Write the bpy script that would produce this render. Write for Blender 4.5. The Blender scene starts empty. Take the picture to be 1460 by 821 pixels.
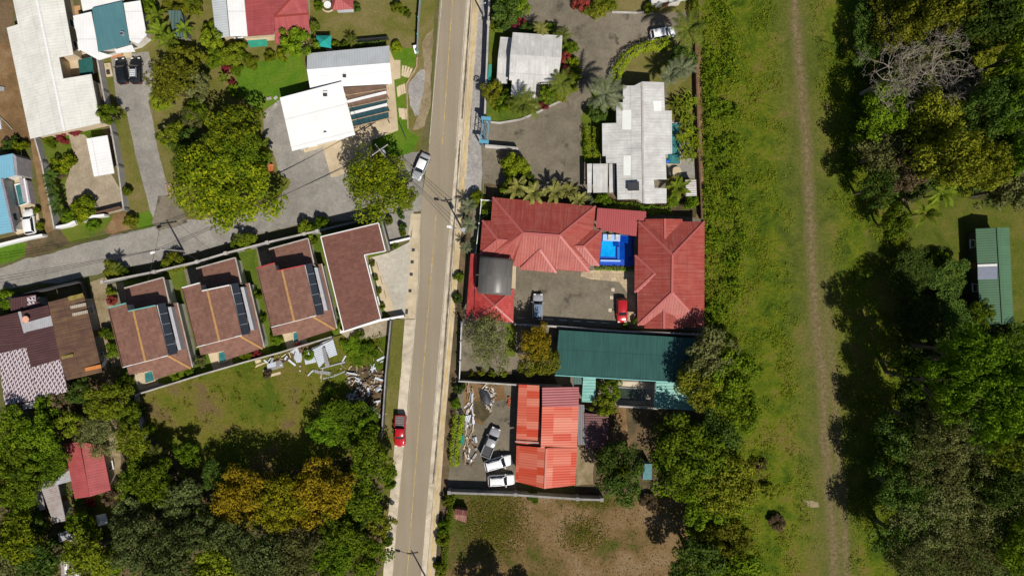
import bpy, math, random
import numpy as np
from mathutils import Vector, noise as mnoise

rad = math.radians
scene = bpy.context.scene
col = scene.collection
S = 0.1178                     # metres on the ground per unit of the survey grid
CX, CY = 730.0, 410.5
H = 730 * S / 0.75             # height of the drone above the ground
SUN_AZ = (0.475, -0.88)
SUN_EL = 52.0
EXPOSURE = 0.0


def P(x, y, z=0.0):
    """A survey position seen from the drone, at height z above the ground, in metres."""
    k = S * (H - z) / H
    return Vector(((x - CX) * k, (CY - y) * k, z))


def q(ox, oy, sc):
    return lambda *pts: [(ox + p[0] / sc, oy + p[1] / sc) + tuple(p[2:]) for p in pts]


def tag(o, label=None, cat=None, group=None, kind=None):
    if label: o['label'] = label
    if cat: o['category'] = cat
    if group: o['group'] = group
    if kind: o['kind'] = kind
    return o


def mesh(name, V, F, mats, uv=None, smooth=False, midx=None):
    me = bpy.data.meshes.new(name)
    me.from_pydata([tuple(v) for v in V], [], F)
    for m in (mats if isinstance(mats, (list, tuple)) else [mats]):
        me.materials.append(m)
    if uv is not None:
        l = me.uv_layers.new(name='UVMap')
        l.data.foreach_set('uv', np.array(uv, dtype=np.float32).ravel())
    if midx is not None:
        me.polygons.foreach_set('material_index', midx)
    if smooth:
        me.polygons.foreach_set('use_smooth', [True] * len(me.polygons))
    me.update()
    return me


def obj(name, me, parent=None):
    o = bpy.data.objects.new(name, me)
    col.objects.link(o)
    if parent: o.parent = parent
    return o


class Thing:
    """An Empty at the base of a thing; its parts are meshes parented to it."""
    def __init__(s, name, label, cat, loc=(0, 0, 0), group=None):
        s.loc = Vector(loc)
        s.root = bpy.data.objects.new(name, None)
        col.objects.link(s.root)
        s.root.location = s.loc
        s.root.empty_display_size = 0.2
        tag(s.root, label, cat, group)
        s.tris = []

    def part(s, name, V, F, mat, uv=None, smooth=False, parent=None, midx=None):
        V = [Vector(v) - s.loc for v in V]
        return obj(name, mesh(name, V, F, mat, uv, smooth, midx), parent or s.root)


def copy_tree(o, parent=None):
    c = o.copy()
    col.objects.link(c)
    if parent: c.parent = parent
    for ch in list(o.children):
        copy_tree(ch, c)
    return c


# ---------------------------------------------------------------- geometry collectors
class MB:
    def __init__(s): s.V, s.F = [], []

    def add(s, V, F):
        b = len(s.V)
        s.V += [Vector(v) for v in V]
        s.F += [[i + b for i in f] for f in F]
        return s

    def box(s, c, size, rz=0.0, rx=0.0):
        cx, cy, cz = c
        hx, hy, hz = size[0] / 2, size[1] / 2, size[2] / 2
        V = []
        for dz in (-hz, hz):
            for dx, dy in ((-hx, -hy), (hx, -hy), (hx, hy), (-hx, hy)):
                x, y, z = dx, dy, dz
                y, z = y * math.cos(rx) - z * math.sin(rx), y * math.sin(rx) + z * math.cos(rx)
                V.append((cx + x * math.cos(rz) - y * math.sin(rz), cy + x * math.sin(rz) + y * math.cos(rz), cz + z))
        return s.add(V, [(3, 2, 1, 0), (4, 5, 6, 7), (0, 1, 5, 4), (1, 2, 6, 5), (2, 3, 7, 6), (3, 0, 4, 7)])

    def bar(s, a, b, w, h=None):
        """square bar between two points"""
        a, b = Vector(a), Vector(b)
        h = h or w
        d = (b - a).normalized()
        up = Vector((0, 0, 1)) if abs(d.z) < 0.95 else Vector((0, 1, 0))
        x = d.cross(up).normalized() * w / 2
        y = x.cross(d).normalized() * h / 2
        V = [p + i * x + j * y for p in (a, b) for i, j in ((-1, -1), (1, -1), (1, 1), (-1, 1))]
        return s.add(V, [(3, 2, 1, 0), (4, 5, 6, 7), (0, 1, 5, 4), (1, 2, 6, 5), (2, 3, 7, 6), (3, 0, 4, 7)])

    def tube(s, pts, radii, n=8, cap=True):
        pts = [Vector(p) for p in pts]
        if not isinstance(radii, (list, tuple)): radii = [radii] * len(pts)
        V, F = [], []
        for i, p in enumerate(pts):
            d = (pts[min(i + 1, len(pts) - 1)] - pts[max(i - 1, 0)]).normalized()
            up = Vector((0, 0, 1)) if abs(d.z) < 0.9 else Vector((1, 0, 0))
            x = d.cross(up).normalized()
            y = x.cross(d).normalized()
            for k in range(n):
                a = 2 * math.pi * k / n
                V.append(p + (x * math.cos(a) + y * math.sin(a)) * radii[i])
        for i in range(len(pts) - 1):
            for k in range(n):
                k2 = (k + 1) % n
                F.append((i * n + k, i * n + k2, (i + 1) * n + k2, (i + 1) * n + k))
        if cap:
            F.append(tuple(range(n - 1, -1, -1)))
            F.append(tuple((len(pts) - 1) * n + k for k in range(n)))
        return s.add(V, F)

    def prism(s, pts, z0, z1):
        """vertical prism over world xy points"""
        n = len(pts)
        a = sum(pts[i][0] * pts[(i + 1) % n][1] - pts[(i + 1) % n][0] * pts[i][1] for i in range(n))
        if a < 0: pts = pts[::-1]
        V = [(p[0], p[1], z0) for p in pts] + [(p[0], p[1], z1) for p in pts]
        F = [tuple(range(n - 1, -1, -1)), tuple(range(n, 2 * n))]
        F += [(i, (i + 1) % n, n + (i + 1) % n, n + i) for i in range(n)]
        return s.add(V, F)

    def obj(s, name, mat, parent=None, smooth=False):
        return obj(name, mesh(name, s.V, s.F, mat, None, smooth), parent)

    def part(s, t, name, mat, smooth=False, parent=None):
        return t.part(name, s.V, s.F, mat, smooth=smooth, parent=parent)


def polyarea(p):
    n = len(p)
    return sum(p[i][0] * p[(i + 1) % n][1] - p[(i + 1) % n][0] * p[i][1] for i in range(n)) / 2


def inpoly(x, y, poly):
    c, n = False, len(poly)
    j = n - 1
    for i in range(n):
        xi, yi, xj, yj = poly[i][0], poly[i][1], poly[j][0], poly[j][1]
        if (yi > y) != (yj > y) and x < (xj - xi) * (y - yi) / (yj - yi) + xi: c = not c
        j = i
    return c


def ragged(pts, amp, step=6.0, seed=0, closed=True):
    """break a survey outline into short uneven steps, as worn grass and gravel edges are"""
    out, n = [], len(pts)
    for i in range(n if closed else n - 1):
        a, b = pts[i], pts[(i + 1) % n]
        L = math.hypot(b[0] - a[0], b[1] - a[1])
        k = max(1, int(L / step))
        nx, ny = (-(b[1] - a[1]) / max(L, 1e-6), (b[0] - a[0]) / max(L, 1e-6))
        for j in range(k):
            t = j / k
            x, y = a[0] + (b[0] - a[0]) * t, a[1] + (b[1] - a[1]) * t
            d = amp * (mnoise.noise(Vector((x * .05, y * .05, seed))) * 1.2 + mnoise.noise(Vector((x * .3, y * .3, seed + 9))) * 1.0)
            out.append((x + nx * d, y + ny * d))
    return out


# ---------------------------------------------------------------- materials
class N:
    """tiny node builder"""
    def __init__(s, name):
        s.m = bpy.data.materials.new(name)
        s.m.use_nodes = True
        s.t = s.m.node_tree
        s.b = s.t.nodes['Principled BSDF']
        s.out = s.t.nodes['Material Output']
        s.tc = s.t.nodes.new('ShaderNodeTexCoord')

    def new(s, kind, **kw):
        n = s.t.nodes.new(kind)
        for k, v in kw.items(): setattr(n, k, v)
        return n

    def set(s, sock, v):
        if hasattr(v, 'is_linked') or isinstance(v, bpy.types.NodeSocket): s.t.links.new(v, sock)
        else:
            if isinstance(v, (tuple, list)) and len(v) == 3 and sock.type == 'RGBA': v = (*v, 1)
            sock.default_value = v

    def vec(s, space='Object', scale=(1, 1, 1), rot=(0, 0, 0)):
        mp = s.new('ShaderNodeMapping')
        s.t.links.new(s.tc.outputs[space], mp.inputs['Vector'])
        mp.inputs['Scale'].default_value = scale
        mp.inputs['Rotation'].default_value = rot
        return mp.outputs['Vector']

    def noise(s, v, scale, detail=5, rough=.6, dist=0):
        n = s.new('ShaderNodeTexNoise')
        s.t.links.new(v, n.inputs['Vector'])
        n.inputs['Scale'].default_value = scale
        n.inputs['Detail'].default_value = detail
        n.inputs['Roughness'].default_value = rough
        n.inputs['Distortion'].default_value = dist
        return n.outputs['Fac']

    def ramp(s, fac, stops, interp='LINEAR'):
        r = s.new('ShaderNodeValToRGB')
        r.color_ramp.interpolation = interp
        e = r.color_ramp.elements
        while len(e) < len(stops): e.new(.5)
        for i, (p, c) in enumerate(stops):
            e[i].position = p
            e[i].color = (*c, 1) if isinstance(c, (tuple, list)) else (c, c, c, 1)
        s.t.links.new(fac, r.inputs['Fac'])
        return r.outputs['Color']

    def math(s, op, a, b=0.0, c=None, clamp=False):
        n = s.new('ShaderNodeMath', operation=op, use_clamp=clamp)
        s.set(n.inputs[0], a)
        s.set(n.inputs[1], b)
        if c is not None: s.set(n.inputs[2], c)
        return n.outputs[0]

    def mix(s, fac, a, b, mode='MIX'):
        n = s.new('ShaderNodeMix', data_type='RGBA', blend_type=mode)
        s.set(n.inputs[0], fac)
        s.set(n.inputs[6], a)
        s.set(n.inputs[7], b)
        return n.outputs[2]

    def bump(s, h, strength=.4, dist=.05):
        n = s.new('ShaderNodeBump')
        n.inputs['Strength'].default_value = strength
        n.inputs['Distance'].default_value = dist
        s.t.links.new(h, n.inputs['Height'])
        s.t.links.new(n.outputs['Normal'], s.b.inputs['Normal'])

    def done(s, color, rough=.9, spec=.3, metal=0.0):
        s.set(s.b.inputs['Base Color'], color)
        s.set(s.b.inputs['Roughness'], rough)
        s.b.inputs['Specular IOR Level'].default_value = spec
        s.b.inputs['Metallic'].default_value = metal
        return s.m


def mul(c, k): return tuple(min(1, x * k) for x in c)


def ground_mat(name, cols, big=.06, mid=.45, fine=5.0, grain=.45, bump=.5, bdist=.06, rough=.95, speck=None):
    n = N(name)
    v = n.vec()
    a = n.noise(v, big, 4, .6, .3)
    b = n.noise(v, mid, 6, .65, .5)
    f = n.math('ADD', n.math('MULTIPLY', a, .5), n.math('MULTIPLY', b, .5))
    k = len(cols)
    c = n.ramp(f, [(.405 + .19 * i / (k - 1), cols[i]) for i in range(k)])
    g = n.noise(v, fine, 8, .75)
    c = n.mix(1.0, c, n.ramp(g, [(.25, 1 - grain), (.75, 1 + grain)]), 'MULTIPLY')
    c = n.mix(1.0, c, n.ramp(n.noise(v, 2.3, 3, .6), [(.3, .88), (.7, 1.12)]), 'MULTIPLY')
    if speck:
        sp = n.noise(v, speck[1], 3, .6)
        c = n.mix(n.ramp(sp, [(speck[2], 0.0), (speck[2] + .08, 1.0)]), c, speck[0])
    n.bump(n.math('ADD', g, n.math('MULTIPLY', b, .6)), bump, bdist)
    return n.done(c, rough, .15)


def plain(name, c, rough=.7, spec=.3, metal=0.0, var=.25, scale=1.5, bump=0.0, dirt=None):
    n = N(name)
    v = n.vec()
    f = n.noise(v, scale, 6, .65)
    cc = n.mix(1.0, c, n.ramp(f, [(.3, 1 - var), (.7, 1 + var * .6)]), 'MULTIPLY')
    if dirt:
        d = n.noise(v, scale * .4, 7, .7, .6)
        cc = n.mix(n.ramp(d, [(.48, 0.0), (.7, .75)]), cc, dirt)
    if bump: n.bump(n.noise(v, scale * 8, 4, .6), bump, .03)
    return n.done(cc, rough, spec, metal)


def roof_mat(name, c, c2=None, pitch=.38, rib=.7, dist=.05, var=.18, dirt=None, dirt_amt=.5, rough=.45, spec=.35, tile=False, sheet=None, panel=None):
    """ribbed sheet or tile roofing: u runs along the eave, v up the slope (metres)"""
    n = N(name)
    uv = n.vec('UV')
    sep = n.new('ShaderNodeSeparateXYZ')
    n.t.links.new(uv, sep.inputs[0])
    u, v = sep.outputs[0], sep.outputs[1]
    cc = n.mix(n.ramp(n.noise(uv, .35, 6, .65), [(.35, 0.0), (.65, 1.0)]), c, c2 or mul(c, .82))
    if panel:      # faded and fresh sheets laid in courses
        br = n.new('ShaderNodeTexBrick', offset=.37, offset_frequency=2)
        n.t.links.new(uv, br.inputs['Vector'])
        br.inputs['Scale'].default_value = 1.0
        br.inputs['Brick Width'].default_value = panel[1]
        br.inputs['Row Height'].default_value = panel[2]
        br.inputs['Mortar Size'].default_value = 0.0
        br.inputs['Color1'].default_value = (*c, 1)
        br.inputs['Color2'].default_value = (*panel[0], 1)
        br.inputs['Bias'].default_value = -.05
        cc = br.outputs['Color']
    # streaks run down the slope
    sv = n.new('ShaderNodeMapping')
    n.t.links.new(n.tc.outputs['UV'], sv.inputs['Vector'])
    sv.inputs['Scale'].default_value = (2.9, .16, 1)
    st = n.noise(sv.outputs['Vector'], 1.0, 6, .7)
    cc = n.mix(1.0, cc, n.ramp(st, [(.3, 1 - var), (.7, 1 + var * .5)]), 'MULTIPLY')
    if dirt:
        d = n.noise(uv, .5, 8, .75, .8)
        d2 = n.math('MULTIPLY', n.math('ADD', d, st), .5)
        cc = n.mix(n.ramp(d2, [(.47, 0.0), (.66, dirt_amt)]), cc, dirt)
    if sheet:      # overlap lines between sheets
        fr = n.math('FRACT', n.math('DIVIDE', v, sheet))
        cc = n.mix(n.math('MULTIPLY', n.math('LESS_THAN', fr, .035), .35), cc, mul(c, .45))
    h = n.math('SINE', n.math('MULTIPLY', u, 2 * math.pi / pitch))
    if tile:
        row = n.math('FRACT', n.math('DIVIDE', v, .42))
        h = n.math('ADD', n.math('MULTIPLY', h, .5), n.math('MULTIPLY', row, -1.6))
        # every course weathers a little differently
        ro = n.math('FLOOR', n.math('DIVIDE', v, .42))
        cb = n.new('ShaderNodeCombineXYZ')
        n.t.links.new(n.math('FLOOR', n.math('DIVIDE', u, .6)), cb.inputs[0])
        n.t.links.new(ro, cb.inputs[1])
        wn = n.new('ShaderNodeTexWhiteNoise', noise_dimensions='2D')
        n.t.links.new(cb.outputs[0], wn.inputs['Vector'])
        cc = n.mix(1.0, cc, n.ramp(wn.outputs['Value'], [(0, .85), (1, 1.15)]), 'MULTIPLY')
    n.bump(n.math('ADD', h, n.math('MULTIPLY', st, .5)), rib, dist)
    return n.done(cc, rough, spec)


def leaf_mat(name, dark, midc, light, scale=.5, trans=.28, rough=.6):
    n = N(name)
    g = n.new('ShaderNodeNewGeometry')
    oi = n.new('ShaderNodeObjectInfo')
    nz = n.noise(n.vec(), scale * 1.6, 4, .65)
    nz = n.math('ADD', n.math('MULTIPLY', n.math('SUBTRACT', nz, .5), 1.9), .5)
    f = n.math('ADD', n.math('MULTIPLY', g.outputs['Random Per Island'], .36), n.math('MULTIPLY', nz, .62))
    f = n.math('ADD', f, n.math('MULTIPLY', n.math('SUBTRACT', oi.outputs['Random'], .5), .2))
    c = n.ramp(f, [(.05, dark), (.5, midc), (.95, light)])
    hs = n.new('ShaderNodeHueSaturation')
    n.t.links.new(c, hs.inputs['Color'])
    n.set(hs.inputs['Value'], n.math('ADD', .88, n.math('MULTIPLY', oi.outputs['Random'], .28)))
    n.set(hs.inputs['Hue'], n.math('ADD', .488, n.math('MULTIPLY', oi.outputs['Random'], .024)))
    c = hs.outputs['Color']
    n.done(c, .75, .08)
    tr = n.new('ShaderNodeBsdfTranslucent')
    n.t.links.new(n.mix(1.0, c, (1.0, 1.0, .45), 'MULTIPLY'), tr.inputs['Color'])
    mx = n.new('ShaderNodeMixShader')
    mx.inputs[0].default_value = trans
    n.t.links.new(n.b.outputs[0], mx.inputs[1])
    n.t.links.new(tr.outputs[0], mx.inputs[2])
    n.t.links.new(mx.outputs[0], n.out.inputs['Surface'])
    return n.m


def glass_mat(name, c, rough=.08):
    n = N(name)
    return n.done(n.mix(n.noise(n.vec(), .8, 3), c, mul(c, 1.6)), rough, .6)


def water_mat(name, c, c2):
    n = N(name)
    v = n.vec()
    f = n.noise(v, .8, 4, .6, .4)
    n.bump(n.noise(v, 3.5, 3, .6), .25, .04)
    return n.done(n.mix(n.ramp(f, [(.35, 0.0), (.65, 1.0)]), c, c2), .06, .5)


# ---------------------------------------------------------------- ground sheets
SHEETS = []


def _cross(p, r):
    for i in range(len(p)):
        a, b = p[i - 1], p[i]
        for j in range(len(r)):
            c, d = r[j - 1], r[j]
            if max(a[0], b[0]) < min(c[0], d[0]) or min(a[0], b[0]) > max(c[0], d[0]) or max(a[1], b[1]) < min(c[1], d[1]) or min(a[1], b[1]) > max(c[1], d[1]): continue
            o1 = (b[0] - a[0]) * (c[1] - a[1]) - (b[1] - a[1]) * (c[0] - a[0])
            o2 = (b[0] - a[0]) * (d[1] - a[1]) - (b[1] - a[1]) * (d[0] - a[0])
            o3 = (d[0] - c[0]) * (a[1] - c[1]) - (d[1] - c[1]) * (a[0] - c[0])
            o4 = (d[0] - c[0]) * (b[1] - c[1]) - (d[1] - c[1]) * (b[0] - c[0])
            if o1 * o2 <= 0 and o3 * o4 <= 0: return True
    return False


def _overlap(p, r):
    if max(x for x, _ in p) < min(x for x, _ in r) or min(x for x, _ in p) > max(x for x, _ in r): return False
    if max(y for _, y in p) < min(y for _, y in r) or min(y for _, y in p) > max(y for _, y in r): return False
    return inpoly(*p[0], r) or inpoly(*r[0], p) or _cross(p, r)


def sheet(name, pts, mat, rag=0, step=6.0, up=0.0):
    """a flat piece of the ground; each lies 4 mm above whatever it overlaps (up: a real kerb step)"""
    seed = len(SHEETS) * 3.1
    if rag: pts = ragged(pts, rag, step, seed)
    lay = 1 + max([s[2] for s in SHEETS if _overlap(pts, s[0])] or [0])
    z = .004 * lay + up
    W = [P(p[0], p[1], 0) for p in pts]
    if polyarea(W) < 0: W = W[::-1]
    SHEETS.append((pts, z, lay if not up else lay + 30))
    n = len(W)
    V = [(v.x, v.y, z) for v in W]
    F = [list(range(n))]
    if up:
        V += [(v.x, v.y, 0) for v in W]
        F += [[(i + 1) % n, i, i + n, (i + 1) % n + n] for i in range(n)]
    o = obj(name, mesh(name, V, F, mat))
    tag(o, kind='structure')
    return o


def gz(x, y):
    z = 0
    for p, zz, _ in SHEETS:
        if inpoly(x, y, p): z = max(z, zz)
    return z


# ---------------------------------------------------------------- roofs and walls
def newell(pts):
    n = Vector((0, 0, 0))
    for i in range(len(pts)):
        a, b = pts[i], pts[(i + 1) % len(pts)]
        n += Vector(((a.y - b.y) * (a.z + b.z), (a.z - b.z) * (a.x + b.x), (a.x - b.x) * (a.y + b.y)))
    return n.normalized()


def slope(pts, a, b, zr, k):
    """heights for survey points on a roof plane falling k per metre away from the line a-b at height zr"""
    A, B = P(a[0], a[1], zr), P(b[0], b[1], zr)
    d = (B - A).normalized()
    nx, ny = -d.y, d.x
    out = []
    for p in pts:
        z = zr
        for _ in range(3):
            w = P(p[0], p[1], z)
            z = zr - k * abs((w.x - A.x) * nx + (w.y - A.y) * ny)
        out.append((p[0], p[1], z))
    return out


def roof(t, name, faces, mat, thick=.14, udir=None, lift=0.0, keep=True, under=None):
    idx, V, F = {}, [], []
    for f in faces:
        ids = []
        for p in f:
            k = (round(p[0], 1), round(p[1], 1), round(p[2], 2))
            if k not in idx:
                idx[k] = len(V)
                V.append(P(p[0], p[1], p[2] + lift))
            if not ids or ids[-1] != idx[k]: ids.append(idx[k])
        if newell([V[i] for i in ids]).z < 0: ids = ids[::-1]
        F.append(ids)
    n = len(V)
    if keep:
        for f in F:
            for i in range(1, len(f) - 1): t.tris.append((V[f[0]], V[f[i]], V[f[i + 1]]))
    UV = []
    for f in F:
        pts = [V[i] for i in f]
        nn = newell(pts)
        if udir is not None:
            u = (P(udir[1][0], udir[1][1]) - P(udir[0][0], udir[0][1])).normalized()
        else:
            u = nn.cross(Vector((0, 0, 1)))
            u = u.normalized() if u.length > .01 else Vector((1, 0, 0))
        w = nn.cross(u)
        UV += [(p.dot(u), p.dot(w)) for p in pts]
    V2 = V + [v - Vector((0, 0, thick)) for v in V]
    F2 = list(F)
    for f in F:
        F2.append([i + n for i in f[::-1]])
        UV += [(0, 0)] * len(f)
    edges = {}
    for f in F:
        for i in range(len(f)): edges[(f[i], f[(i + 1) % len(f)])] = 1
    for (a, b) in edges:
        if (b, a) not in edges:
            F2.append([b, a, a + n, b + n])
            UV += [(0, 0)] * 4
    o = t.part(name, V2, F2, mat, uv=UV)
    return o


def caps(t, pairs, mat, w=.3, h=.09, name='ridge_cap', lift=.03):
    for a, b in pairs:
        A, B = P(*a), P(*b)
        MB().bar(A + Vector((0, 0, lift)), B + Vector((0, 0, lift)), w, h).part(t, name, mat)


def roofz(t, x, y):
    best = None
    for a, b, c in t.tris:
        d = (b.y - c.y) * (a.x - c.x) + (c.x - b.x) * (a.y - c.y)
        if abs(d) < 1e-9: continue
        l1 = ((b.y - c.y) * (x - c.x) + (c.x - b.x) * (y - c.y)) / d
        l2 = ((c.y - a.y) * (x - c.x) + (a.x - c.x) * (y - c.y)) / d
        l3 = 1 - l1 - l2
        if min(l1, l2, l3) > -.03:
            z = l1 * a.z + l2 * b.z + l3 * c.z
            if best is None or z < best: best = z
    return best


def inset(W, d):
    if polyarea(W) < 0: W = W[::-1]
    out, n = [], len(W)
    for i in range(n):
        a, b, c = W[i - 1], W[i], W[(i + 1) % n]
        e1 = Vector((b.x - a.x, b.y - a.y)).normalized()
        e2 = Vector((c.x - b.x, c.y - b.y)).normalized()
        n1, n2 = Vector((-e1.y, e1.x)), Vector((-e2.y, e2.x))
        m = n1 + n2
        if m.length < .1: m = n1
        m = m.normalized()
        k = d / max(.35, m.dot(n1))
        out.append(Vector((b.x + m.x * k, b.y + m.y * k, b.z)))
    return out


def walls(t, outline, zref, mat, ins=.55, ztop=None, z0=0.0, windows=5, frame=None, pane=None, door=None, gap=.16):
    W = inset([P(p[0], p[1], zref) for p in outline], ins)
    V, F = [], []
    spots = []
    for i in range(len(W)):
        a, b = W[i], W[(i + 1) % len(W)]
        L = (b - a).length
        k = max(1, int(L / .8))
        row = []
        for j in range(k + 1):
            p = a + (b - a) * (j / k)
            z = ztop
            if z is None:
                z = roofz(t, p.x, p.y)
                z = (z if z is not None else zref - .2) - gap
            row.append((p.x, p.y, max(z, z0 + .3)))
        base = len(V)
        for p in row: V += [(p[0], p[1], z0), p]
        for j in range(k): F.append((base + 2 * j, base + 2 * j + 2, base + 2 * j + 3, base + 2 * j + 1))
        spots.append((L, a, b, min(r[2] for r in row)))
    wo = t.part('wall', V, F, mat)
    if frame is None: return wo
    spots.sort(key=lambda e: -e[0])
    made = 0
    for L, a, b, zt in spots:
        if L < 2.4 or zt < 2.1: continue
        k = max(1, int(L / 3.6))
        for j in range(k):
            if made >= windows: break
            c = a + (b - a) * ((j + .5) / k)
            rz = math.atan2(b.y - a.y, b.x - a.x)
            isdoor = (made == 1 and door is not None)
            w, h, zc = (1.0, 2.05, 1.03) if isdoor else (1.3, 1.1, 1.55)
            zc += z0
            f = MB().box((c.x, c.y, zc), (w, .14, h), rz).part(t, 'door' if isdoor else 'window', door if isdoor else frame)
            nx, ny = math.sin(rz), -math.cos(rz)
            if isdoor:
                MB().box((c.x + nx * .09 + math.cos(rz) * .38, c.y + ny * .09 + math.sin(rz) * .38, zc), (.05, .06, .14), rz).part(t, 'handle', frame, parent=f)
            else:
                MB().box((c.x + nx * .055, c.y + ny * .055, zc), (w - .14, .05, h - .14), rz).part(t, 'pane', pane, parent=f)
                MB().box((c.x + nx * .1, c.y + ny * .1, zc - h / 2 - .04), (w + .2, .2, .07), rz).part(t, 'sill', frame, parent=f)
            made += 1
    return wo


def run(name, label, cat, pts, h, w, mat, group=None, cap=None, posts=None, post_mat=None, post_h=.25, base_gap=0.0, capname='coping'):
    """a free-standing wall or fence along survey points on the ground"""
    W = [P(p[0], p[1], 0) for p in pts]
    t = Thing(name, label, cat, W[0], group)
    left, right = [], []
    n = len(W)
    for i in range(n):
        d1 = (W[i] - W[i - 1]).normalized() if i else (W[1] - W[0]).normalized()
        d2 = (W[i + 1] - W[i]).normalized() if i < n - 1 else d1
        m = Vector((-(d1.y + d2.y), d1.x + d2.x, 0)).normalized()
        k = 1 / max(.5, m.dot(Vector((-d1.y, d1.x, 0))))
        left.append(W[i] + m * (w / 2 * k))
        right.append(W[i] - m * (w / 2 * k))
    ring = left + right[::-1]

    def strip(off, z0, z1, nm, m):
        V, F = [], []
        for i in range(n):
            mid = W[i]
            for pt in (left[i], right[i]):
                dv = (pt - mid) * off
                V += [(mid.x + dv.x, mid.y + dv.y, z0), (mid.x + dv.x, mid.y + dv.y, z1)]
        for i in range(n - 1):
            a, b = 4 * i, 4 * i + 4
            F += [(a + 1, a + 3, b + 3, b + 1), (a, b, b + 2, a + 2), (a, a + 1, b + 1, b), (a + 2, b + 2, b + 3, a + 3)]
        F += [(0, 2, 3, 1), (4 * n - 4, 4 * n - 3, 4 * n - 1, 4 * n - 2)]
        t.part(nm, V, F, m)
    strip(1.0, base_gap, h, 'panel' if posts else 'wall_body', mat)
    if cap: strip(1.2, h + .002, h + .07, capname, cap)
    if posts:
        for i in range(n - 1):
            L = (W[i + 1] - W[i]).length
            k = max(1, int(round(L / posts)))
            rz = math.atan2(W[i + 1].y - W[i].y, W[i + 1].x - W[i].x)
            for j in range(k + (1 if i == n - 2 else 0)):
                p = W[i] + (W[i + 1] - W[i]) * (j / k)
                MB().box((p.x, p.y, (h + post_h) / 2), (w * 1.9 + .04, w * 1.9 + .05, h + post_h), rz).part(t, 'post', post_mat or mat)
    return t
# ================================================================ materials of the place
GRASS = (.085, .105, .012)
M = {}
M['base'] = ground_mat('mixed_yard_soil', [(.085, .095, .02), (.10, .095, .035), (.15, .115, .065)], big=.05, mid=.3)
M['lawn'] = ground_mat('mown_lawn', [(.055, .095, .008), (.085, .12, .012), (.12, .13, .02)], big=.08, mid=.35, fine=6)
M['lawn_bright'] = ground_mat('watered_lawn', [(.06, .13, .008), (.085, .16, .01), (.11, .16, .015)], big=.08, mid=.4, fine=5)
M['lawn_dark'] = ground_mat('dark_forest_lawn', [(.045, .065, .006), (.075, .092, .010), (.11, .105, .02)], big=.06, mid=.3, fine=5)  # deeper green for the lawn round the barn
M['lawn_dry'] = ground_mat('olive_lawn', [(.10, .105, .018), (.13, .12, .03), (.17, .14, .055)], big=.07, mid=.35, fine=6)
M['lot'] = ground_mat('overgrown_lot', [(.060, .090, .006), (.098, .108, .010), (.125, .112, .020), (.125, .09, .038)], big=.06, mid=.28, fine=4, grain=.55, bump=.8, bdist=.1)
M['dry_lot'] = ground_mat('dry_lot', [(.062, .072, .010), (.115, .082, .028), (.170, .108, .048), (.20, .138, .074)], big=.055, mid=.22, fine=4, grain=.5, bump=.8, bdist=.1)
M['soil'] = ground_mat('bare_brown_soil', [(.13, .08, .035), (.19, .115, .055), (.24, .16, .085)], big=.08, mid=.4, fine=5, grain=.4)
M['soil_dark'] = ground_mat('damp_soil', [(.06, .05, .025), (.10, .075, .04), (.15, .10, .055)], big=.1, mid=.5, fine=5, grain=.5)
M['dirt'] = ground_mat('tan_dirt', [(.17, .13, .07), (.24, .19, .115), (.29, .23, .15)], big=.1, mid=.5, fine=7, grain=.35)
M['gravel_grey'] = ground_mat('grey_gravel', [(.20, .185, .165), (.24, .225, .20), (.285, .265, .235)], big=.07, mid=.5, fine=9, grain=.3, bump=.6, bdist=.03)
M['gravel_dark'] = ground_mat('dark_yard_gravel', [(.13, .112, .082), (.165, .142, .105), (.195, .168, .125)], big=.07, mid=.4, fine=9, grain=.32, bump=.6, bdist=.03, speck=((.085, .073, .055), .3, .60))
M['gravel_tan'] = ground_mat('tan_gravel', [(.25, .205, .14), (.30, .25, .18), (.36, .30, .22)], big=.07, mid=.6, fine=8, grain=.3, speck=((.12, .09, .06), 1.6, .66))
M['gravel_pale'] = ground_mat('pale_gravel', [(.36, .335, .28), (.40, .37, .31), (.44, .41, .35)], big=.08, mid=.5, fine=9, grain=.2)
M['stones'] = ground_mat('river_stones', [(.24, .225, .215), (.30, .285, .27), (.35, .33, .31)], big=.2, mid=1.2, fine=5, grain=.45, bump=.9, bdist=.06)
M['walk'] = plain('pavement_concrete', (.50, .42, .29), .9, .2, var=.22, scale=.5, bump=.3, dirt=(.28, .21, .12))
M['walk_pale'] = plain('kerb_concrete', (.55, .48, .37), .9, .2, var=.25, scale=.6, bump=.3, dirt=(.20, .16, .11))
M['tactile'] = plain('yellow_tactile_paving', (.55, .40, .17), .9, .2, var=.25, scale=.8, dirt=(.3, .22, .13))
M['drain'] = plain('stained_drain', (.13, .105, .075), .9, .2, var=.6, scale=.5, dirt=(.34, .28, .2))
M['patio'] = plain('sand_patio', (.50, .41, .28), .9, .2, var=.2, scale=.4, bump=.2, dirt=(.36, .28, .18))
M['paver'] = None
M['yellow_line'] = plain('worn_yellow_paint', (.46, .32, .12), .8, .2, var=.45, scale=1.2, dirt=(.28, .23, .16))
M['white_line'] = plain('worn_white_paint', (.50, .46, .38), .8, .2, var=.35, scale=.9, dirt=(.28, .25, .19))
M['white_bay'] = plain('white_bay_paint', (.62, .6, .56), .8, .2, var=.2, scale=2)

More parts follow.
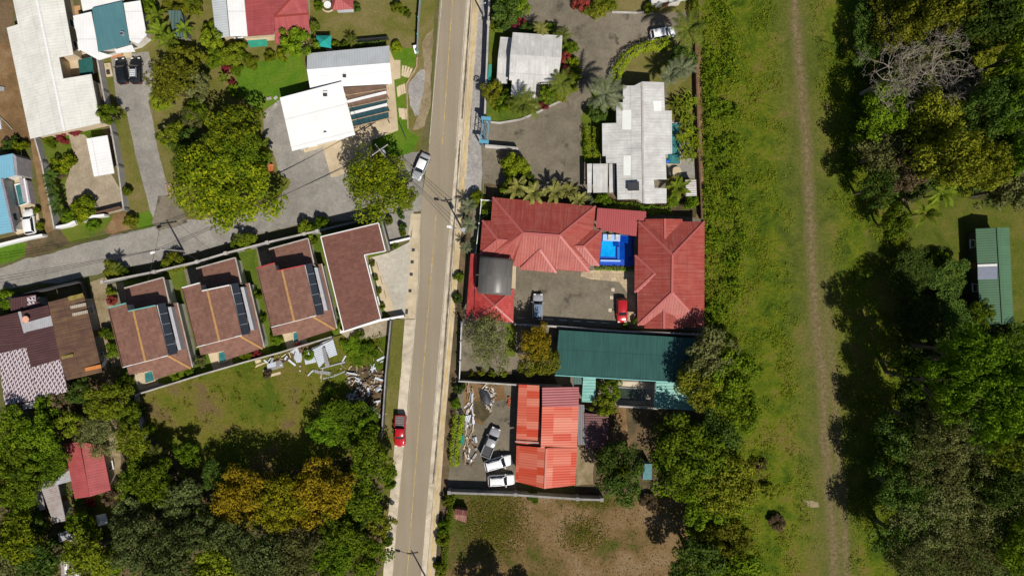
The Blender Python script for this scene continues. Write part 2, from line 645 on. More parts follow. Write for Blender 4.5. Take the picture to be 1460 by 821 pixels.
# asphalt with wheel tracks along the road, patches and tar
n = N('old_asphalt')
v = n.vec()
f = n.noise(v, .09, 5, .6, .4)
g = n.noise(v, 9, 6, .7)
lv = n.vec(rot=(0, 0, rad(4.8)), scale=(.8, .018, 1))
st = n.noise(lv, 1.0, 5, .6)
c = n.ramp(n.math('ADD', n.math('MULTIPLY', f, .45), n.math('MULTIPLY', st, .55)), [(.36, (.235, .196, .140)), (.5, (.258, .217, .157)), (.64, (.285, .242, .18))])
c = n.mix(1.0, c, n.ramp(g, [(.25, .8), (.75, 1.2)]), 'MULTIPLY')
sp = n.noise(v, .8, 3, .5)
c = n.mix(n.ramp(sp, [(.7, 0.0), (.78, .5)]), c, (.12, .1, .075))
n.bump(g, .4, .02)
M['asphalt'] = n.done(c, .9, .2)

# meadow with a worn vehicle track running through it
def meadow_mat():
    n = N('meadow_with_track')
    v = n.vec()
    sep = n.new('ShaderNodeSeparateXYZ')
    n.t.links.new(v, sep.inputs[0])
    wob = n.math('MULTIPLY', n.math('SUBTRACT', n.noise(v, .035, 2, .5), .5), 2.2)
    d = n.math('ADD', n.math('ADD', n.math('SUBTRACT', sep.outputs[0], 50.9), n.math('MULTIPLY', sep.outputs[1], .070)), wob)
    ad = n.math('ABSOLUTE', d)
    big = n.noise(v, .05, 5, .65, .6)
    mid = n.noise(v, .33, 6, .7, .5)
    fine = n.noise(v, 2.6, 8, .78)
    f = n.math('ADD', n.math('MULTIPLY', big, .45), n.math('MULTIPLY', mid, .55))
    g = n.ramp(f, [(.40, (.034, .060, .004)), (.46, (.068, .108, .006)), (.53, (.118, .142, .009)), (.60, (.155, .128, .03))])
    trod = n.ramp(f, [(.4, (.080, .098, .016)), (.5, (.108, .115, .026)), (.6, (.140, .126, .045))])
    dirt = n.ramp(n.noise(v, 1.4, 7, .75), [(.38, (.125, .098, .044)), (.5, (.18, .138, .072)), (.62, (.24, .182, .10))])
    rag1 = n.math('ADD', ad, n.math('MULTIPLY', n.math('SUBTRACT', mid, .5), 9.0))
    c = n.mix(n.ramp(n.math('DIVIDE', rag1, 10.0), [(.12, .85), (.62, 0.0)]), g, trod)
    rag2 = n.math('ADD', ad, n.math('ADD', n.math('MULTIPLY', n.math('SUBTRACT', mid, .5), 2.6), n.math('MULTIPLY', n.math('SUBTRACT', fine, .5), 1.6)))
    c = n.mix(n.ramp(n.math('DIVIDE', rag2, 2.6), [(.05, .95), (.5, 0.0)]), c, dirt)
    # worn grassy crown between the ruts in the lower half
    rut = n.math('ADD', n.math('ABSOLUTE', n.math('SUBTRACT', d, 1.9)), n.math('MULTIPLY', n.math('SUBTRACT', mid, .5), 3.0))
    low = n.ramp(n.math('ADD', n.math('DIVIDE', sep.outputs[1], -60.0), .25), [(.1, 0.0), (.6, .75)])
    c = n.mix(n.math('MULTIPLY', n.ramp(n.math('DIVIDE', rut, 2.0), [(.1, 1.0), (.55, 0.0)]), low), c, dirt)
    c = n.mix(1.0, c, n.ramp(fine, [(.28, .42), (.72, 1.25)]), 'MULTIPLY')
    n.bump(n.math('ADD', fine, n.math('MULTIPLY', mid, .8)), .8, .1)
    return n.done(c, .95, .1)


M['meadow'] = meadow_mat()

# stone paving
n = N('tan_stone_paving')
v = n.vec()
b = n.new('ShaderNodeTexBrick')
n.t.links.new(v, b.inputs['Vector'])
b.inputs['Scale'].default_value = 1.0
b.inputs['Brick Width'].default_value = .9
b.inputs['Row Height'].default_value = .6
b.inputs['Mortar Size'].default_value = .02
b.inputs['Color1'].default_value = (.50, .39, .24, 1)
b.inputs['Color2'].default_value = (.33, .26, .18, 1)
b.inputs['Mortar'].default_value = (.25, .2, .14, 1)
M['paver'] = n.done(n.mix(1.0, b.outputs['Color'], n.ramp(n.noise(v, 3, 5), [(.3, .85), (.7, 1.15)]), 'MULTIPLY'), .85, .2)

# ================================================================ the ground
# one great sheet to the horizon, then each surface laid on it
_g = mesh('ground', [(-900, -900, 0), (900, -900, 0), (900, 900, 0), (-900, 900, 0)], [(0, 1, 2, 3)], M['base'])
tag(obj('ground', _g), kind='structure')

sheet('lawn', [(140, -40), (622, -40), (618, 60), (600, 215), (560, 225), (480, 250), (400, 285), (250, 320), (215, 320), (140, 120)], M['lawn_dry'], 1.5)
sheet('lawn', [(418, -40), (590, -40), (592, 60), (556, 68), (440, 76), (430, 40)], M['lawn_dry'], 1)
sheet('lawn', [(336, 108), (352, 92), (430, 76), (440, 126), (402, 138), (396, 146), (372, 160), (345, 140)], M['lawn_bright'], 1.2)
sheet('lawn', [(556, 66), (594, 70), (590, 100), (580, 120), (583, 186), (597, 196), (588, 222), (540, 224), (530, 198), (568, 186)], M['lawn_bright'], 1)
sheet('soil', [(-60, -40), (30, -40), (12, 40), (44, 198), (34, 214), (-60, 218)], M['soil'], 2)
sheet('lawn', [(-60, -40), (24, -40), (18, 30), (10, 60), (-10, 62), (-60, 70)], M['soil_dark'], 2.5)
sheet('lawn', [(45, 196), (142, 172), (150, 196), (122, 198), (133, 254), (100, 260), (92, 300), (80, 330), (62, 230)], M['lawn'], 1)
sheet('yard', [(98, 192), (120, 192), (134, 205), (178, 282), (176, 300), (137, 310), (98, 300), (93, 262), (106, 228)], M['gravel_tan'], 1)
sheet('path', [(42, 198), (54, 198), (70, 270), (80, 330), (66, 336), (52, 250)], M['soil'], 1)
sheet('lawn', [(142, 90), (160, 84), (166, 150), (182, 165), (216, 310), (180, 308), (165, 235)], M['lawn_dry'], .8)
sheet('lawn', [(-60, 352), (40, 346), (38, 362), (20, 372), (-60, 392)], M['lawn_bright'], 1.5)
sheet('lawn', [(84, 328), (134, 312), (162, 308), (160, 326), (108, 344), (92, 346)], M['lawn'], 1.4)
sheet('soil', [(40, 342), (84, 326), (100, 346), (70, 362), (34, 368), (38, 350)], M['soil_dark'], 1.5)
sheet('soil', [(162, 306), (180, 302), (188, 326), (160, 336), (150, 330)], M['soil'], 1)
sheet('lawn', [(192, 305), (216, 300), (218, 322), (196, 328)], M['lawn_bright'], 1)

# gravel lane and its drives
sheet('gravel_road', [(-120, 400), (0, 383), (35, 369), (78, 361), (107, 350), (161, 336), (220, 323), (254, 314), (288, 313), (363, 293), (398, 279), (417, 258), (455, 246), (500, 236), (560, 226), (588, 218), (606, 215), (600, 300), (560, 302), (545, 305), (451, 322), (427, 320), (374, 332), (334, 346), (294, 356), (254, 368), (220, 374), (170, 383), (120, 394), (91, 403), (54, 404), (0, 415), (-120, 432)], M['gravel_grey'], 1.6)
sheet('driveway', [(158, 80), (212, 74), (218, 100), (219, 126), (212, 146), (219, 176), (227, 222), (240, 268), (262, 314), (226, 326), (214, 300), (193, 220), (181, 160), (166, 146), (161, 100)], M['gravel_grey'], .6)
sheet('soil', [(226, 280), (250, 276), (268, 318), (226, 330), (216, 318)], M['gravel_dark'], 1.5)
sheet('driveway', [(404, 140), (438, 130), (480, 215), (474, 254), (420, 262), (400, 254), (392, 226), (380, 204), (376, 182), (376, 160), (396, 144)], M['gravel_grey'], .8)
sheet('lawn', [(384, 262), (396, 248), (413, 256), (411, 268), (390, 284), (362, 292), (370, 272)], M['lawn'], 1)
sheet('soil', [(362, 290), (392, 276), (400, 280), (372, 296)], M['soil_dark'], 1)
sheet('patio', [(455, 70), (556, 72), (562, 86), (571, 86), (571, 112), (562, 114), (568, 186), (530, 200), (529, 230), (481, 252), (472, 253), (459, 206), (440, 200), (434, 218), (433, 213), (455, 190)], M['patio'], 0)
sheet('patio', [(434, 214), (459, 205), (459, 211), (434, 218)], M['patio'], 0)
sheet('gravel_strip', [(583, 120), (600, 100), (612, 96), (607, 160), (592, 166), (584, 150)], M['stones'], 1.6)
sheet('soil', [(602, 60), (618, 40), (613, 150), (606, 180), (590, 186), (600, 150), (606, 110)], M['dirt'], 1.6)

# main road, kerbs, pavement
sheet('verge', [(676, -40), (700, -40), (690, 172), (684, 280), (664, 400), (656, 540), (640, 700), (628, 860), (606, 860), (622, 640), (644, 380), (660, 200)], M['soil_dark'], .6)
sheet('gravel_strip', [(684, -40), (700, -40), (692, 168), (688, 210), (686, 284), (660, 284), (668, 210), (672, 168)], M['stones'], .7)
sheet('road', [(630, -40), (611, 218), (602, 280), (598, 330), (596.5, 400), (579, 600), (555, 862), (597, 862), (618, 610), (634, 420), (651, 218), (669, -40)], M['asphalt'])
sheet('drain_strip', [(669, -40), (677, -40), (661, 180), (655, 260), (643, 420), (627, 600), (605, 862), (597, 862), (618, 610), (634, 420), (651, 218)], M['walk_pale'])
sheet('drain_strip', [(673, -40), (675.5, -40), (663, 130), (660, 170), (657.5, 170), (661, 120)], M['drain'], .5, step=3)
sheet('drain_strip', [(655, 200), (657, 200), (650, 300), (645, 370), (630, 560), (622, 650), (618, 690), (616.5, 690), (628, 560), (642, 370), (648, 300)], M['drain'], .5, step=3)
sheet('pavement', [(677, -40), (687, -40), (670, 180), (664, 262), (651, 420), (635, 600), (617, 862), (605, 862), (627, 600), (643, 420), (655, 260), (661, 180)], M['walk'], up=.12)
sheet('pavement_line', [(681, -40), (683, -40), (667.4, 160), (665.4, 160)], M['tactile'])
sheet('pavement_line', [(665.4, 160), (667.4, 160), (661, 262), (659, 262)], M['tactile'])
sheet('pavement_line', [(659, 262), (661, 262), (648, 420), (646, 420)], M['tactile'])
sheet('pavement_line', [(646, 420), (648, 420), (632, 600), (630, 600)], M['tactile'])
sheet('pavement_line', [(630, 600), (632, 600), (611.5, 862), (609.5, 862)], M['tactile'])
sheet('pavement', [(590, 305), (600, 305), (598, 340), (596.5, 400), (592.5, 455), (577.5, 455), (583, 345), (587, 338)], M['walk'], up=.12)
sheet('pavement', [(577.5, 455), (592.5, 455), (579, 600), (556, 862), (543, 862), (555, 720), (566, 600)], M['walk_pale'], .25, up=.12)
sheet('road_line', [(647.6, -40), (648.8, -40), (631.4, 206), (630.2, 206)], M['yellow_line'])
sheet('road_line', [(621.4, 306), (622.5, 306), (614.5, 400), (597.4, 612), (577.5, 862), (576.3, 862), (596.3, 612), (613.4, 400)], M['yellow_line'])
sheet('road_line', [(631.2, -20), (632.0, -20), (612.6, 205), (611.9, 205)], M['white_line'])
sheet('road_line', [(667.3, -40), (668.0, -40), (650.6, 212), (649.8, 212)], M['white_line'])
sheet('road_line', [(649.6, 225), (650.4, 225), (633.4, 418), (617.6, 606), (616.8, 606), (632.6, 418)], M['white_line'])
sheet('road_line', [(598.5, 330), (599.3, 330), (598, 400), (580.6, 602), (579.8, 602), (597.2, 400)], M['white_line'])

# brown-roofed row: plots, drive
sheet('lawn', [(120, 402), (160, 400), (230, 388), (283, 374), (329, 362), (388, 347), (458, 330), (545, 309), (560, 452), (490, 478), (353, 515), (200, 561), (178, 540)], M['lawn'], .8)
sheet('path', [(126, 402), (152, 396), (160, 430), (176, 520), (160, 525), (146, 500), (138, 450)], M['dirt'], 2)
sheet('yard', [(160, 404), (176, 402), (186, 440), (166, 446)], M['gravel_dark'], 0)
sheet('yard', [(262, 384), (278, 380), (290, 420), (272, 424)], M['gravel_dark'], 0)
sheet('yard', [(365, 353), (384, 350), (396, 388), (372, 392)], M['gravel_dark'], 0)
sheet('yard', [(190, 533), (238, 549), (198, 561)], M['gravel_grey'], 0)
sheet('patio', [(190, 530), (222, 520), (226, 548), (199, 556)], M['patio'], 0)
sheet('patio', [(296, 502), (328, 492), (332, 519), (304, 527)], M['patio'], 0)
sheet('patio', [(402, 474), (434, 464), (438, 491), (410, 499)], M['patio'], 0)
sheet('path', [(272, 420), (277, 420), (293, 476), (288, 477)], M['walk_pale'], .3)
sheet('path', [(484, 470), (500, 464), (506, 474), (490, 480)], M['walk_pale'], .3)
sheet('driveway', [(529, 367), (555, 360), (586, 344), (577.5, 455), (562, 453), (545, 438)], M['gravel_pale'], 0)
sheet('driveway', [(528, 367), (534, 366), (567, 452), (560, 453), (546, 440)], M['patio'], 0)
sheet('yard', [(545, 306), (590, 300), (586, 340), (555, 348)], M['gravel_grey'], .8)
sheet('path', [(586, 306), (590, 304), (589, 320), (584, 338), (582, 336), (585, 318)], M['walk'], 0)
sheet('verge', [(560, 455), (577.5, 455), (566, 600), (555, 720), (543, 862), (530, 862), (545, 620)], M['lawn_dry'], .8)

# vacant lot left of the road
sheet('grass_lot', [(200, 561), (275, 537), (353, 516), (410, 500), (477, 480), (560, 454), (556, 520), (546, 625), (540, 690), (300, 700), (230, 660), (208, 600)], M['lot'], 1.4)
sheet('soil', [(486, 474), (560, 453), (557, 480), (520, 482), (500, 486)], M['gravel_tan'], 2)
sheet('soil', [(490, 528), (520, 520), (552, 530), (548, 612), (520, 600), (505, 560)], M['soil_dark'], 2.5)
# wooded corner, bottom left
sheet('soil', [(-60, 590), (60, 596), (150, 540), (205, 610), (300, 690), (545, 640), (545, 862), (-60, 862)], M['soil_dark'], 3)
sheet('path', [(150, 585), (166, 590), (174, 660), (186, 740), (170, 748), (156, 690)], M['dirt'], 1.6)
sheet('lawn', [(112, 690), (160, 680), (184, 720), (176, 750), (120, 750), (104, 720)], M['lawn_dry'], 1.6)

# walled compound right of the road
sheet('yard', [(700, -40), (992, -40), (1000, 300), (690, 300), (686, 210), (691, 172)], M['gravel_dark'], 0)
sheet('lawn', [(700, -40), (744, -40), (748, 0), (738, 30), (720, 44), (800, 46), (818, 80), (826, 108), (818, 128), (802, 142), (766, 160), (740, 170), (704, 174), (693, 168)], M['lawn'], .6)
sheet('path', [(764, 117), (770, 118), (772, 150), (758, 160), (760, 140)], M['gravel_grey'], .4)
sheet('lawn', [(818, -40), (1000, -40), (1000, 18), (930, 18), (872, 18), (826, 18), (820, 6)], M['lawn_dry'], .6)
sheet('lawn', [(878, 122), (888, 92), (912, 74), (955, 62), (1000, 40), (1000, 300), (950, 296), (950, 120)], M['lawn_dry'], .6)
sheet('yard', [(954, 172), (994, 172), (994, 255), (952, 250)], M['gravel_grey'], 0)
sheet('soil', [(828, 170), (850, 120), (880, 112), (876, 180), (852, 232), (830, 232)], M['lawn'], 1)
sheet('soil', [(690, 262), (850, 276), (1000, 286), (1000, 316), (690, 300)], M['soil_dark'], 1)
sheet('soil', [(984, 60), (1000, 60), (1006, 320), (994, 320)], M['soil'], 1.4)

# red-roofed compound
sheet('yard', [(676, 284), (1006, 312), (1004, 472), (660, 458)], M['gravel_dark'], 0)
sheet('garden_bed', [(684, 284), (702, 284), (700, 315), (686, 320), (684, 362), (677, 362)], M['lawn'], 0)
sheet('patio', [(848, 385), (906, 384), (906, 462), (896, 462), (896, 420), (883, 402), (843, 398), (828, 394), (829, 388)], M['paver'], 0)
sheet('patio', [(730, 370), (736, 371), (735, 412), (729, 411)], M['patio'], 0)
for i in range(7):
    a, b = (737 + i * 20, 452 + i * 1.2), (748 + i * 20, 452.7 + i * 1.2)
    if i != 1: sheet('bay_line', [a, b, (b[0], b[1] + 1), (a[0], a[1] + 1)], M['white_bay'])
for p in ((870, 442), (872, 424), (874, 413), (739, 439)):
    sheet('bay_line', [(p[0] - 2.4, p[1] - 2.4), (p[0] + 2.4, p[1] - 2.2), (p[0] + 2.2, p[1] + 2.6), (p[0] - 2.3, p[1] + 2.4)], M['walk_pale'])
# lots below it
sheet('yard', [(658, 458), (800, 466), (796, 545), (655, 540)], M['gravel_dark'], 0)
sheet('lawn', [(720, 462), (736, 463), (735, 508), (720, 508)], M['lawn'], 0)
sheet('garden_bed', [(658, 528), (796, 530), (800, 548), (655, 541)], M['soil_dark'], .4)
sheet('yard', [(655, 541), (742, 546), (736, 698), (638, 694)], M['gravel_dark'], 0)
sheet('soil', [(662, 546), (720, 548), (722, 570), (700, 574), (690, 606), (664, 600), (660, 560)], M['soil'], 2)
sheet('soil', [(676, 572), (698, 570), (702, 588), (688, 602), (674, 594)], M['soil_dark'], 1.4)
sheet('yard', [(790, 535), (1000, 548), (1000, 588), (830, 585), (800, 560)], M['gravel_dark'], 0)
sheet('patio', [(882, 543), (921, 545), (921, 552), (935, 552), (935, 578), (878, 575)], M['walk_pale'], 0)
sheet('patio', [(920, 545), (936, 546), (935, 578), (920, 577)], M['gravel_grey'], 0)
sheet('soil', [(822, 575), (1002, 586), (1002, 700), (940, 708), (820, 704)], M['soil_dark'], 2)
sheet('soil', [(870, 580), (892, 580), (896, 620), (900, 640), (890, 642), (884, 606)], M['soil'], 1.2)
sheet('yard', [(822, 636), (846, 640), (846, 690), (821, 692)], M['dirt'], 1)
sheet('dry_lot', [(640, 696), (740, 700), (850, 706), (990, 700), (1000, 862), (630, 862)], M['dry_lot'], .6)

# meadow and track
sheet('meadow', [(1000, -120), (1260, -120), (1250, 200), (1290, 300), (1310, 480), (1300, 862), (1250, 940), (990, 940), (1004, 600), (1004, 470), (1003, 300)], M['meadow'], 1.5)
sheet('track', [(1150, 712), (1166, 716), (1168, 722), (1150, 722), (1144, 710)], M['dirt'], .8)
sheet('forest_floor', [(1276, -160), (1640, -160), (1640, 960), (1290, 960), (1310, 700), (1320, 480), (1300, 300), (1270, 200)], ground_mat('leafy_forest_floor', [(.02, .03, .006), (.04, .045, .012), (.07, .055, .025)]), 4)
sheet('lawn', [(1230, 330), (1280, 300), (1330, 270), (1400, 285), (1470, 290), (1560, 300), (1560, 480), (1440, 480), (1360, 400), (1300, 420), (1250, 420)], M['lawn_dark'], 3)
# ================================================================ houses
white_wall = plain('white_plaster', (.62, .60, .55), .85, .2, var=.12, scale=.6, dirt=(.4, .36, .3))
cream_wall = plain('cream_plaster', (.58, .47, .33), .85, .2, var=.12, scale=.6, dirt=(.4, .33, .24))
grey_wall = plain('grey_block_wall', (.27, .26, .25), .9, .2, var=.25, scale=.8, bump=.2, dirt=(.13, .12, .11))
dark_wall = plain('dark_block_wall', (.10, .10, .10), .9, .2, var=.3, scale=.8, bump=.2)
cap_pale = plain('pale_coping', (.42, .395, .37), .85, .2, var=.25, scale=.7, dirt=(.25, .23, .2))
white_trim = plain('white_trim', (.74, .74, .74), .5, .4, var=.08)
teal_trim = plain('teal_trim', (.13, .38, .36), .5, .4, var=.1)
red_trim = plain('red_trim', (.38, .05, .06), .5, .4, var=.1)
dark_metal = plain('dark_metal', (.035, .035, .04), .5, .4)
grey_metal = plain('grey_metal', (.34, .36, .39), .45, .5, var=.2, scale=1.2)
wood = plain('weathered_wood', (.38, .28, .18), .85, .2, var=.3, scale=1.5)
wood_dark = plain('brown_timber', (.13, .075, .05), .8, .2, var=.35, scale=1.5)
wood_pale = plain('pale_plank', (.56, .46, .31), .85, .2, var=.2, scale=1.5)
orange_cap = plain('ochre_ridge_tile', (.40, .225, .085), .75, .25, var=.2, scale=2)
win_glass = glass_mat('window_glass', (.03, .04, .05))
teal_glass = glass_mat('teal_glass', (.02, .055, .065), .12)
black_glass = glass_mat('black_roof_glass', (.022, .026, .033), .1)
pool_teal = water_mat('teal_pool_water', (.02, .10, .11), (.06, .22, .22))
pool_dark = water_mat('green_pool_water', (.02, .032, .024), (.04, .055, .038))
pool_blue = water_mat('blue_pool_water', (.0, .28, .72), (.01, .38, .85))
pool_deep = water_mat('deep_blue_pool_water', (.0, .035, .28), (.0, .06, .40))
pool_tile = plain('pale_blue_pool_step', (.32, .50, .85), .4, .4, var=.1)
door_brown = plain('brown_door', (.16, .08, .04), .6, .3)

r_white = roof_mat('white_sheet_roof', (.74, .73, .68), (.64, .63, .58), pitch=.5, rib=.1, var=.13, dirt=(.40, .38, .33), dirt_amt=.55, sheet=2.6)
r_clean = roof_mat('clean_white_roof', (.80, .80, .80), (.72, .72, .72), pitch=.5, rib=.1, var=.05, dirt=(.5, .5, .48), dirt_amt=.2, sheet=4.5)
r_aged = roof_mat('aged_white_roof', (.66, .655, .64), (.52, .51, .49), pitch=.45, rib=.1, var=.38, dirt=(.26, .245, .22), dirt_amt=.6, sheet=5)
r_grey = roof_mat('grey_and_shaded_white_roof', (.50, .53, .55), (.42, .45, .47), pitch=.42, rib=.22, var=.12, dirt=(.3, .3, .3), dirt_amt=.3)
r_red = roof_mat('rose_red_roof', (.35, .068, .050), (.29, .052, .040), pitch=.44, rib=.10, var=.2, dirt=(.36, .15, .12), dirt_amt=.6, sheet=3.4)
r_red2 = roof_mat('cherry_red_roof', (.38, .035, .03), (.44, .07, .06), pitch=.36, rib=.3, var=.2, dirt=(.2, .03, .03), dirt_amt=.3, tile=True)
r_oldred = roof_mat('faded_red_roof', (.39, .085, .085), (.31, .06, .062), pitch=.44, rib=.10, var=.22, dirt=(.28, .09, .08), dirt_amt=.4, sheet=3)
r_brown = roof_mat('brown_tile_roof', (.205, .108, .080), (.175, .088, .064), pitch=.3, rib=.55, dist=.04, var=.12, tile=True, rough=.75, spec=.2)
r_brown2 = roof_mat('dark_brown_tile_roof', (.158, .070, .052), (.138, .058, .044), pitch=.3, rib=.55, dist=.04, var=.12, tile=True, rough=.75, spec=.2)
r_maroon = roof_mat('maroon_sheet_roof', (.075, .032, .033), (.062, .027, .028), pitch=.4, rib=.35, var=.15, dirt=(.12, .07, .05), dirt_amt=.35, rough=.6)
r_rust = roof_mat('rusted_brown_roof', (.085, .042, .030), (.115, .062, .036), pitch=.4, rib=.15, var=.3, dirt=(.24, .155, .06), dirt_amt=.45, rough=.8, sheet=3.1)
r_green = roof_mat('bottle_green_roof', (.027, .098, .083), (.023, .083, .073), pitch=.44, rib=.12, var=.25, dirt=(.04, .12, .105), dirt_amt=.3, sheet=5)
r_green2 = roof_mat('sea_green_roof', (.10, .30, .26), (.14, .36, .31), pitch=.5, rib=.3, dist=.09, var=.25, dirt=(.30, .5, .45), dirt_amt=.55)
r_sage = roof_mat('sage_green_roof', (.080, .165, .092), (.07, .145, .08), pitch=.4, rib=.2, var=.14, dirt=(.07, .13, .08), dirt_amt=.3, sheet=4)
r_teal = roof_mat('blue_teal_roof', (.075, .19, .215), (.065, .165, .19), pitch=.4, rib=.2, var=.14, dirt=(.1, .2, .2), dirt_amt=.3)
r_blue = roof_mat('light_blue_roof', (.19, .42, .55), (.17, .38, .50), pitch=.45, rib=.18, var=.12, dirt=(.14, .28, .36), dirt_amt=.3)
r_orange = roof_mat('orange_red_roof', (.47, .045, .014), (.40, .038, .013), pitch=.42, rib=.2, dist=.05, var=.14, panel=((.57, .19, .125), 1.25, 3.1))
r_wine = roof_mat('wine_red_roof', (.30, .075, .085), (.26, .06, .068), pitch=.42, rib=.3, dist=.07, var=.16)
r_rusttin = roof_mat('rust_streaked_tin', (.42, .40, .40), (.36, .33, .32), pitch=.35, rib=.22, var=.2, dirt=(.19, .09, .055), dirt_amt=.9)
r_tin = roof_mat('grey_tin', (.42, .43, .45), (.34, .34, .36), pitch=.35, rib=.2, var=.2, dirt=(.22, .17, .14), dirt_amt=.5)
r_poly = roof_mat('smoked_plastic_roof', (.10, .095, .09), (.13, .12, .11), pitch=1.9, rib=.1, var=.3, rough=.42, spec=.5)

# a rusted roof with rows of half-stripped white paint
n = N('half_painted_maroon_roof')
uv = n.vec('UV')
sp = n.new('ShaderNodeSeparateXYZ')
n.t.links.new(uv, sp.inputs[0])
dn = n.noise(uv, 1.3, 5, .7)
vv = n.math('ADD', n.math('DIVIDE', sp.outputs[1], .66), n.math('MULTIPLY', n.noise(uv, .6, 3), .5))
rf = n.math('FRACT', vv)
uu = n.math('FRACT', n.math('ADD', n.math('DIVIDE', sp.outputs[0], .62), n.math('ADD', n.math('MULTIPLY', rf, .7), n.math('MULTIPLY', n.math('FLOOR', vv), .37))))
tick = n.math('MULTIPLY', n.math('LESS_THAN', n.math('ADD', uu, n.math('MULTIPLY', n.math('SUBTRACT', dn, .5), 1.5)), .5), n.math('GREATER_THAN', rf, .3))
gap = n.math('GREATER_THAN', n.math('ADD', rf, n.math('MULTIPLY', n.math('SUBTRACT', dn, .5), .6)), .86)
k = n.math('SUBTRACT', 1.0, n.math('MAXIMUM', tick, gap))
n.bump(n.math('SINE', n.math('MULTIPLY', n.noise(uv, 2, 3), 12)), .3, .03)
r_patchy = n.done(n.mix(k, (.085, .04, .042), n.mix(dn, (.58, .53, .56), (.42, .36, .39))), .7, .25)

W3 = dict(frame=white_trim, pane=win_glass, door=door_brown)


def flat(pts, z): return [(p[0], p[1], z) for p in pts]


def vent(name, label, cat, x, y, z, mat, size=(.7, .9, .5)):
    t = Thing(name, label, cat, P(x, y, z))
    p = P(x, y, z)
    MB().box((p.x, p.y, z + size[2] / 2 - .1), size).part(t, 'vent_body', mat)
    MB().box((p.x, p.y - size[1] * .2, z + size[2] - .05), (size[0] * .9, size[1] * .55, .08), 0, .15).part(t, 'hood', dark_metal)
    return t


# ---- great white roof, top left
t = Thing('bungalow', 'long white bungalow roof at top left with a recessed patio on its right', 'house', P(75, 100))
a, b = (52, -3), (92, 187)
L = [(14, -20), (20, 8), (25.5, 35), (9.5, 40), (43, 198), (92, 187), (48, -22)]
Rr = [(48, -22), (92, 187), (143.5, 175.5), (130, 106), (90, 112.5), (84, 82), (104.5, 78), (86, -26)]
roof(t, 'roof', [slope(L, a, b, 4.6, .17), slope(Rr, a, b, 4.6, .17)], r_white)
caps(t, [((48, -22, 4.6), (92, 187, 4.6))], white_trim, .35)
walls(t, L[:5] + [(92, 187)] + Rr[2:], 3.6, cream_wall, windows=6, **W3)
t2 = Thing('patio_canopy', 'dark teal patio canopy in the notch of the white bungalow roof', 'canopy', P(122, 96))
roof(t2, 'canopy_sheet', [flat([(111, 86), (131, 81), (134, 105), (114, 107)], 2.5)], teal_trim if False else plain('dark_teal_shade', (.02, .10, .085), .8, .2), .05)
for c in ((112, 87), (130, 82.5), (133, 104), (115, 106)):
    MB().tube([P(c[0], c[1], 0), P(c[0], c[1], 2.5)], .05, 6).part(t2, 'post', grey_metal)

# ---- white house with a teal middle roof
t = Thing('house', 'white flat-winged house with a dark teal roof in its middle, above the two black cars', 'house', P(155, 45))
teal = [(131, 12), (174, 2), (185, 64), (140, 74)]
roof(t, 'roof', [[(131, 12, 3.9), (174, 2, 3.9), (185, 64, 3.5), (140, 74, 3.5)]], r_teal)
wl = [(104, 23), (130, 17), (141, 74), (161, 80), (141, 86), (113, 71)]
wr = [(174, 5), (200, 1), (209, 50), (197, 63), (185, 58)]
wt = [(112, -16), (118, 16), (157, 6), (176, 1), (176, -16)]
wb = [(163, 71), (188, 64), (193, 74), (166, 76)]
roof(t, 'side_roof', [flat(wl, 3.2)], r_clean)
roof(t, 'side_roof', [flat(wr, 3.25)], r_clean)
roof(t, 'side_roof', [flat(wt, 3.15)], r_clean)
roof(t, 'porch_roof', [flat(wb, 2.9)], r_clean)
walls(t, [(106, 20), (174, 4), (200, 2), (208, 50), (190, 64), (141, 78), (114, 70)], 3.2, white_wall, ins=.7, ztop=2.95, windows=5, **W3)
sheet('patio', [(146, 74), (165, 70), (176, 80), (160, 84)], plain('terracotta_floor', (.42, .17, .07), .8, .2))
sheet('patio', [(176, 74), (188, 72), (188, 82), (176, 84)], M['patio'])
sheet('patio', [(100, 10), (114, 8), (115, 20), (104, 22)], plain('tan_floor', (.46, .27, .13), .8, .2))
sheet('patio', [(104, 68), (140, 84), (138, 104), (106, 108), (92, 112), (86, 84)], M['patio'])
vent('satellite_dish', 'small dish on the teal roof of the white house', 'dish', 176, 49, 3.6, grey_metal, (.5, .5, .6))

t = Thing('garden_shed', 'small flat-roofed green shed between banana plants and the red and white house', 'shed', P(253, 34))
roof(t, 'roof', [[(239, 15, 2.4), (258, 15.5, 2.4), (268, 54, 2.2), (248, 52, 2.2)]], roof_mat('dull_green_roof', (.075, .13, .115), pitch=.5, var=.25, dirt=(.13, .17, .15)))
walls(t, [(239, 15), (258, 15.5), (268, 54), (248, 52)], 2.3, grey_wall, ins=.2, windows=1, frame=white_trim, pane=win_glass)

t = Thing('carport', 'small plain white carport roof on a tan gravel yard', 'carport', P(143, 225))
cp = [(123, 198), (153, 193), (163, 247), (134, 252)]
roof(t, 'roof', [[(123, 198, 2.9), (153, 193, 2.6), (163, 247, 2.6), (134, 252, 2.9)]], r_clean)
for c in ((126, 200), (151, 196), (160, 245), (136, 249), (130, 224), (156, 220)):
    MB().tube([P(c[0], c[1], 0), P(c[0], c[1], 2.55)], .06, 6).part(t, 'post', grey_metal)

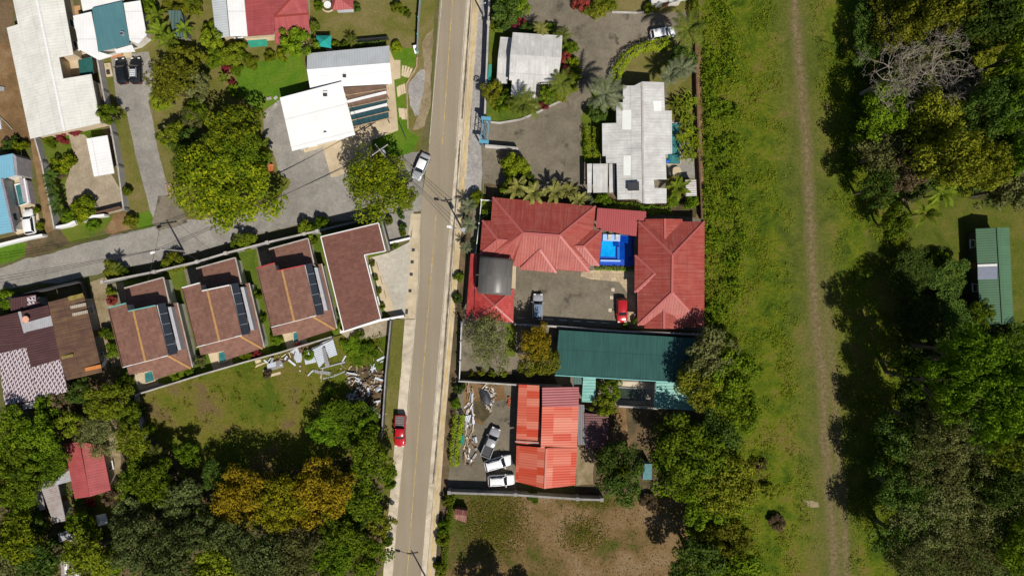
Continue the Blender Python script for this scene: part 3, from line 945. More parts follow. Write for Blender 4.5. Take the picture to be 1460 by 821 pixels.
# ---- light-blue roofed house, left edge
t = Thing('house', 'house with a light blue sheet roof, cut by the left edge of the photo', 'house', P(0, 275))
roof(t, 'roof', [flat([(-40, 230), (18, 219), (21, 250), (4, 255), (-40, 262)], 3.4)], r_blue)
roof(t, 'roof', [[(-40, 263, 3.6), (4, 255, 3.1), (20, 330, 3.1), (-40, 342, 3.6)]], r_blue)
MB().prism([P(18.5, 219, 3.5), P(23, 223, 3.5), P(25, 249, 3.5), P(21.5, 250, 3.5)], 0, 3.5).part(t, 'side_wall', plain('mauve_grey_wall', (.30, .28, .30), .85))
MB().bar(P(4, 255, 3.3), P(21, 331, 3.3), .35, .5).part(t, 'gutter', plain('mauve_gutter', (.25, .22, .25), .8))
walls(t, [(-40, 232), (16, 221), (18, 250), (3, 256), (18, 328), (-40, 340)], 3.1, white_wall, ins=.4, ztop=2.95, windows=4, **W3)
sheet('patio', [(8, 254), (36, 250), (54, 300), (58, 330), (26, 336), (20, 330)], M['patio'])
t = Thing('plunge_pool', 'small teal plunge pool on the terrace of the blue-roofed house', 'pool', P(31, 277))
pts = [P(*p) for p in ((21.5, 264), (34, 261), (40, 290), (28, 294))]
MB().prism(pts, .02, .18).part(t, 'water', pool_teal)
MB().tube([(p.x, p.y, .16) for p in pts + pts[:1]], .16, 6).part(t, 'rim', white_trim)
t = Thing('screen_wall', 'mauve grey screen wall slab beside the plunge pool', 'wall', P(44, 275))
MB().prism([P(35, 255, 0), P(46, 259, 0), P(52, 292, 0), P(41, 289, 0)], 0, 1.3).part(t, 'wall_body', plain('mauve_slab', (.34, .31, .34), .85))
MB().bar(P(34.5, 254, 1.32), P(40.5, 289, 1.32), .25, .12).part(t, 'coping', white_trim)

# ---- red and white roofed house, top
t = Thing('house', 'house at the top with a white strip and a rose red hipped roof', 'house', P(370, 20))
Z = q(200, 0, 3.73)
roof(t, 'lean_to_roof', [[(299, -25, 2.6), (320, -25, 2.8), (327, 52, 2.8), (308, 55, 2.6)]], r_grey)
roof(t, 'side_roof', [flat([(321, -25), (346, -25), (353, 52), (328, 52)], 3.3)], r_clean)
roof(t, 'roof', [[(347, -25, 3.2), (392, -25, 4.2), (391, 49, 4.2), (353, 52, 3.2)]], r_oldred)
roof(t, 'roof', [[(391, 24, 4.2), (415, -2, 4.9), (437, -2, 4.4), (440, 20, 4.2)],
                 [(391, 24, 4.2), (440, 20, 4.2), (441, 58, 3.2), (393, 63, 3.2)],
                 [(391, 24, 4.2), (391, -25, 4.3), (415, -2, 4.9)], [(391, -25, 4.3), (437, -25, 4.0), (437, -2, 4.4), (415, -2, 4.9)]], r_oldred, lift=.05)
caps(t, [((391, 24, 4.25), (415, -2, 4.95)), ((391, 24, 4.25), (440, 20, 4.25))], r_red)
walls(t, [(302, -24), (437, -24), (440, 56), (394, 60), (390, 47), (308, 52)], 3.2, cream_wall, ins=.5, ztop=2.5, windows=5, **W3)
sheet('patio', [(332, 52), (390, 50), (392, 58), (340, 60)], M['patio'])
sheet('patio', [(352, 58), (380, 56), (382, 66), (356, 68)], plain('green_matting', (.035, .27, .19), .9, .1))

t = Thing('garden_pavilion', 'small pavilion with a red pyramid roof beside the round white table', 'pavilion', P(490, 2))
roof(t, 'roof', [[(472, -13, 2.8), (503, -13, 2.8), (480, -4, 3.9)], [(503, -13, 2.8), (504, 13, 2.8), (480, -4, 3.9)], [(504, 13, 2.8), (474, 15, 2.8), (480, -4, 3.9)], [(474, 15, 2.8), (472, -13, 2.8), (480, -4, 3.9)]], r_oldred)
roof(t, 'porch_roof', [[(480, 14.5, 2.72), (504, 13.5, 2.72), (504.5, 17.5, 2.6), (482, 18.5, 2.6)]], r_tin)
for c in ((475, -11), (502, -11), (502, 12), (476, 13)):
    MB().tube([P(c[0], c[1], 0), P(c[0], c[1], 2.75)], .08, 8).part(t, 'post', white_trim)
MB().prism([P(476, -9, 0), P(500, -9, 0), P(500, 10, 0), P(477, 11, 0)], .02, .18).part(t, 'floor', M['walk_pale'])

# ---- white house with the glazed pergola
t = Thing('house', 'bright white house of two offset sheet roofs beside the road junction', 'house', P(480, 140))
a, b = (437.5, 99.5), (556, 90)
roof(t, 'roof', [[(438, 76.5, 3.2), (555, 65.5, 3.2), (556, 90, 4.0), (437.5, 99.5, 4.0)]], r_grey)  # slope turned from the sun: its shade is painted in as grey
roof(t, 'roof', [[(437.5, 99.5, 4.0), (556, 90, 4.0), (559, 119.5, 3.1), (442, 126, 3.1)]], r_clean, lift=.004)
roof(t, 'side_roof', [[(399, 139.5, 3.9), (487, 116.5, 3.9), (506.5, 192.5, 3.0), (416.5, 215.5, 3.0)]], r_clean)
walls(t, [(438, 76.5), (555, 65.5), (558, 118), (490, 121), (506, 192), (417, 215), (400, 141), (441, 129)], 3.2, white_wall, ins=.6, windows=7, **W3)
vent('roof_vent', 'small roof vent on the long upper roof of the bright white house', 'vent', 492, 108, 3.5, white_trim, (.6, .9, .45))
vent('roof_vent', 'small roof vent near the top of the square white roof', 'vent', 464.6, 135, 3.75, white_trim)
t2 = Thing('vent_pipe', 'round vent pipe on the lower part of the square white roof', 'pipe', P(464, 191, 3.2))
MB().tube([P(464, 191, 3.1), P(464, 191, 3.7)], .18, 10).part(t2, 'pipe', grey_metal)
MB().tube([P(464, 191, 3.72), P(464, 191, 3.78)], .26, 10).part(t2, 'cap', white_trim)
t = Thing('pergola', 'timber pergola with dark glass panels and two white beams beside the white house', 'pergola', P(525, 150))
br = plain('brown_pergola_deck', (.17, .105, .075), .8, .2, var=.3, scale=.8)
Z = q(380, 50, 3.732)
roof(t, 'deck_panel', [flat(Z((412, 280), (636, 264), (640, 300), (428, 345)), 2.75)], br, .06)
roof(t, 'deck_panel', [flat(Z((436, 362), (640, 312), (642, 338), (440, 384)), 2.7)], br, .06)
for pts in (((440, 386), (642, 340), (643, 360), (446, 406)), ((450, 428), (644, 382), (648, 405), (456, 452)), ((457, 456), (649, 410), (651, 440), (464, 486))):
    roof(t, 'glass_panel', [flat(Z(*pts), 2.7)], teal_glass, .04)
for a, b, w in (((430, 356), (638, 305), .42), ((448, 418), (643, 370), .42)):
    MB().bar(P(*Z(a)[0], 2.9), P(*Z(b)[0], 2.9), w, .22).part(t, 'beam', white_trim)
for a, b in (((420, 322), (650, 284)), ((440, 386), (656, 340)), ((456, 454), (662, 404)), ((465, 488), (668, 440))):
    MB().bar(P(*Z(a)[0], 2.82), P(*Z(b)[0], 2.82), .11, .14).part(t, 'rafter', wood)
for k in range(1, 7):
    MB().bar(P(*Z((446 + 29 * k, 408 - 6.8 * k))[0], 2.78), P(*Z((464 + 27 * k, 484 - 6.6 * k))[0], 2.78), .05, .06).part(t, 'glazing_bar', dark_metal)
for c in ((642, 268), (650, 340), (654, 405), (655, 470), (470, 500), (560, 480)):
    p = Z(c)[0]
    MB().bar(P(p[0], p[1], 0), P(p[0], p[1], 2.7), .12).part(t, 'post', wood)
for k in range(4):
    MB().bar(P(*Z((500 + 38 * k, 480 - 9 * k))[0], .3), P(*Z((512 + 38 * k, 510 - 9 * k))[0], .3), .06).part(t, 'rail', wood)

# ---- the row of three brown-tiled houses
Z = q(150, 380, 4.564)
t = Thing('brown_house', 'brown-tiled two-storey house with teal trim, leftmost of the row of three', 'house', P(214, 480), 'brown-tiled houses in a row')
back = Z((125, 140), (380, 70), (420, 240), (150, 275))
roof(t, 'back_roof', [[(*back[0], 3.0), (*back[1], 3.0), (*back[2], 3.2), (*back[3], 3.2)]], r_brown)
mainp = Z((20, 270), (135, 238), (150, 290), (330, 252), (410, 578), (115, 655))
ra, rb = Z((178, 268), (262, 615))
wl = slope([mainp[0], mainp[1], mainp[2], ra, rb, mainp[5]], ra, rb, 6.3, .1)
wr = slope([ra, mainp[3], mainp[4], rb], ra, rb, 6.3, .1)
wl.insert(3, (*Z((183, 283))[0], 6.3))
wl.pop(4)
wr[0] = (*Z((183, 283))[0], 6.3)
roof(t, 'main_roof', [wl, wr], r_brown)
caps(t, [((*Z((183, 283))[0], 6.3), (*rb, 6.3))], orange_cap, .34)
low = Z((425, 240), (470, 235), (570, 655), (320, 735), (305, 675), (155, 705), (140, 655), (410, 578), (472, 560))
roof(t, 'lower_roof', [[(*low[0], 3.3), (*low[1], 3.0), (*low[2], 2.8), (*Z((410, 578))[0], 3.3), (*Z((478, 545))[0], 3.35)]], r_brown)
roof(t, 'lower_roof', [[(*Z((410, 578))[0], 3.3), (*low[2], 2.8), (*low[3], 2.8), (*low[4], 3.0), (*low[5], 2.9), (*low[6], 3.15)]], r_brown, lift=.004)
caps(t, [((*Z((412, 582))[0], 3.32), (*Z((558, 662))[0], 2.85))], orange_cap, .34, name='hip_cap')
sk = Z((335, 245), (390, 235), (470, 565), (412, 578))
roof(t, 'glass_roof', [[(*sk[0], 5.4), (*sk[1], 4.6), (*sk[2], 4.6), (*sk[3], 5.4)]], black_glass, .08)
for k in range(1, 5):
    f = k / 5
    A = P(sk[0][0] + (sk[3][0] - sk[0][0]) * f, sk[0][1] + (sk[3][1] - sk[0][1]) * f, 5.43)
    B = P(sk[1][0] + (sk[2][0] - sk[1][0]) * f, sk[1][1] + (sk[2][1] - sk[1][1]) * f, 4.63)
    MB().bar(A, B, .05).part(t, 'glazing_bar', grey_metal)
MB().bar(P(*Z((338, 250))[0], 5.5), P(*Z((410, 574))[0], 5.5), .12, .2).part(t, 'gutter', white_trim)
par = [P(*p, 4.6) for p in Z((404, 265), (424, 262), (492, 542), (470, 545))]
MB().prism(par, 0, 4.4).part(t, 'parapet', plain('pale_grey_parapet', (.42, .41, .44), .8, .2, var=.15))
up = [P(*p, 5.6) for p in Z((30, 278), (132, 250), (146, 300), (325, 262), (400, 570), (122, 645))]
V, F = [], []
for i, p in enumerate(up): V += [(p.x, p.y, 0), (p.x, p.y, 5.7)]
F = [(2 * i, 2 * ((i + 1) % 6), 2 * ((i + 1) % 6) + 1, 2 * i + 1) for i in range(6)]
t.part('wall', V, F, white_wall)
bw = [P(*p, 3.0) for p in Z((138, 150), (372, 84), (412, 240), (150, 290))]
V = [v for p in bw for v in ((p.x, p.y, 0), (p.x, p.y, 2.82))]
t.part('wall', V, [(2 * i, 2 * ((i + 1) % 4), 2 * ((i + 1) % 4) + 1, 2 * i + 1) for i in range(4)], white_wall)
lw = [P(*p, 2.9) for p in Z((430, 250), (462, 245), (555, 645), (325, 720), (312, 668), (160, 695), (150, 650))]
V = [v for p in lw for v in ((p.x, p.y, 0), (p.x, p.y, 2.6))]
t.part('wall', V, [(2 * i, 2 * (i + 1), 2 * (i + 1) + 1, 2 * i + 1) for i in range(6)], white_wall)
for (x, y, z, rz) in ((263, 460, 1.6, -1.3), (268, 490, 1.6, -1.3), (240, 534, 1.5, .27)):
    p = P(x, y + (0 if y > 420 else 2), 0)
    f = MB().box((p.x, p.y, z), (1.2, .16, 1.1), rz).part(t, 'window', white_trim)
    MB().box((p.x, p.y, z), (1.0, .22, .9), rz).part(t, 'pane', win_glass, parent=f)
fb = MB()
for a, b in ((mainp[0], mainp[1]), (mainp[2], mainp[3])):
    za, zb = [s[2] for s in slope([a, b], ra, rb, 6.3, .1)]
    fb = MB().bar(P(*a, za + .06), P(*b, zb + .06), .16, .3).part(t, 'fascia', teal_trim)
MB().bar(P(*mainp[0], 6.0), P(*mainp[5], 6.0), .14, .26).part(t, 'barge_board', wood_dark)
MB().bar(P(*mainp[5], 5.95), P(*mainp[4], 5.95), .12, .22).part(t, 'barge_board', white_trim)
for a, b, z in ((back[0], back[1], 3.05), (back[1], back[2], 3.15), (low[1], low[2], 2.95)):
    MB().bar(P(*a, z), P(*b, z), .17, .2).part(t, 'edge_trim', cap_pale)
hB = copy_tree(t.root)
hC = copy_tree(t.root)
k6 = S * (H - 6) / H
for hc, dx, dy, lab, trim in ((hB, 105.2, -28.8, 'brown-tiled two-storey house with white trim, middle of the row of three', white_trim), (hC, 211.6, -57, 'brown-tiled two-storey house with red trim, rightmost of the row of three', red_trim)):
    hc.location = t.loc + Vector((dx * k6, -dy * k6, 0))
    hc['label'] = lab
    for ch in hc.children:
        if ch.name.startswith('fascia'):
            ch.material_slots[0].link = 'OBJECT'
            ch.material_slots[0].material = trim
for i, (dx, dy, lab) in enumerate(((0, 0, 'leftmost'), (105.2, -28.8, 'middle'), (211.6, -57, 'rightmost'))):
    tp = Thing('plunge_pool', 'teal plunge pool in the notch behind the %s of the three brown houses' % lab, 'pool', P(213 + dx, 537 + dy), 'plunge pools of the brown houses')
    pts = [P(x + dx, y + dy) for x, y in ((206, 531), (218, 527), (222, 542), (208, 546))]
    MB().prism(pts, .02, .2).part(tp, 'water', pool_teal)
    MB().tube([(p.x, p.y, .17) for p in pts + pts[:1]], .15, 6).part(tp, 'rim', M['patio'])

# ---- the L-shaped dark brown roof
Z = q(450, 300, 4.5625)
t = Thing('brown_house', 'dark brown L-shaped house with a white edged roof beside the pale gravel drive', 'house', P(505, 400))
Lp = Z((35, 172), (410, 82), (455, 265), (318, 290), (425, 705), (185, 785))
c0, c1 = Z((35, 172), (410, 82))
roof(t, 'roof', [slope(Lp, c0, c1, 4.6, .07)], r_brown2)
zz = slope(Lp, c0, c1, 4.6, .07)
for i in range(6):
    A, B = P(*zz[i]), P(*zz[(i + 1) % 6])
    MB().bar(A + Vector((0, 0, .05)), B + Vector((0, 0, .05)), .14, .2).part(t, 'fascia', white_trim)
caps(t, [((*Z((276, 126))[0], 4.5), (*Z((310, 268))[0], 4.25))], cap_pale, .1, .04, name='flashing')
walls(t, Lp, 4.2, white_wall, ins=.4, windows=7, **W3)
Z0 = q(450, 300, 4.5625)
for k in range(3):
    a, b = Z0((396 + 24 * k, 335 + 92 * k), (410 + 24 * k, 390 + 92 * k))
    sheet('drain_grate', [a, (a[0] + .9, a[1]), (b[0] + .9, b[1]), b], M['drain'])

# ---- rusted brown compound, left edge
Z = q(0, 410, 4.32)
t = Thing('warehouse', 'sprawling rusted brown and maroon sheet roof with half-stripped white paint, left edge', 'warehouse', P(70, 500))


def zz_(pts, z): return [(p[0], p[1], z) for p in Z(*pts)]


roof(t, 'roof', [[(*p, z) for p, z in zip(Z((295, 90), (515, 35), (630, 520), (410, 570), (370, 440)), (4.3, 3.6, 3.6, 4.3, 4.3))]], r_rust)
roof(t, 'roof', [[(*p, z) for p, z in zip(Z((122, 150), (295, 106), (372, 440), (190, 492), (160, 365)), (3.9, 4.2, 4.2, 3.9, 3.9))]], r_maroon)
roof(t, 'roof', [[(*p, z) for p, z in zip(Z((-160, 215), (122, 148), (165, 367), (-160, 440)), (3.5, 3.85, 3.85, 3.5))]], r_maroon)
roof(t, 'painted_roof', [[(*p, z) for p, z in zip(Z((-5, 400), (160, 365), (190, 490), (230, 690), (30, 722), (5, 560)), (3.5, 3.8, 3.8, 3.7, 3.2, 3.3))]], r_patchy)
roof(t, 'painted_roof', [[(*p, z) for p, z in zip(Z((192, 492), (372, 440), (415, 640), (232, 690)), (3.82, 4.1, 4.0, 3.75))]], r_patchy, lift=.02)
roof(t, 'low_roof', [zz_([(32, 722), (225, 688), (255, 735), (52, 792)], 3.0)], r_maroon)
roof(t, 'porch_roof', [zz_([(60, 68), (220, 42), (225, 88), (245, 90), (246, 118), (66, 148)], 3.0)], r_maroon)
roof(t, 'patch_sheet', [zz_([(140, 220), (315, 172), (326, 234), (152, 275)], 4.2)], r_tin, .03, keep=False)
roof(t, 'valley_flashing', [zz_([(110, 150), (128, 146), (162, 276), (146, 280)], 4.05)], r_tin, .05, keep=False)
pale_p = roof_mat('pale_patch_sheet', (.46, .40, .32), pitch=.3, var=.25, dirt=(.25, .2, .12))
roof(t, 'patch_sheet', [zz_([(432, 113), (528, 92), (530, 112), (436, 132)], 3.98)], pale_p, .03, keep=False)
roof(t, 'patch_sheet', [zz_([(443, 158), (538, 137), (541, 157), (448, 177)], 3.98)], pale_p, .03, keep=False)
roof(t, 'patch_sheet', [zz_([(522, 494), (620, 472), (624, 495), (526, 516)], 4.0)], plain('orange_patch', (.52, .19, .05), .7), .03, keep=False)
roof(t, 'patch_sheet', [zz_([(418, 56), (510, 34), (516, 60), (424, 82)], 4.0)], plain('lichen_yellow_patch', (.24, .19, .05), .9, var=.5), .03, keep=False)
roof(t, 'patch_sheet', [zz_([(376, 424), (448, 406), (452, 424), (382, 442)], 4.36)], plain('lichen_patch', (.21, .16, .05), .9, var=.5), .03, keep=False)
roof(t, 'patch_sheet', [zz_([(138, 715), (240, 692), (252, 728), (142, 752)], 3.2)], r_tin, .03, keep=False)
roof(t, 'patch_sheet', [zz_([(165, 60), (218, 50), (222, 96), (170, 108)], 3.05)], r_patchy, .03, keep=False)
walls(t, Z((-150, 225), (120, 155), (290, 100), (512, 45), (620, 515), (415, 560), (250, 725), (50, 780), (0, 560)), 3.4, grey_wall, ins=.5, ztop=3.0, windows=6, **W3)
walls(t, Z((62, 72), (222, 46), (242, 116), (68, 146)), 3.0, grey_wall, ins=.3, ztop=2.8, windows=0)
t = Thing('satellite_dish', 'round salmon pink dish standing on the maroon roof', 'dish', P(*Z((160, 198))[0], 4.0))
p = P(*Z((160, 196))[0], 4.6)
MB().tube([(p.x, p.y, 3.9), (p.x, p.y, 4.6)], .06, 6).part(t, 'mast', grey_metal)
MB().tube([(p.x, p.y, 4.6), (p.x, p.y, 4.7)], [.42, .56], 18).part(t, 'dish', plain('salmon_paint', (.72, .36, .25), .6))

# ---- small red house and sheds, bottom left
Z = q(30, 620, 4.082)
t = Thing('cottage', 'small rose red sheet-roofed cottage among the trees at lower left', 'house', P(128, 672))
roof(t, 'roof', [[(*p, z) for p, z in zip(Z((250, 50), (338, 40), (402, 358), (312, 370)), (3.3, 3.6, 3.6, 3.3))]], r_oldred)
roof(t, 'roof', [[(*p, z) for p, z in zip(Z((346, 40), (470, 60), (522, 320), (402, 358)), (4.2, 3.5, 3.5, 4.2))]], r_oldred)
walls(t, Z((272, 64), (470, 74), (515, 316), (316, 362)), 3.4, cream_wall, ins=.4, ztop=3.0, windows=5, **W3)
t = Thing('tin_shed', 'long shed with a rust-streaked grey tin roof left of the red cottage', 'shed', P(75, 715))
roof(t, 'roof', [[(*p, z) for p, z in zip(Z((105, 275), (208, 262), (260, 498), (188, 514)), (2.6, 2.9, 2.9, 2.6))]], r_rusttin)
roof(t, 'link_roof', [[(*p, z) for p, z in zip(Z((192, 262), (285, 200), (300, 265), (208, 290)), (2.9, 3.0, 3.0, 2.9))]], r_tin, lift=.06)
roof(t, 'lean_to_roof', [[(*p, z) for p, z in zip(Z((62, 300), (108, 285), (140, 430), (110, 440)), (2.1, 2.5, 2.5, 2.1))]], r_rusttin)
walls(t, Z((110, 278), (205, 266), (255, 494), (190, 510)), 2.7, grey_wall, ins=.3, ztop=2.4, windows=2, **W3)
t = Thing('hut', 'little grey tin hut under the trees below the rust-streaked shed', 'shed', P(93, 768))
roof(t, 'roof', [[(*p, z) for p, z in zip(Z((216, 572), (280, 552), (286, 596), (222, 626)), (2.2, 2.5, 2.5, 2.2))], [(*p, z) for p, z in zip(Z((280, 552), (300, 545), (322, 600), (286, 620)), (2.5, 2.2, 2.2, 2.5))]], r_tin)
walls(t, Z((216, 572), (298, 548), (320, 604), (222, 626)), 2.2, grey_wall, ins=.15, ztop=2.0, windows=1, frame=white_trim, pane=win_glass)
t = Thing('gazebo', 'small gazebo with a white pyramid top on a cream slab', 'gazebo', P(150, 738))
c4 = Z((434, 468), (492, 455), (508, 514), (448, 530))
ap = Z((462, 492))[0]
roof(t, 'roof', [[(*c4[i], 2.2), (*c4[(i + 1) % 4], 2.2), (*ap, 3.0)] for i in range(4)], r_clean, .06)
for c in c4: MB().tube([P(*c, 0), P(*c, 2.2)], .05, 6).part(t, 'post', grey_metal)
MB().prism([P(*p, 0) for p in Z((500, 448), (570, 430), (582, 516), (520, 540))], 0, .2).part(t, 'slab', M['patio'])
t = Thing('tin_shed', 'grey and white tin shed roof cut by the bottom edge at lower left', 'shed', P(100, 815))
roof(t, 'roof', [[(*p, z) for p, z in zip(Z((228, 735), (290, 738), (350, 860), (240, 880)), (2.4, 2.8, 2.8, 2.4))]], r_rusttin)
roof(t, 'patch_sheet', [[(*p, 2.85) for p in Z((252, 738), (268, 738), (270, 806), (254, 806))]], r_clean, .03)
roof(t, 'patch_sheet', [[(*p, 2.95) for p in Z((318, 805), (345, 800), (350, 850), (322, 850))]], r_clean, .03)
walls(t, Z((230, 738), (290, 740), (345, 856), (242, 872)), 2.4, grey_wall, ins=.2, ztop=2.2, windows=1, frame=white_trim, pane=win_glass)

# ---- white house in the walled compound (left)
Z = q(690, 30, 5.473)
t = Thing('house', 'aged white sheet-roofed house ringed by shrubs at the bend of the dark gravel yard', 'house', P(760, 95))
a, b = Z((205, 262), (604, 286))
Np = Z((225, 90), (612, 115), (604, 286), (205, 262))
Sp = Z((205, 262), (604, 286), (575, 470), (410, 478), (400, 608), (210, 590), (218, 465), (195, 462))
roof(t, 'roof', [slope(Np, a, b, 4.6, .2)], r_aged)
roof(t, 'roof', [slope(Sp, a, b, 4.6, .16)], r_aged, lift=.003)
roof(t, 'side_roof', [[(*p, z) for p, z in zip(Z((128, 125), (217, 131), (207, 300), (108, 296)), (2.5, 2.5, 2.9, 2.9))], [(*p, z) for p, z in zip(Z((108, 296), (207, 300), (180, 490), (98, 485)), (2.9, 2.9, 2.3, 2.3))]], r_aged, keep=False)
walls(t, Np[:2] + Sp[2:], 3.6, white_wall, ins=.6, windows=6, **W3)
walls(t, Z((132, 130), (217, 134), (185, 485), (102, 480)), 2.5, white_wall, ins=.35, ztop=2.2, windows=0)

# ---- white house (right) with carport, pool
Z = q(820, 100, 4.105)
t = Thing('house', 'large stepped white sheet-roofed house with a teal pool on its right side', 'house', P(905, 205))
a, b = Z((392, 70), (400, 780))
Wp = Z((392, 68), (345, 92), (280, 92), (280, 190), (240, 192), (242, 310), (158, 313), (160, 503), (180, 503), (182, 545), (243, 545), (248, 758), (365, 755), (395, 778), (400, 780))
Ep = Z((392, 68), (520, 72), (525, 238), (565, 238), (568, 490), (530, 492), (535, 640), (460, 640), (465, 690), (535, 692), (535, 780), (400, 780))
roof(t, 'roof', [slope(Wp, a, b, 4.7, .15)], r_aged)
roof(t, 'roof', [slope(Ep, a, b, 4.7, .15)], r_aged, lift=.003)
caps(t, [((*a, 4.72), (*b, 4.72))], cap_pale, .3)
pale_sky = plain('milky_skylight_sheet', (.72, .74, .71), .4, .4, var=.06)
for pts, z in ((((275, 232), (328, 232), (328, 348), (275, 348)), 4.2), (((282, 500), (327, 500), (325, 617), (282, 617)), 4.2), (((455, 180), (505, 180), (505, 240), (460, 240)), 4.3)):
    roof(t, 'skylight', [slope(Z(*pts), a, b, 4.76, .15)], pale_sky, .03, keep=False)
walls(t, Wp[1:-1] + Ep[::-1][:-1], 3.8, white_wall, ins=.5, windows=8, **W3)
ch = [P(*p, 4.4) for p in Z((310, 668), (365, 660), (366, 704), (310, 706))]
MB().prism(ch, 3.8, 5.0).part(t, 'chimney', grey_wall)
MB().prism([Vector((c.x * 1.0, c.y, 0)) for c in inset(ch, -.12)], 5.002, 5.1).part(t, 'chimney_cap', dark_metal)
t = Thing('carport', 'white three-panel carport roof beside the stepped white house', 'carport', P(856, 254))
for x0, x1 in ((70, 99), (104, 193), (198, 234)):
    roof(t, 'roof_panel', [[(*p, 2.7) for p in Z((x0, 549), (x1, 548), (x1 - 3, 716), (x0 + 2, 718))]], r_aged)
for c in ((76, 555), (228, 555), (76, 710), (224, 708), (150, 552), (150, 712)):
    p = Z(c)[0]
    MB().tube([P(*p, 0), P(*p, 2.56)], .07, 6).part(t, 'post', grey_metal)
for yy in (570, 690):
    MB().bar(P(*Z((70, yy))[0], 2.5), P(*Z((232, yy))[0], 2.5), .1, .12).part(t, 'beam', dark_metal)
t = Thing('swimming_pool', 'narrow teal swimming pool along the right side of the stepped white house', 'pool', P(958, 205))
pp = [P(*p) for p in Z((560, 308), (616, 312), (614, 552), (535, 552), (535, 490), (560, 490))]
MB().prism(pp, .02, .16).part(t, 'water', pool_teal)
MB().tube([(p.x, p.y, .14) for p in pp + pp[:1]], .16, 6).part(t, 'rim', M['walk_pale'])
t = Thing('pool_float', 'small bright blue float lying at the pool edge', 'float', P(*Z((540, 532))[0], .2))
MB().tube([P(*Z((535, 525))[0], .3), P(*Z((545, 542))[0], .3)], [.35, .25], 8).part(t, 'cushion', plain('bright_blue_vinyl', (.02, .12, .6), .4), smooth=True)
t = Thing('garden_table', 'round cream table on the terrace below the teal pool', 'table', P(*Z((590, 600))[0]))
p = P(*Z((588, 598))[0])
MB().tube([(p.x, p.y, .72), (p.x, p.y, .78)], .8, 20).part(t, 'tabletop', M['patio'])
MB().tube([(p.x, p.y, 0), (p.x, p.y, .72)], .1, 8).part(t, 'leg', grey_metal)
t = Thing('tin_shed', 'small white shed with rusty roof edges by the meadow wall', 'shed', P(*Z((680, 690))[0]))
roof(t, 'roof', [[(*p, z) for p, z in zip(Z((645, 642), (708, 640), (712, 735), (648, 738)), (2.3, 2.5, 2.5, 2.3))]], roof_mat('rusty_white_sheet', (.62, .60, .58), pitch=.35, var=.15, dirt=(.22, .11, .07), dirt_amt=.8))
walls(t, Z((645, 642), (708, 640), (712, 735), (648, 738)), 2.3, grey_wall, ins=.15, ztop=2.1, windows=1, frame=white_trim, pane=win_glass)
t = Thing('pavilion', 'pale roof edge of a building cut off along the top above the palm', 'building', P(953, -8))
roof(t, 'roof', [[(926, -22, 3.2), (976, -22, 3.2), (977, 1, 2.9), (929, 5, 2.9)]], r_aged)
walls(t, [(926, -22), (976, -22), (977, 1), (929, 5)], 3.0, white_wall, ins=.4, ztop=2.6, windows=2, **W3)

# ---- red hipped compound
Z = q(670, 270, 6.316)
t = Thing('house', 'wide rose red hipped roof with three small side gables, left of the blue pool', 'house', P(770, 335))


def z3(*p): return [(*Z((a[0], a[1]))[0], a[2]) for a in p]


rl, rr = (480, 393, 5.6), (808, 416, 5.6)
roof(t, 'roof', [z3((205, 72, 3.2), (1132, 152, 3.2), rr, rl),
                 z3((1132, 152, 3.2), (1115, 362, 3.25), (1078, 690, 3.2), (1075, 745, 3.0), rr),
                 z3(rl, rr, (1075, 745, 3.0)), z3(rl, (1075, 745, 3.0), (775, 725, 3.06), (385, 690, 3.05)), z3(rl, (385, 690, 3.05), (388, 628, 3.35), (225, 612, 3.2)),
                 z3((205, 72, 3.2), rl, (225, 612, 3.2), (185, 590, 3.2), (190, 283, 3.2))], r_red)
roof(t, 'side_roof', [z3((112, 280, 3.2), (190, 283, 3.22), (335, 460, 4.45), (250, 453, 4.45)), z3((112, 280, 3.2), (250, 453, 4.45), (88, 585, 3.2)), z3((88, 585, 3.2), (250, 453, 4.45), (335, 460, 4.45), (185, 594, 3.24))], r_red, lift=.06)
roof(t, 'side_roof', [z3((1190, 370, 3.2), (1112, 362, 3.22), (945, 513, 4.45), (1022, 516, 4.45)), z3((1190, 370, 3.2), (1022, 516, 4.45), (1162, 690, 3.2)), z3((1162, 690, 3.2), (1022, 516, 4.45), (945, 513, 4.45), (1080, 686, 3.22))], r_red, lift=.06)
roof(t, 'front_gable', [z3((630, 545, 4.5), (452, 720, 3.1), (777, 752, 3.1)), z3((630, 545, 4.5), (452, 720, 3.1), (455, 690, 3.1)), z3((630, 545, 4.5), (777, 752, 3.1), (782, 722, 3.05))], r_red, lift=.08)
r_cap = roof_mat('rose_ridge_tile', (.44, .115, .105), pitch=.4, var=.1)
caps(t, [(z3(rl)[0], z3(rr)[0])] + [(z3(a)[0], z3(b)[0]) for a, b in ((rl, (205, 72, 3.2)), (rr, (1132, 152, 3.2)), (rr, (1075, 745, 3.0)), (rl, (225, 612, 3.2)), ((250, 453, 4.5), (112, 280, 3.25)), ((250, 453, 4.5), (88, 585, 3.25)), ((250, 453, 4.5), (335, 460, 4.5)), ((1022, 516, 4.5), (1190, 370, 3.25)), ((1022, 516, 4.5), (1162, 690, 3.25)), ((1022, 516, 4.5), (945, 513, 4.5)), ((630, 545, 4.56), (452, 720, 3.15)), ((630, 545, 4.56), (777, 752, 3.15)))], r_cap, .34)
ol = Z((205, 72), (1132, 152), (1115, 362), (1190, 370), (1162, 690), (1078, 690), (1075, 745), (777, 750), (452, 718), (385, 690), (388, 628), (225, 612), (88, 585), (112, 280), (190, 283))
walls(t, ol, 3.2, cream_wall, ins=.7, ztop=2.85, windows=8, **W3)
Z = q(845, 290, 4.3235)
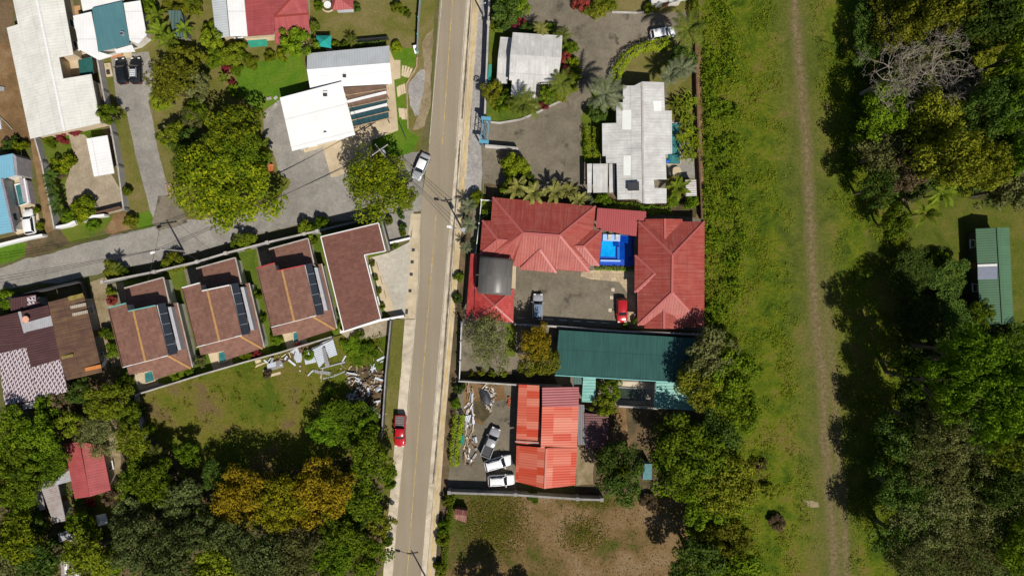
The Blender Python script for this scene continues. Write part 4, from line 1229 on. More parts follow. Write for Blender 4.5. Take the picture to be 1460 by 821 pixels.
roof(t, 'terrace_roof', [z3((30, 28, 3.1), (330, 50, 3.1), (325, 205, 2.7), (245, 200, 2.7), (20, 156, 2.8))], roof_mat('dull_red_terrace_roof', (.33, .055, .058), (.29, .05, .05), pitch=.36, rib=.22, var=.16, dirt=(.2, .04, .04), dirt_amt=.3), keep=False)
for c in ((34, 40), (322, 60), (248, 192), (26, 148)):
    p = Z(c)[0]
    MB().bar(P(*p, 0), P(*p, 2.6), .2).part(t, 'post', cream_wall)

t = Thing('house', 'tall rose red hipped roof standing against the meadow, right of the blue pool', 'house', P(955, 390))
A, B = (493, 318, 5.8), (490, 550, 5.8)
roof(t, 'roof', [z3((282, 112, 3.2), (690, 112, 3.2), A), z3((690, 112, 3.2), (688, 768, 3.2), B, A), z3((688, 768, 3.2), (278, 750, 3.2), B), z3((278, 750, 3.2), (275, 548, 3.2), (280, 318, 3.2), (282, 112, 3.2), A, B)], r_red)
roof(t, 'side_gable', [z3((325, 97, 3.2), (445, 95, 4.5), (447, 217, 4.5), (325, 112, 3.22)), z3((445, 95, 4.5), (553, 97, 3.2), (556, 112, 3.22), (447, 217, 4.5))], r_red, lift=.07)
roof(t, 'side_gable', [z3((318, 770, 3.2), (440, 772, 4.4), (440, 648, 4.4), (322, 748, 3.22)), z3((440, 772, 4.4), (560, 772, 3.2), (556, 750, 3.22), (540, 640, 4.0), (440, 648, 4.4))], r_red, lift=.07)
roof(t, 'side_gable', [z3((260, 320, 3.2), (282, 320, 3.25), (408, 432, 4.55), (385, 432, 4.5)), z3((260, 320, 3.2), (385, 432, 4.5), (258, 548, 3.2)), z3((258, 548, 3.2), (385, 432, 4.5), (408, 432, 4.55), (280, 546, 3.25))], r_red, lift=.07)
caps(t, [(z3(a)[0], z3(b)[0]) for a, b in ((A, B), (A, (282, 112, 3.2)), (A, (690, 112, 3.2)), (B, (688, 768, 3.2)), (B, (278, 750, 3.2)), ((445, 95, 4.56), (447, 217, 4.56)), ((440, 772, 4.46), (440, 648, 4.46)), ((385, 432, 4.56), (260, 320, 3.25)), ((385, 432, 4.56), (258, 548, 3.25)))], r_cap, .34)
walls(t, Z((282, 112), (690, 112), (688, 768), (278, 750), (275, 548), (258, 548), (260, 320), (280, 318)), 3.2, cream_wall, ins=.7, ztop=2.85, windows=8, **W3)

# the pool between them
t = Thing('swimming_pool', 'bright blue swimming pool between the two rose red hipped roofs', 'pool', P(878, 357))
MB().prism([P(*p) for p in Z((52, 190), (256, 200), (250, 386), (40, 382))], 0, .12).part(t, 'basin', plain('blue_pool_tile', (.01, .07, .45), .35, .5, var=.1))
MB().prism([P(*p) for p in Z((55, 234), (140, 236), (136, 330), (48, 326))], .122, .2).part(t, 'shallow_water', pool_blue)
MB().prism([P(*p) for p in Z((170, 205), (250, 210), (246, 350), (168, 346))], .122, .2).part(t, 'deep_water', pool_deep)
MB().prism([P(*p) for p in Z((62, 190), (168, 194), (166, 236), (60, 232))], .122, .4).part(t, 'sun_shelf', pool_tile)
MB().prism([P(*p) for p in Z((46, 347), (168, 350), (168, 360), (46, 358))], .122, .5).part(t, 'step', pool_tile)
MB().prism([P(*p) for p in Z((148, 268), (164, 270), (162, 344), (150, 344))], .202, .45).part(t, 'step', plain('mid_blue_tile', (.02, .16, .6), .35))
MB().prism([P(*p) for p in Z((126, 240), (158, 242), (156, 262), (130, 266))], .202, .5).part(t, 'step', pool_deep)
lw = plain('sand_lounger', (.50, .48, .44), .8)
for x in (101, 146):
    t = Thing('sun_lounger', 'beige lounger on the pale blue pool shelf, %s of the pair' % ('left' if x < 120 else 'right'), 'sun lounger', P(*Z((x, 210))[0], .4), 'loungers at the blue pool')
    p = P(*Z((x, 210))[0])
    MB().box((p.x, p.y - .2, .62), (.5, .62, .1)).part(t, 'seat', lw)
    MB().box((p.x, p.y + .25, .72), (.5, .45, .09), 0, .5).part(t, 'backrest', lw)
    for sx in (-.2, .2):
        for sy in (-.4, .1): MB().box((p.x + sx, p.y + sy, .485), (.06, .06, .168)).part(t, 'leg', grey_metal)

# garage on the left of the courtyard
Z = q(660, 360, 6.84)
t = Thing('garage', 'cherry red pyramid-roofed garage at the lower left corner of the red compound', 'garage', P(705, 433))
ap = (312, 520, 4.2)
cs = [(120, 335, 3.0), (502, 352, 3.0), (490, 680, 3.0), (105, 655, 3.0)]
roof(t, 'roof', [z3(cs[i], cs[(i + 1) % 4], ap) for i in range(4)], r_red2)
caps(t, [(z3(c)[0], z3(ap)[0]) for c in cs], r_cap, .3)
walls(t, [Z(c[:2])[0] for c in cs], 3.0, cream_wall, ins=.5, ztop=2.7, windows=3, **W3)
t = Thing('tiled_wall', 'narrow wall with a red tiled top along the left side of the red compound', 'wall', P(672, 410))
roof(t, 'tile_top', [z3((75, 10, 2.3), (140, 12, 2.7), (108, 560, 2.7), (28, 655, 2.3))], r_red2, .1)
MB().prism([P(*p, 0) for p in Z((112, 25), (140, 25), (112, 560), (80, 570))], 0, 2.25).part(t, 'wall_body', cream_wall)
t = Thing('carport', 'arched smoked plastic carport between the red roofs', 'carport', P(705, 392))
fs = []
K = 14
for i in range(K):
    def row(f):
        z = 4.45 + .9 * math.sin(math.pi * (.12 + .76 * f))
        return ((165 - 20 * f, 28 + 370 * f, z), (490 - 20 * f, 66 + 356 * f, z))
    a, b = row(i / K), row((i + 1) / K)
    fs.append(z3(a[0], a[1], b[1], b[0]))
o = roof(t, 'arched_roof', fs, r_poly, .05)
for f in o.data.polygons: f.use_smooth = len(f.vertices) == 4 and f.normal.z > .3
for c in ((172, 50), (480, 80), (152, 380), (464, 405)):
    p = Z(c)[0]
    MB().tube([P(*p, 0), P(*p, 4.7)], .08, 8).part(t, 'post', grey_metal)

# ---- bottle green long house
Z = q(780, 460, 5.8625)
t = Thing('long_house', 'long bottle green sheet-roofed house with sea green wings round a dark pool', 'house', P(895, 515))
roof(t, 'roof', [z3((100, 60, 3.0), (1290, 133, 3.0), (1285, 508, 4.1), (65, 437, 4.1))], r_green)
roof(t, 'side_roof', [z3((222, 450, 3.0), (300, 454, 3.0), (298, 515, 2.9), (220, 513, 2.9))], r_green, keep=False)
roof(t, 'side_roof', [z3((302, 452, 3.6), (407, 458, 3.6), (402, 666, 2.8), (290, 660, 2.8))], r_green2, keep=False, udir=((0, 0), (0, 10)))
roof(t, 'side_roof', [z3((912, 490, 3.6), (1276, 512, 3.6), (1266, 736, 2.8), (902, 712, 2.8))], r_green2, keep=False, udir=((0, 0), (0, 10)))
MB().bar(P(*Z((66, 438))[0], 4.12), P(*Z((1284, 508))[0], 4.12), .16, .2).part(t, 'gutter', teal_trim)
MB().bar(P(*Z((908, 498))[0], 3.3), P(*Z((900, 712))[0], 2.85), .16, .2).part(t, 'gutter', teal_trim)
walls(t, Z((100, 60), (1290, 133), (1285, 508), (65, 437)), 3.2, white_wall, ins=.5, ztop=2.8, windows=8, **W3)
walls(t, Z((302, 460), (405, 462), (400, 660), (292, 655)), 2.8, white_wall, ins=.25, ztop=2.55, windows=0)
walls(t, Z((912, 505), (1270, 525), (1262, 730), (904, 706)), 2.8, white_wall, ins=.25, ztop=2.55, windows=2, **W3)
t = Thing('swimming_pool', 'dark green pool in the courtyard between the sea green wings', 'pool', P(900, 563))
pp = [P(*p) for p in Z((585, 535), (825, 552), (822, 662), (585, 648))]
MB().prism(pp, .03, .12).part(t, 'water', pool_dark)
MB().tube([(p.x, p.y, .12) for p in pp + pp[:1]], .14, 6).part(t, 'rim', grey_wall)
run('boundary_wall', 'low pale wall closing the courtyard of the dark pool', 'wall', Z((585, 684), (905, 704)), 1.6, .2, cap_pale, cap=cap_pale)
run('boundary_wall', 'short dark wall at the right end of the sea green wing', 'wall', Z((1272, 728), (1342, 742)), 1.8, .2, grey_wall, cap=cap_pale)

# ---- orange patchwork roof
Z = q(725, 540, 4.827)
t = Thing('house', 'house with a patchwork of fresh and faded orange red roof sheets beside the parked cars', 'house', P(780, 622))
roof(t, 'roof', [z3((70, 38, 3.0), (212, 45, 3.6), (222, 462, 3.6), (52, 440, 3.0))], r_orange)
roof(t, 'roof', [z3((232, 190, 4.7), (483, 190, 3.1), (472, 475, 3.1), (222, 475, 4.7))], r_orange, lift=.02)
roof(t, 'roof', [z3((232, 58, 4.7), (485, 57, 3.1), (483, 190, 3.1), (232, 190, 4.7))], r_wine, lift=.021)
roof(t, 'roof', [z3((55, 458, 3.0), (262, 475, 4.72), (250, 755, 4.72), (48, 705, 3.0))], r_orange, lift=.02)
roof(t, 'roof', [z3((262, 475, 4.72), (472, 475, 3.12), (460, 730, 3.12), (250, 755, 4.72))], r_orange, lift=.045)
MB().prism([P(*p) for p in (Z((232, 60))[0] + (4.6,), Z((236, 60))[0] + (4.6,), Z((226, 470))[0] + (4.6,), Z((222, 470))[0] + (4.6,))], 3.2, 4.55).part(t, 'gable_wall', wood_dark)
caps(t, [(z3((262, 478, 4.78))[0], z3((250, 754, 4.78))[0])], roof_mat('pale_orange_ridge', (.58, .2, .14), pitch=.4), .3)
MB().bar(P(*Z((45, 430))[0], 3.3), P(*Z((215, 442))[0], 3.9), .12, .1).part(t, 'ridge_pipe', cap_pale)
walls(t, Z((72, 42), (212, 48), (484, 60), (462, 728), (250, 748), (52, 700)), 3.2, cream_wall, ins=.5, ztop=2.75, windows=6, **W3)
t = Thing('lean_to', 'plain wine red lean-to roof between the orange house and the dark green tree', 'shed', P(850, 612))
roof(t, 'roof', [[(833, 588, 2.6), (868, 592, 2.8), (866, 640, 2.8), (835, 639, 2.6)]], roof_mat('dull_wine_roof', (.15, .06, .058), pitch=.4, var=.2))
roof(t, 'side_roof', [[(823, 576, 2.4), (833, 577, 2.4), (835, 634, 2.4), (824, 634, 2.4)]], roof_mat('dull_grey_sheet', (.20, .20, .205), pitch=.4, var=.2))
walls(t, [(824, 578), (867, 592), (865, 639), (825, 634)], 2.5, grey_wall, ins=.25, ztop=2.25, windows=1, frame=white_trim, pane=win_glass)
t = Thing('water_tank', 'teal box tank standing under the trees right of the dark green crown', 'tank', P(922, 672))
b = MB().box((P(922, 671, 2).x, P(922, 671, 2).y, 1.25), (1.35, 2.5, 2.4)).part(t, 'tank_body', plain('teal_tank_paint', (.05, .16, .19), .6, var=.3))
MB().box((P(922, 671, 2).x, P(922, 671, 2).y, 2.5), (1.45, 2.6, .1)).part(t, 'lid', plain('teal_tank_lid', (.07, .2, .22), .6, var=.3))
t = Thing('hut', 'rust red tin hut standing in the dry lot near the road', 'shed', P(658, 735))
roof(t, 'roof', [[(648.5, 725, 1.9), (667, 728, 1.9), (666, 735, 2.2), (648.2, 733, 2.2)], [(648.2, 733, 2.2), (666, 735, 2.2), (664.6, 745, 1.8), (648, 739, 1.8)]], roof_mat('rust_sheet', (.20, .07, .055), (.26, .12, .09), pitch=.35, var=.3, dirt=(.4, .28, .22), dirt_amt=.5), .06)
walls(t, [(648.5, 725), (667, 728), (664.6, 745), (648, 739)], 1.9, wood_dark, ins=.12, ztop=1.75, windows=0)

# ---- sage green barn, right
Z = q(1230, 200, 3.73)
t = Thing('barn', 'sage green barn with a blue grey roof panel on the forest lawn', 'barn', P(1350, 395))
roof(t, 'roof', [[(1391, 326, 2.9), (1421.7, 324.7, 4.0), (1429.7, 462, 4.0), (1398, 463, 2.9)], [(1421.7, 324.7, 4.0), (1439, 324, 3.4), (1445, 459, 3.4), (1429.7, 462, 4.0)]], r_sage)
caps(t, [((1421.7, 324.7, 4.02), (1429.7, 462, 4.02))], r_sage, .25)
roof(t, 'roof_panel', [[(1394, 381, 3.06), (1421.7, 380, 4.04), (1421.9, 398, 4.04), (1394.3, 398.5, 3.06)]], plain('blue_grey_sheet', (.23, .25, .32), .5, var=.1), .03, keep=False)
roof(t, 'roof_panel', [[(1393.8, 377, 3.07), (1421.6, 376, 4.05), (1421.7, 379.6, 4.05), (1394, 380.6, 3.07)]], white_trim, .03, keep=False)
walls(t, [(1391, 326), (1439, 324), (1445, 459), (1398, 463)], 3.1, plain('shaded_barn_wall', (.045, .06, .045), .85), ins=.55, windows=6, **W3)  # shade of the wall is put into a near-black green
# ================================================================ walls and fences
G3 = 'walls around the plots'
run('boundary_wall', 'tall grey roadside wall of the compound, from the top edge down to the blue gate', 'wall', [(700, -30), (697, 40), (692, 172)], 2.3, .25, grey_wall, G3, cap=cap_pale, posts=40, post_mat=cap_pale)
run('boundary_wall', 'short white wall running right from the blue gate', 'wall', [(692, 210), (739, 214)], 1.7, .2, white_trim, G3, cap=cap_pale)
run('boundary_wall', 'long pale-topped wall between the gravel lane and the three brown houses', 'wall', [(158, 402), (230, 388), (290, 374), (330, 362), (388, 347), (440, 335), (458, 331)], 2.3, .25, grey_wall, G3, cap=cap_pale, posts=55, post_mat=cap_pale)
run('boundary_wall', 'dark wall along the lane above the L-shaped dark brown roof', 'wall', [(458, 331), (546, 310), (559, 358)], 2.4, .25, dark_wall, G3, cap=grey_wall)
run('boundary_wall', 'dark wall along the lane above the rusted brown roof', 'wall', [(-40, 443), (60, 416), (122, 402)], 2.2, .22, dark_wall, G3, cap=dark_metal)
run('fence', 'dark fence down the right side of the rusted brown roof', 'fence', [(122, 402), (152, 512)], 1.5, .1, dark_metal, G3)
run('boundary_wall', 'pale-topped wall behind the three brown houses along the vacant lot', 'wall', [(200, 561), (291, 533), (353, 515), (401, 502), (477, 479)], 1.7, .2, grey_wall, G3, cap=cap_pale)
run('boundary_wall', 'grey wall down the left edge of the vacant lot', 'wall', [(199, 562), (206, 600), (214, 622)], 1.5, .25, grey_wall, G3, cap=grey_metal)
run('boundary_wall', 'white retaining wall at the foot of the L-shaped dark brown roof', 'wall', [(488, 473), (545, 456), (578, 450)], 1.5, .3, cap_pale, G3, cap=white_trim)
run('boundary_wall', 'dark wall with a thin grey top along the left verge of the main road', 'wall', [(560, 456), (553, 530), (547, 622)], 1.9, .18, dark_wall, G3, cap=grey_wall)
run('boundary_wall', 'low white wall beside the round planting bed at the junction', 'wall', [(556, 347), (586, 340)], .7, .3, cap_pale, G3, cap=white_trim)
run('fence', 'white fence at the left of the lot under the grey olive tree', 'fence', [(659, 458), (656, 541)], 1.9, .1, white_trim, G3, posts=3, post_mat=grey_metal)
run('boundary_wall', 'pale-topped wall between the grey olive tree lot and the rubble lot', 'wall', [(655, 541), (735, 546), (800, 549)], 2.0, .2, grey_wall, G3, cap=cap_pale)
run('boundary_wall', 'grey coped wall between the three parked cars and the dry lot', 'wall', [(642, 697), (735, 700), (822, 706), (856, 707)], 2.0, .28, grey_wall, G3, cap=grey_wall, posts=22, post_mat=grey_wall, post_h=.1)
run('boundary_wall', 'white-topped wall between the courtyard cars and the bottle green roof', 'wall', [(733, 461), (800, 465), (880, 471), (1000, 476)], 2.1, .25, dark_wall, G3, cap=cap_pale)
run('fence', 'white metal fence round the planted corner left of the wide red roof', 'fence', [(708, 288), (687, 287), (684, 320), (679, 361)], 1.8, .1, white_trim, G3, posts=4, post_mat=white_trim)
run('boundary_wall', 'brown wall between the compound garden and the meadow', 'wall', [(989, 60), (993, 200), (998, 312)], 1.2, .2, wood_dark, G3, cap=wood_dark)
run('boundary_wall', 'grey wall of tall slabs with posts on the left of the long driveway', 'wall', [(146, 84), (155, 134), (168, 195), (176, 240), (184, 300)], 1.6, .2, plain('pale_grey_slab', (.36, .35, .35), .85, .2, var=.15), G3, cap=cap_pale, posts=11, post_mat=grey_wall, post_h=.12)
run('boundary_wall', 'pale grey slab wall beside the brown path next to the carport garden', 'wall', [(58, 198), (68, 234), (86, 326)], 1.5, .2, plain('pale_grey_slab', (.40, .39, .40), .85, .2, var=.15), G3, cap=cap_pale, posts=18, post_mat=grey_wall, post_h=.1)
run('boundary_wall', 'white front wall of the blue-roofed house along the lane', 'wall', [(-40, 363), (6, 350), (42, 341), (68, 336)], 1.3, .35, white_trim, G3, cap=white_trim)
run('boundary_wall', 'jagged white front wall of the carport garden, broken by shrubs', 'wall', [(84, 326), (104, 322), (112, 318), (124, 316), (130, 311), (156, 308)], 1.4, .35, white_trim, G3, cap=white_trim)
run('boundary_wall', 'short brown gate wall at the lower right corner of the tan yard', 'wall', [(138, 306), (178, 296)], 1.4, .2, wood_dark, G3)
run('fence', 'wire fence with pale teal post caps beside the main road at the top', 'fence', [(602, -20), (598, 30), (596, 78)], 1.6, .06, grey_metal, G3, posts=3.4, post_mat=teal_trim)
run('fence', 'dark hedge-side fence behind the long upper roof of the bright white house', 'fence', [(500, 62), (555, 57)], 1.4, .1, dark_metal, G3)
run('fence', 'low stone edging curving round the shrub bed of the aged white house', 'edging', [(693, 174), (712, 176), (742, 171), (768, 160), (802, 143)], .25, .3, cap_pale, G3)
run('fence', 'tan timber edging along the gravel patch by the planks', 'edging', [(595, 82), (594, 96), (580, 120), (582, 184)], .25, .2, wood, G3)
run('fence', 'pale stone edging below the lawn at the top of the compound', 'edging', [(872, 18), (905, 19), (930, 17)], .2, .3, cap_pale, G3)

# blue lattice gate
gate_blue = plain('sky_blue_paint', (.10, .30, .42), .5, .4, var=.1)
gate_frame = plain('steel_blue_paint', (.07, .17, .24), .55, .4, var=.15)
t = Thing('gate', 'sky blue lattice gate frame between the tall grey wall and the short white wall', 'gate', P(690, 191))
g1, g2 = P(694, 176), P(691, 208)
d = (g2 - g1).normalized()
nrm = Vector((-d.y, d.x, 0))
for c in (g1, g2):
    for s in (-.55, .55):
        p = c + nrm * s
        MB().bar(p, p + Vector((0, 0, 3.2)), .22).part(t, 'post', gate_frame)
    MB().bar(c - nrm * .8 + Vector((0, 0, 3.3)), c + nrm * .8 + Vector((0, 0, 3.3)), .55, .2).part(t, 'lintel', gate_blue)
for s in (-.55, 0, .55):
    MB().bar(g1 + nrm * s + Vector((0, 0, 3.25)), g2 + nrm * s + Vector((0, 0, 3.25)), .12).part(t, 'beam', gate_blue if s else gate_frame)
for k in range(6):
    a = g1 + (g2 - g1) * (k / 6)
    b = g1 + (g2 - g1) * ((k + 1) / 6)
    s = .55 if k % 2 else -.55
    MB().bar(a + nrm * s + Vector((0, 0, 3.26)), b - nrm * s + Vector((0, 0, 3.26)), .07).part(t, 'brace', gate_frame)
for k in range(9):
    a = g1 + (g2 - g1) * ((k + .5) / 9)
    MB().bar(a + Vector((0, 0, .1)), a + Vector((0, 0, 2.9)), .06).part(t, 'bar', gate_frame)

t = Thing('gate_shadow_lattice', 'dark lattice panel standing in for a gate shadow on the lawn right of the pergola', 'gate', P(576, 188))  # dark bars modelled where the shadow of a gate lies
a, b = P(571, 178), P(580, 200)
for z in (.1, .6, 1.1): MB().bar(a + Vector((0, 0, z)), b + Vector((0, 0, z)), .07).part(t, 'rail', dark_metal)
for k in range(6):
    p = a + (b - a) * (k / 5)
    MB().bar(p, p + Vector((0, 0, 1.15)), .06).part(t, 'bar', dark_metal)

# ================================================================ vehicles
tyre = plain('tyre_rubber', (.02, .02, .02), .9, .2)
rim_m = plain('wheel_rim', (.35, .35, .36), .4, .5)
car_glass = glass_mat('car_glass', (.012, .016, .02), .05)
lamp_w = plain('headlamp', (.7, .7, .7), .2, .6, var=0)
lamp_r = plain('tail_lamp', (.4, .01, .01), .3, .5, var=0)


def paint(name, c, metal=.0): return plain(name, c, .22, .6, metal, var=.04, scale=.5)


def loft(rings, close=True):
    V, F = [], []
    n = len(rings[0])
    for r in rings: V += r
    for i in range(len(rings) - 1):
        for k in range(n - (0 if close else 1)):
            k2 = (k + 1) % n
            F.append((i * n + k, i * n + k2, (i + 1) * n + k2, (i + 1) * n + k))
    F.append(tuple(range(n - 1, -1, -1)))
    F.append(tuple((len(rings) - 1) * n + k for k in range(n)))
    return V, F


def car(name, label, cat, pos, front, body_m, L=4.5, W=1.78, style='suv', group=None, rails=False, roof_m=None):
    """pos, front: survey points of the middle and of the nose"""
    g = gz(*pos)
    p0, p1 = P(*pos), P(*front)
    ang = math.atan2(p1.y - p0.y, p1.x - p0.x) - math.pi / 2
    t = Thing(name, label, cat, (0, 0, 0), group)
    h = W / 2
    belt, top, hood = {'sedan': (.92, 1.42, .9), 'suv': (1.05, 1.68, 1.02), 'pickup': (1.05, 1.72, 1.05), 'hatch': (.95, 1.5, .93)}[style]
    f, r = L / 2, -L / 2
    if style == 'sedan': ws0, ws1, rw1, rw0 = f - 1.25, f - 1.95, r + 1.25, r + .65
    elif style == 'pickup': ws0, ws1, rw1, rw0 = f - 1.3, f - 1.95, f - 3.05, f - 3.15
    else: ws0, ws1, rw1, rw0 = f - 1.15, f - 1.8, r + .5, r + .12
    # lower body: stations along the length
    st = [(r, .82, .55, belt - .18), (r + .06, .93, .38, belt - .06), (r + .35, .985, .3, belt), (rw0 + .5, 1, .28, belt), (0, 1, .28, belt), (ws0 - .1, 1, .28, belt), (ws0 + .25, .985, .28, hood), (f - .45, .96, .3, hood - .08), (f - .14, .88, .36, hood - .2), (f, .70, .45, hood - .38)]
    rings = []
    for y, w, zb, zt in st:
        w *= h
        rings.append([(-w * .92, y, zb), (-w, y, zb + .2), (-w, y, (zb + zt) / 2 + .08), (-w * .93, y, zt - .04), (-w * .72, y, zt), (0, y, zt + .03), (w * .72, y, zt), (w * .93, y, zt - .04), (w, y, (zb + zt) / 2 + .08), (w, y, zb + .2), (w * .92, y, zb)])
    V, F = loft(rings)
    b = t.part('body', V, F, body_m, smooth=True)
    hw, tw = h * .88, h * .74
    zt = top
    A = [(-hw, ws0, hood if ws0 > 1.2 else belt), (hw, ws0, hood if ws0 > 1.2 else belt), (hw, rw0, belt), (-hw, rw0, belt)]
    B = [(-tw, ws1, zt - .03), (tw, ws1, zt - .03), (tw, rw1, zt - .03), (-tw, rw1, zt - .03)]
    z0 = belt - .04
    A = [(a[0], a[1], z0) for a in A]

    def pane(nm, idx):
        V = [A[idx[0]], A[idx[1]], B[idx[1]], B[idx[0]]]
        c = Vector((0, (ws1 + rw1) / 2, 1))
        V += [tuple(Vector(v) + (c - Vector(v)).normalized() * .06) for v in V]
        t.part(nm, V, [(0, 1, 2, 3), (7, 6, 5, 4), (0, 4, 5, 1), (1, 5, 6, 2), (2, 6, 7, 3), (3, 7, 4, 0)], car_glass)
    pane('windscreen', (1, 0)); pane('side_window', (2, 1)); pane('rear_window', (3, 2)); pane('side_window', (0, 3))
    # roof panel, softly crowned, and pillars
    RV, RF = [], []
    for i, fy in enumerate((0, .15, .5, .85, 1)):
        y = ws1 + .08 + (rw1 - .1 - ws1 - .08) * fy
        zz = zt + (.0, .045, .07, .045, 0)[i]
        ww = tw * (.94, 1.02, 1.04, 1.02, .94)[i]
        for fx, dz in ((-1, -.06), (-.8, 0), (0, .025), (.8, 0), (1, -.06)): RV.append((ww * fx, y, zz + dz))
    for i in range(4):
        for j in range(4): RF.append((i * 5 + j, i * 5 + j + 1, i * 5 + j + 6, i * 5 + j + 5))
    nb = len(RV)
    RV += [(x, y, z - .07) for x, y, z in RV]
    RF += [tuple(k + nb for k in q4[::-1]) for q4 in RF]
    t.part('roof', RV, RF, roof_m or body_m, smooth=True)
    for s in (-1, 1):
        for (a, bb) in ((A[0], B[0]), (A[3], B[3])):
            MB().bar((a[0] * s * -1 if s > 0 else a[0], a[1], a[2]), (bb[0] * s * -1 if s > 0 else bb[0], bb[1], bb[2]), .09).part(t, 'pillar', body_m)
        MB().box((s * (h + .1), ws0 - .25, belt + .08), (.22, .12, .14)).part(t, 'mirror', body_m)
        MB().box((s * h * .62, f - .12, hood - .24), (.36, .2, .14)).part(t, 'headlight', lamp_w)
        MB().box((s * h * .72, r + .05, belt - .18), (.3, .12, .16)).part(t, 'tail_light', lamp_r)
        for y in (f - .85, r + .85):
            w = MB().tube([(s * (h - .2), y, .34), (s * (h + .015), y, .34)], .34, 16).part(t, 'wheel', tyre)
            MB().tube([(s * (h - .02), y, .34), (s * (h + .03), y, .34)], .2, 12).part(t, 'rim', rim_m, parent=w)
        if rails: MB().bar((s * tw * .82, ws1 - .15, zt + .1), (s * tw * .82, rw1 + .15, zt + .1), .06).part(t, 'roof_rail', grey_metal)
    MB().box((0, f - .03, .45), (W * .8, .12, .14)).part(t, 'bumper', dark_metal if style == 'pickup' else body_m)
    MB().box((0, r + .01, .5), (W * .84, .12, .2)).part(t, 'bumper', dark_metal if style == 'pickup' else body_m)
    if style == 'pickup':
        y0, y1 = r + .08, rw0 - .1
        bed = MB().box((0, (y0 + y1) / 2, belt + .04), (W * .82, y1 - y0, .012)).part(t, 'cargo_bed', plain('bed_liner_' + name, (.16, .145, .14), .8, var=.3) if cat == 'pickup truck' else dark_metal)
        for s in (-1, 1): MB().box((s * h * .9, (y0 + y1) / 2, belt + .1), (.12, y1 - y0, .3)).part(t, 'bed_side', body_m)
        MB().box((0, y0, belt + .08), (W * .86, .08, .32)).part(t, 'tailgate', body_m)
        for k in range(5): MB().box((0, y0 + .2 + k * (y1 - y0 - .35) / 4, belt + .06), (W * .8, .05, .04)).part(t, 'bed_rib', dark_metal, parent=bed)
    t.root.location = Vector((p0.x, p0.y, g))
    t.root.rotation_euler = (0, 0, ang)
    return t


wht = paint('white_car_paint', (.78, .79, .80))
slv = paint('silver_car_paint', (.45, .46, .48), .3)
gry = paint('grey_car_paint', (.40, .405, .42), .3)
blk = paint('black_car_paint', (.012, .012, .016))
redp = paint('red_car_paint', (.42, .012, .018))
car('car', 'black car on the grey driveway, left of the two, with a plain roof', 'car', (177, 103.5), (174.5, 87), blk, 4.25, 1.75, 'hatch')
c = car('car', 'black car on the grey driveway, right of the two, with a pale roof rack', 'car', (197.5, 103), (197, 86), blk, 4.3, 1.8, 'suv', rails=True)
MB().box((0, -.7, 1.82), (.9, 1.2, .08)).obj('roof_rack', grey_metal, c.root)
for k in range(4): MB().box((0, -1.2 + k * .33, 1.88), (.9, .08, .04)).obj('rack_bar', white_trim, c.root)
car('car', 'white car parked on the terrace of the blue-roofed house', 'car', (46, 317), (43.5, 300), wht, 4.2, 1.75, 'hatch')
car('car', 'silver white sedan pulled off the main road beside the big yellow green tree', 'car', (601, 239), (594, 255), slv, 4.6, 1.8, 'sedan', roof_m=wht)
car('car', 'pale car nosed under the palm at the end of the curved hedge', 'car', (943.5, 50), (960, 47), wht, 4.1, 1.72, 'hatch')
car('car', 'silver car with a blue grey glass roof in the courtyard of the red compound', 'car', (766.5, 437), (767, 420), slv, 4.3, 1.8, 'suv', roof_m=paint('slate_blue_roof', (.16, .22, .31)), rails=True)
car('car', 'bright red car in the courtyard beside the tall red hipped roof', 'car', (885.5, 442), (885.8, 460), redp, 4.1, 1.75, 'suv')
car('pickup_truck', 'red pickup truck with a brown load bed half on the left pavement', 'pickup truck', (572, 612), (571, 636), redp, 5.3, 1.82, 'pickup')
car('pickup_truck', 'grey pickup truck standing askew on the gravel, uppermost of three parked cars', 'pickup', (700, 629), (706.5, 613), gry, 5.2, 1.84, 'pickup')
car('car', 'silver white car standing slightly askew, middle of the three beside the orange roof', 'car', (710.5, 658), (728, 653), wht, 4.7, 1.86, 'suv', rails=True)
car('car', 'white van-like car parked along the grey coped wall, lowest of the three', 'car', (714.5, 682.5), (731, 681.5), wht, 4.4, 1.8, 'suv', rails=True)

# ================================================================ poles and cables
conc = plain('concrete_pole', (.36, .34, .31), .85, .2, var=.15)
POLES = {}


def pole(key, label, x, y, h, arms, lamp=None, tr=False):
    b = P(x, y, 0)
    b.z = gz(x, y)
    t = Thing('utility_pole', label, 'pole', b, 'utility poles with cables')
    MB().tube([b, b + Vector((0, 0, h))], [.17, .1], 10).part(t, 'shaft', conc)
    tops = []
    for (az, z, L) in arms:
        d = Vector((math.cos(az), math.sin(az), 0))
        c = b + Vector((0, 0, z))
        MB().bar(c - d * L, c + d * L, .12).part(t, 'crossarm', conc)
        for s in (-.9, 0, .9):
            p = c + d * L * s
            MB().tube([p, p + Vector((0, 0, .3))], [.07, .05], 8).part(t, 'insulator', white_trim)
            tops.append(p + Vector((0, 0, .3)))
    if lamp:
        e = b + Vector((lamp[0], lamp[1], h - .7))
        MB().tube([b + Vector((0, 0, h - 1.2)), e], .045, 6).part(t, 'lamp_arm', grey_metal)
        MB().box((e.x, e.y, e.z - .05), (.75, .36, .16), math.atan2(lamp[1], lamp[0])).part(t, 'street_lamp', white_trim)
    if tr:
        c = b + Vector((.35, -.1, h - 2.2))
        MB().tube([c, c + Vector((0, 0, 1.0))], .3, 12).part(t, 'transformer', grey_metal)
    POLES[key] = (b, h, tops)


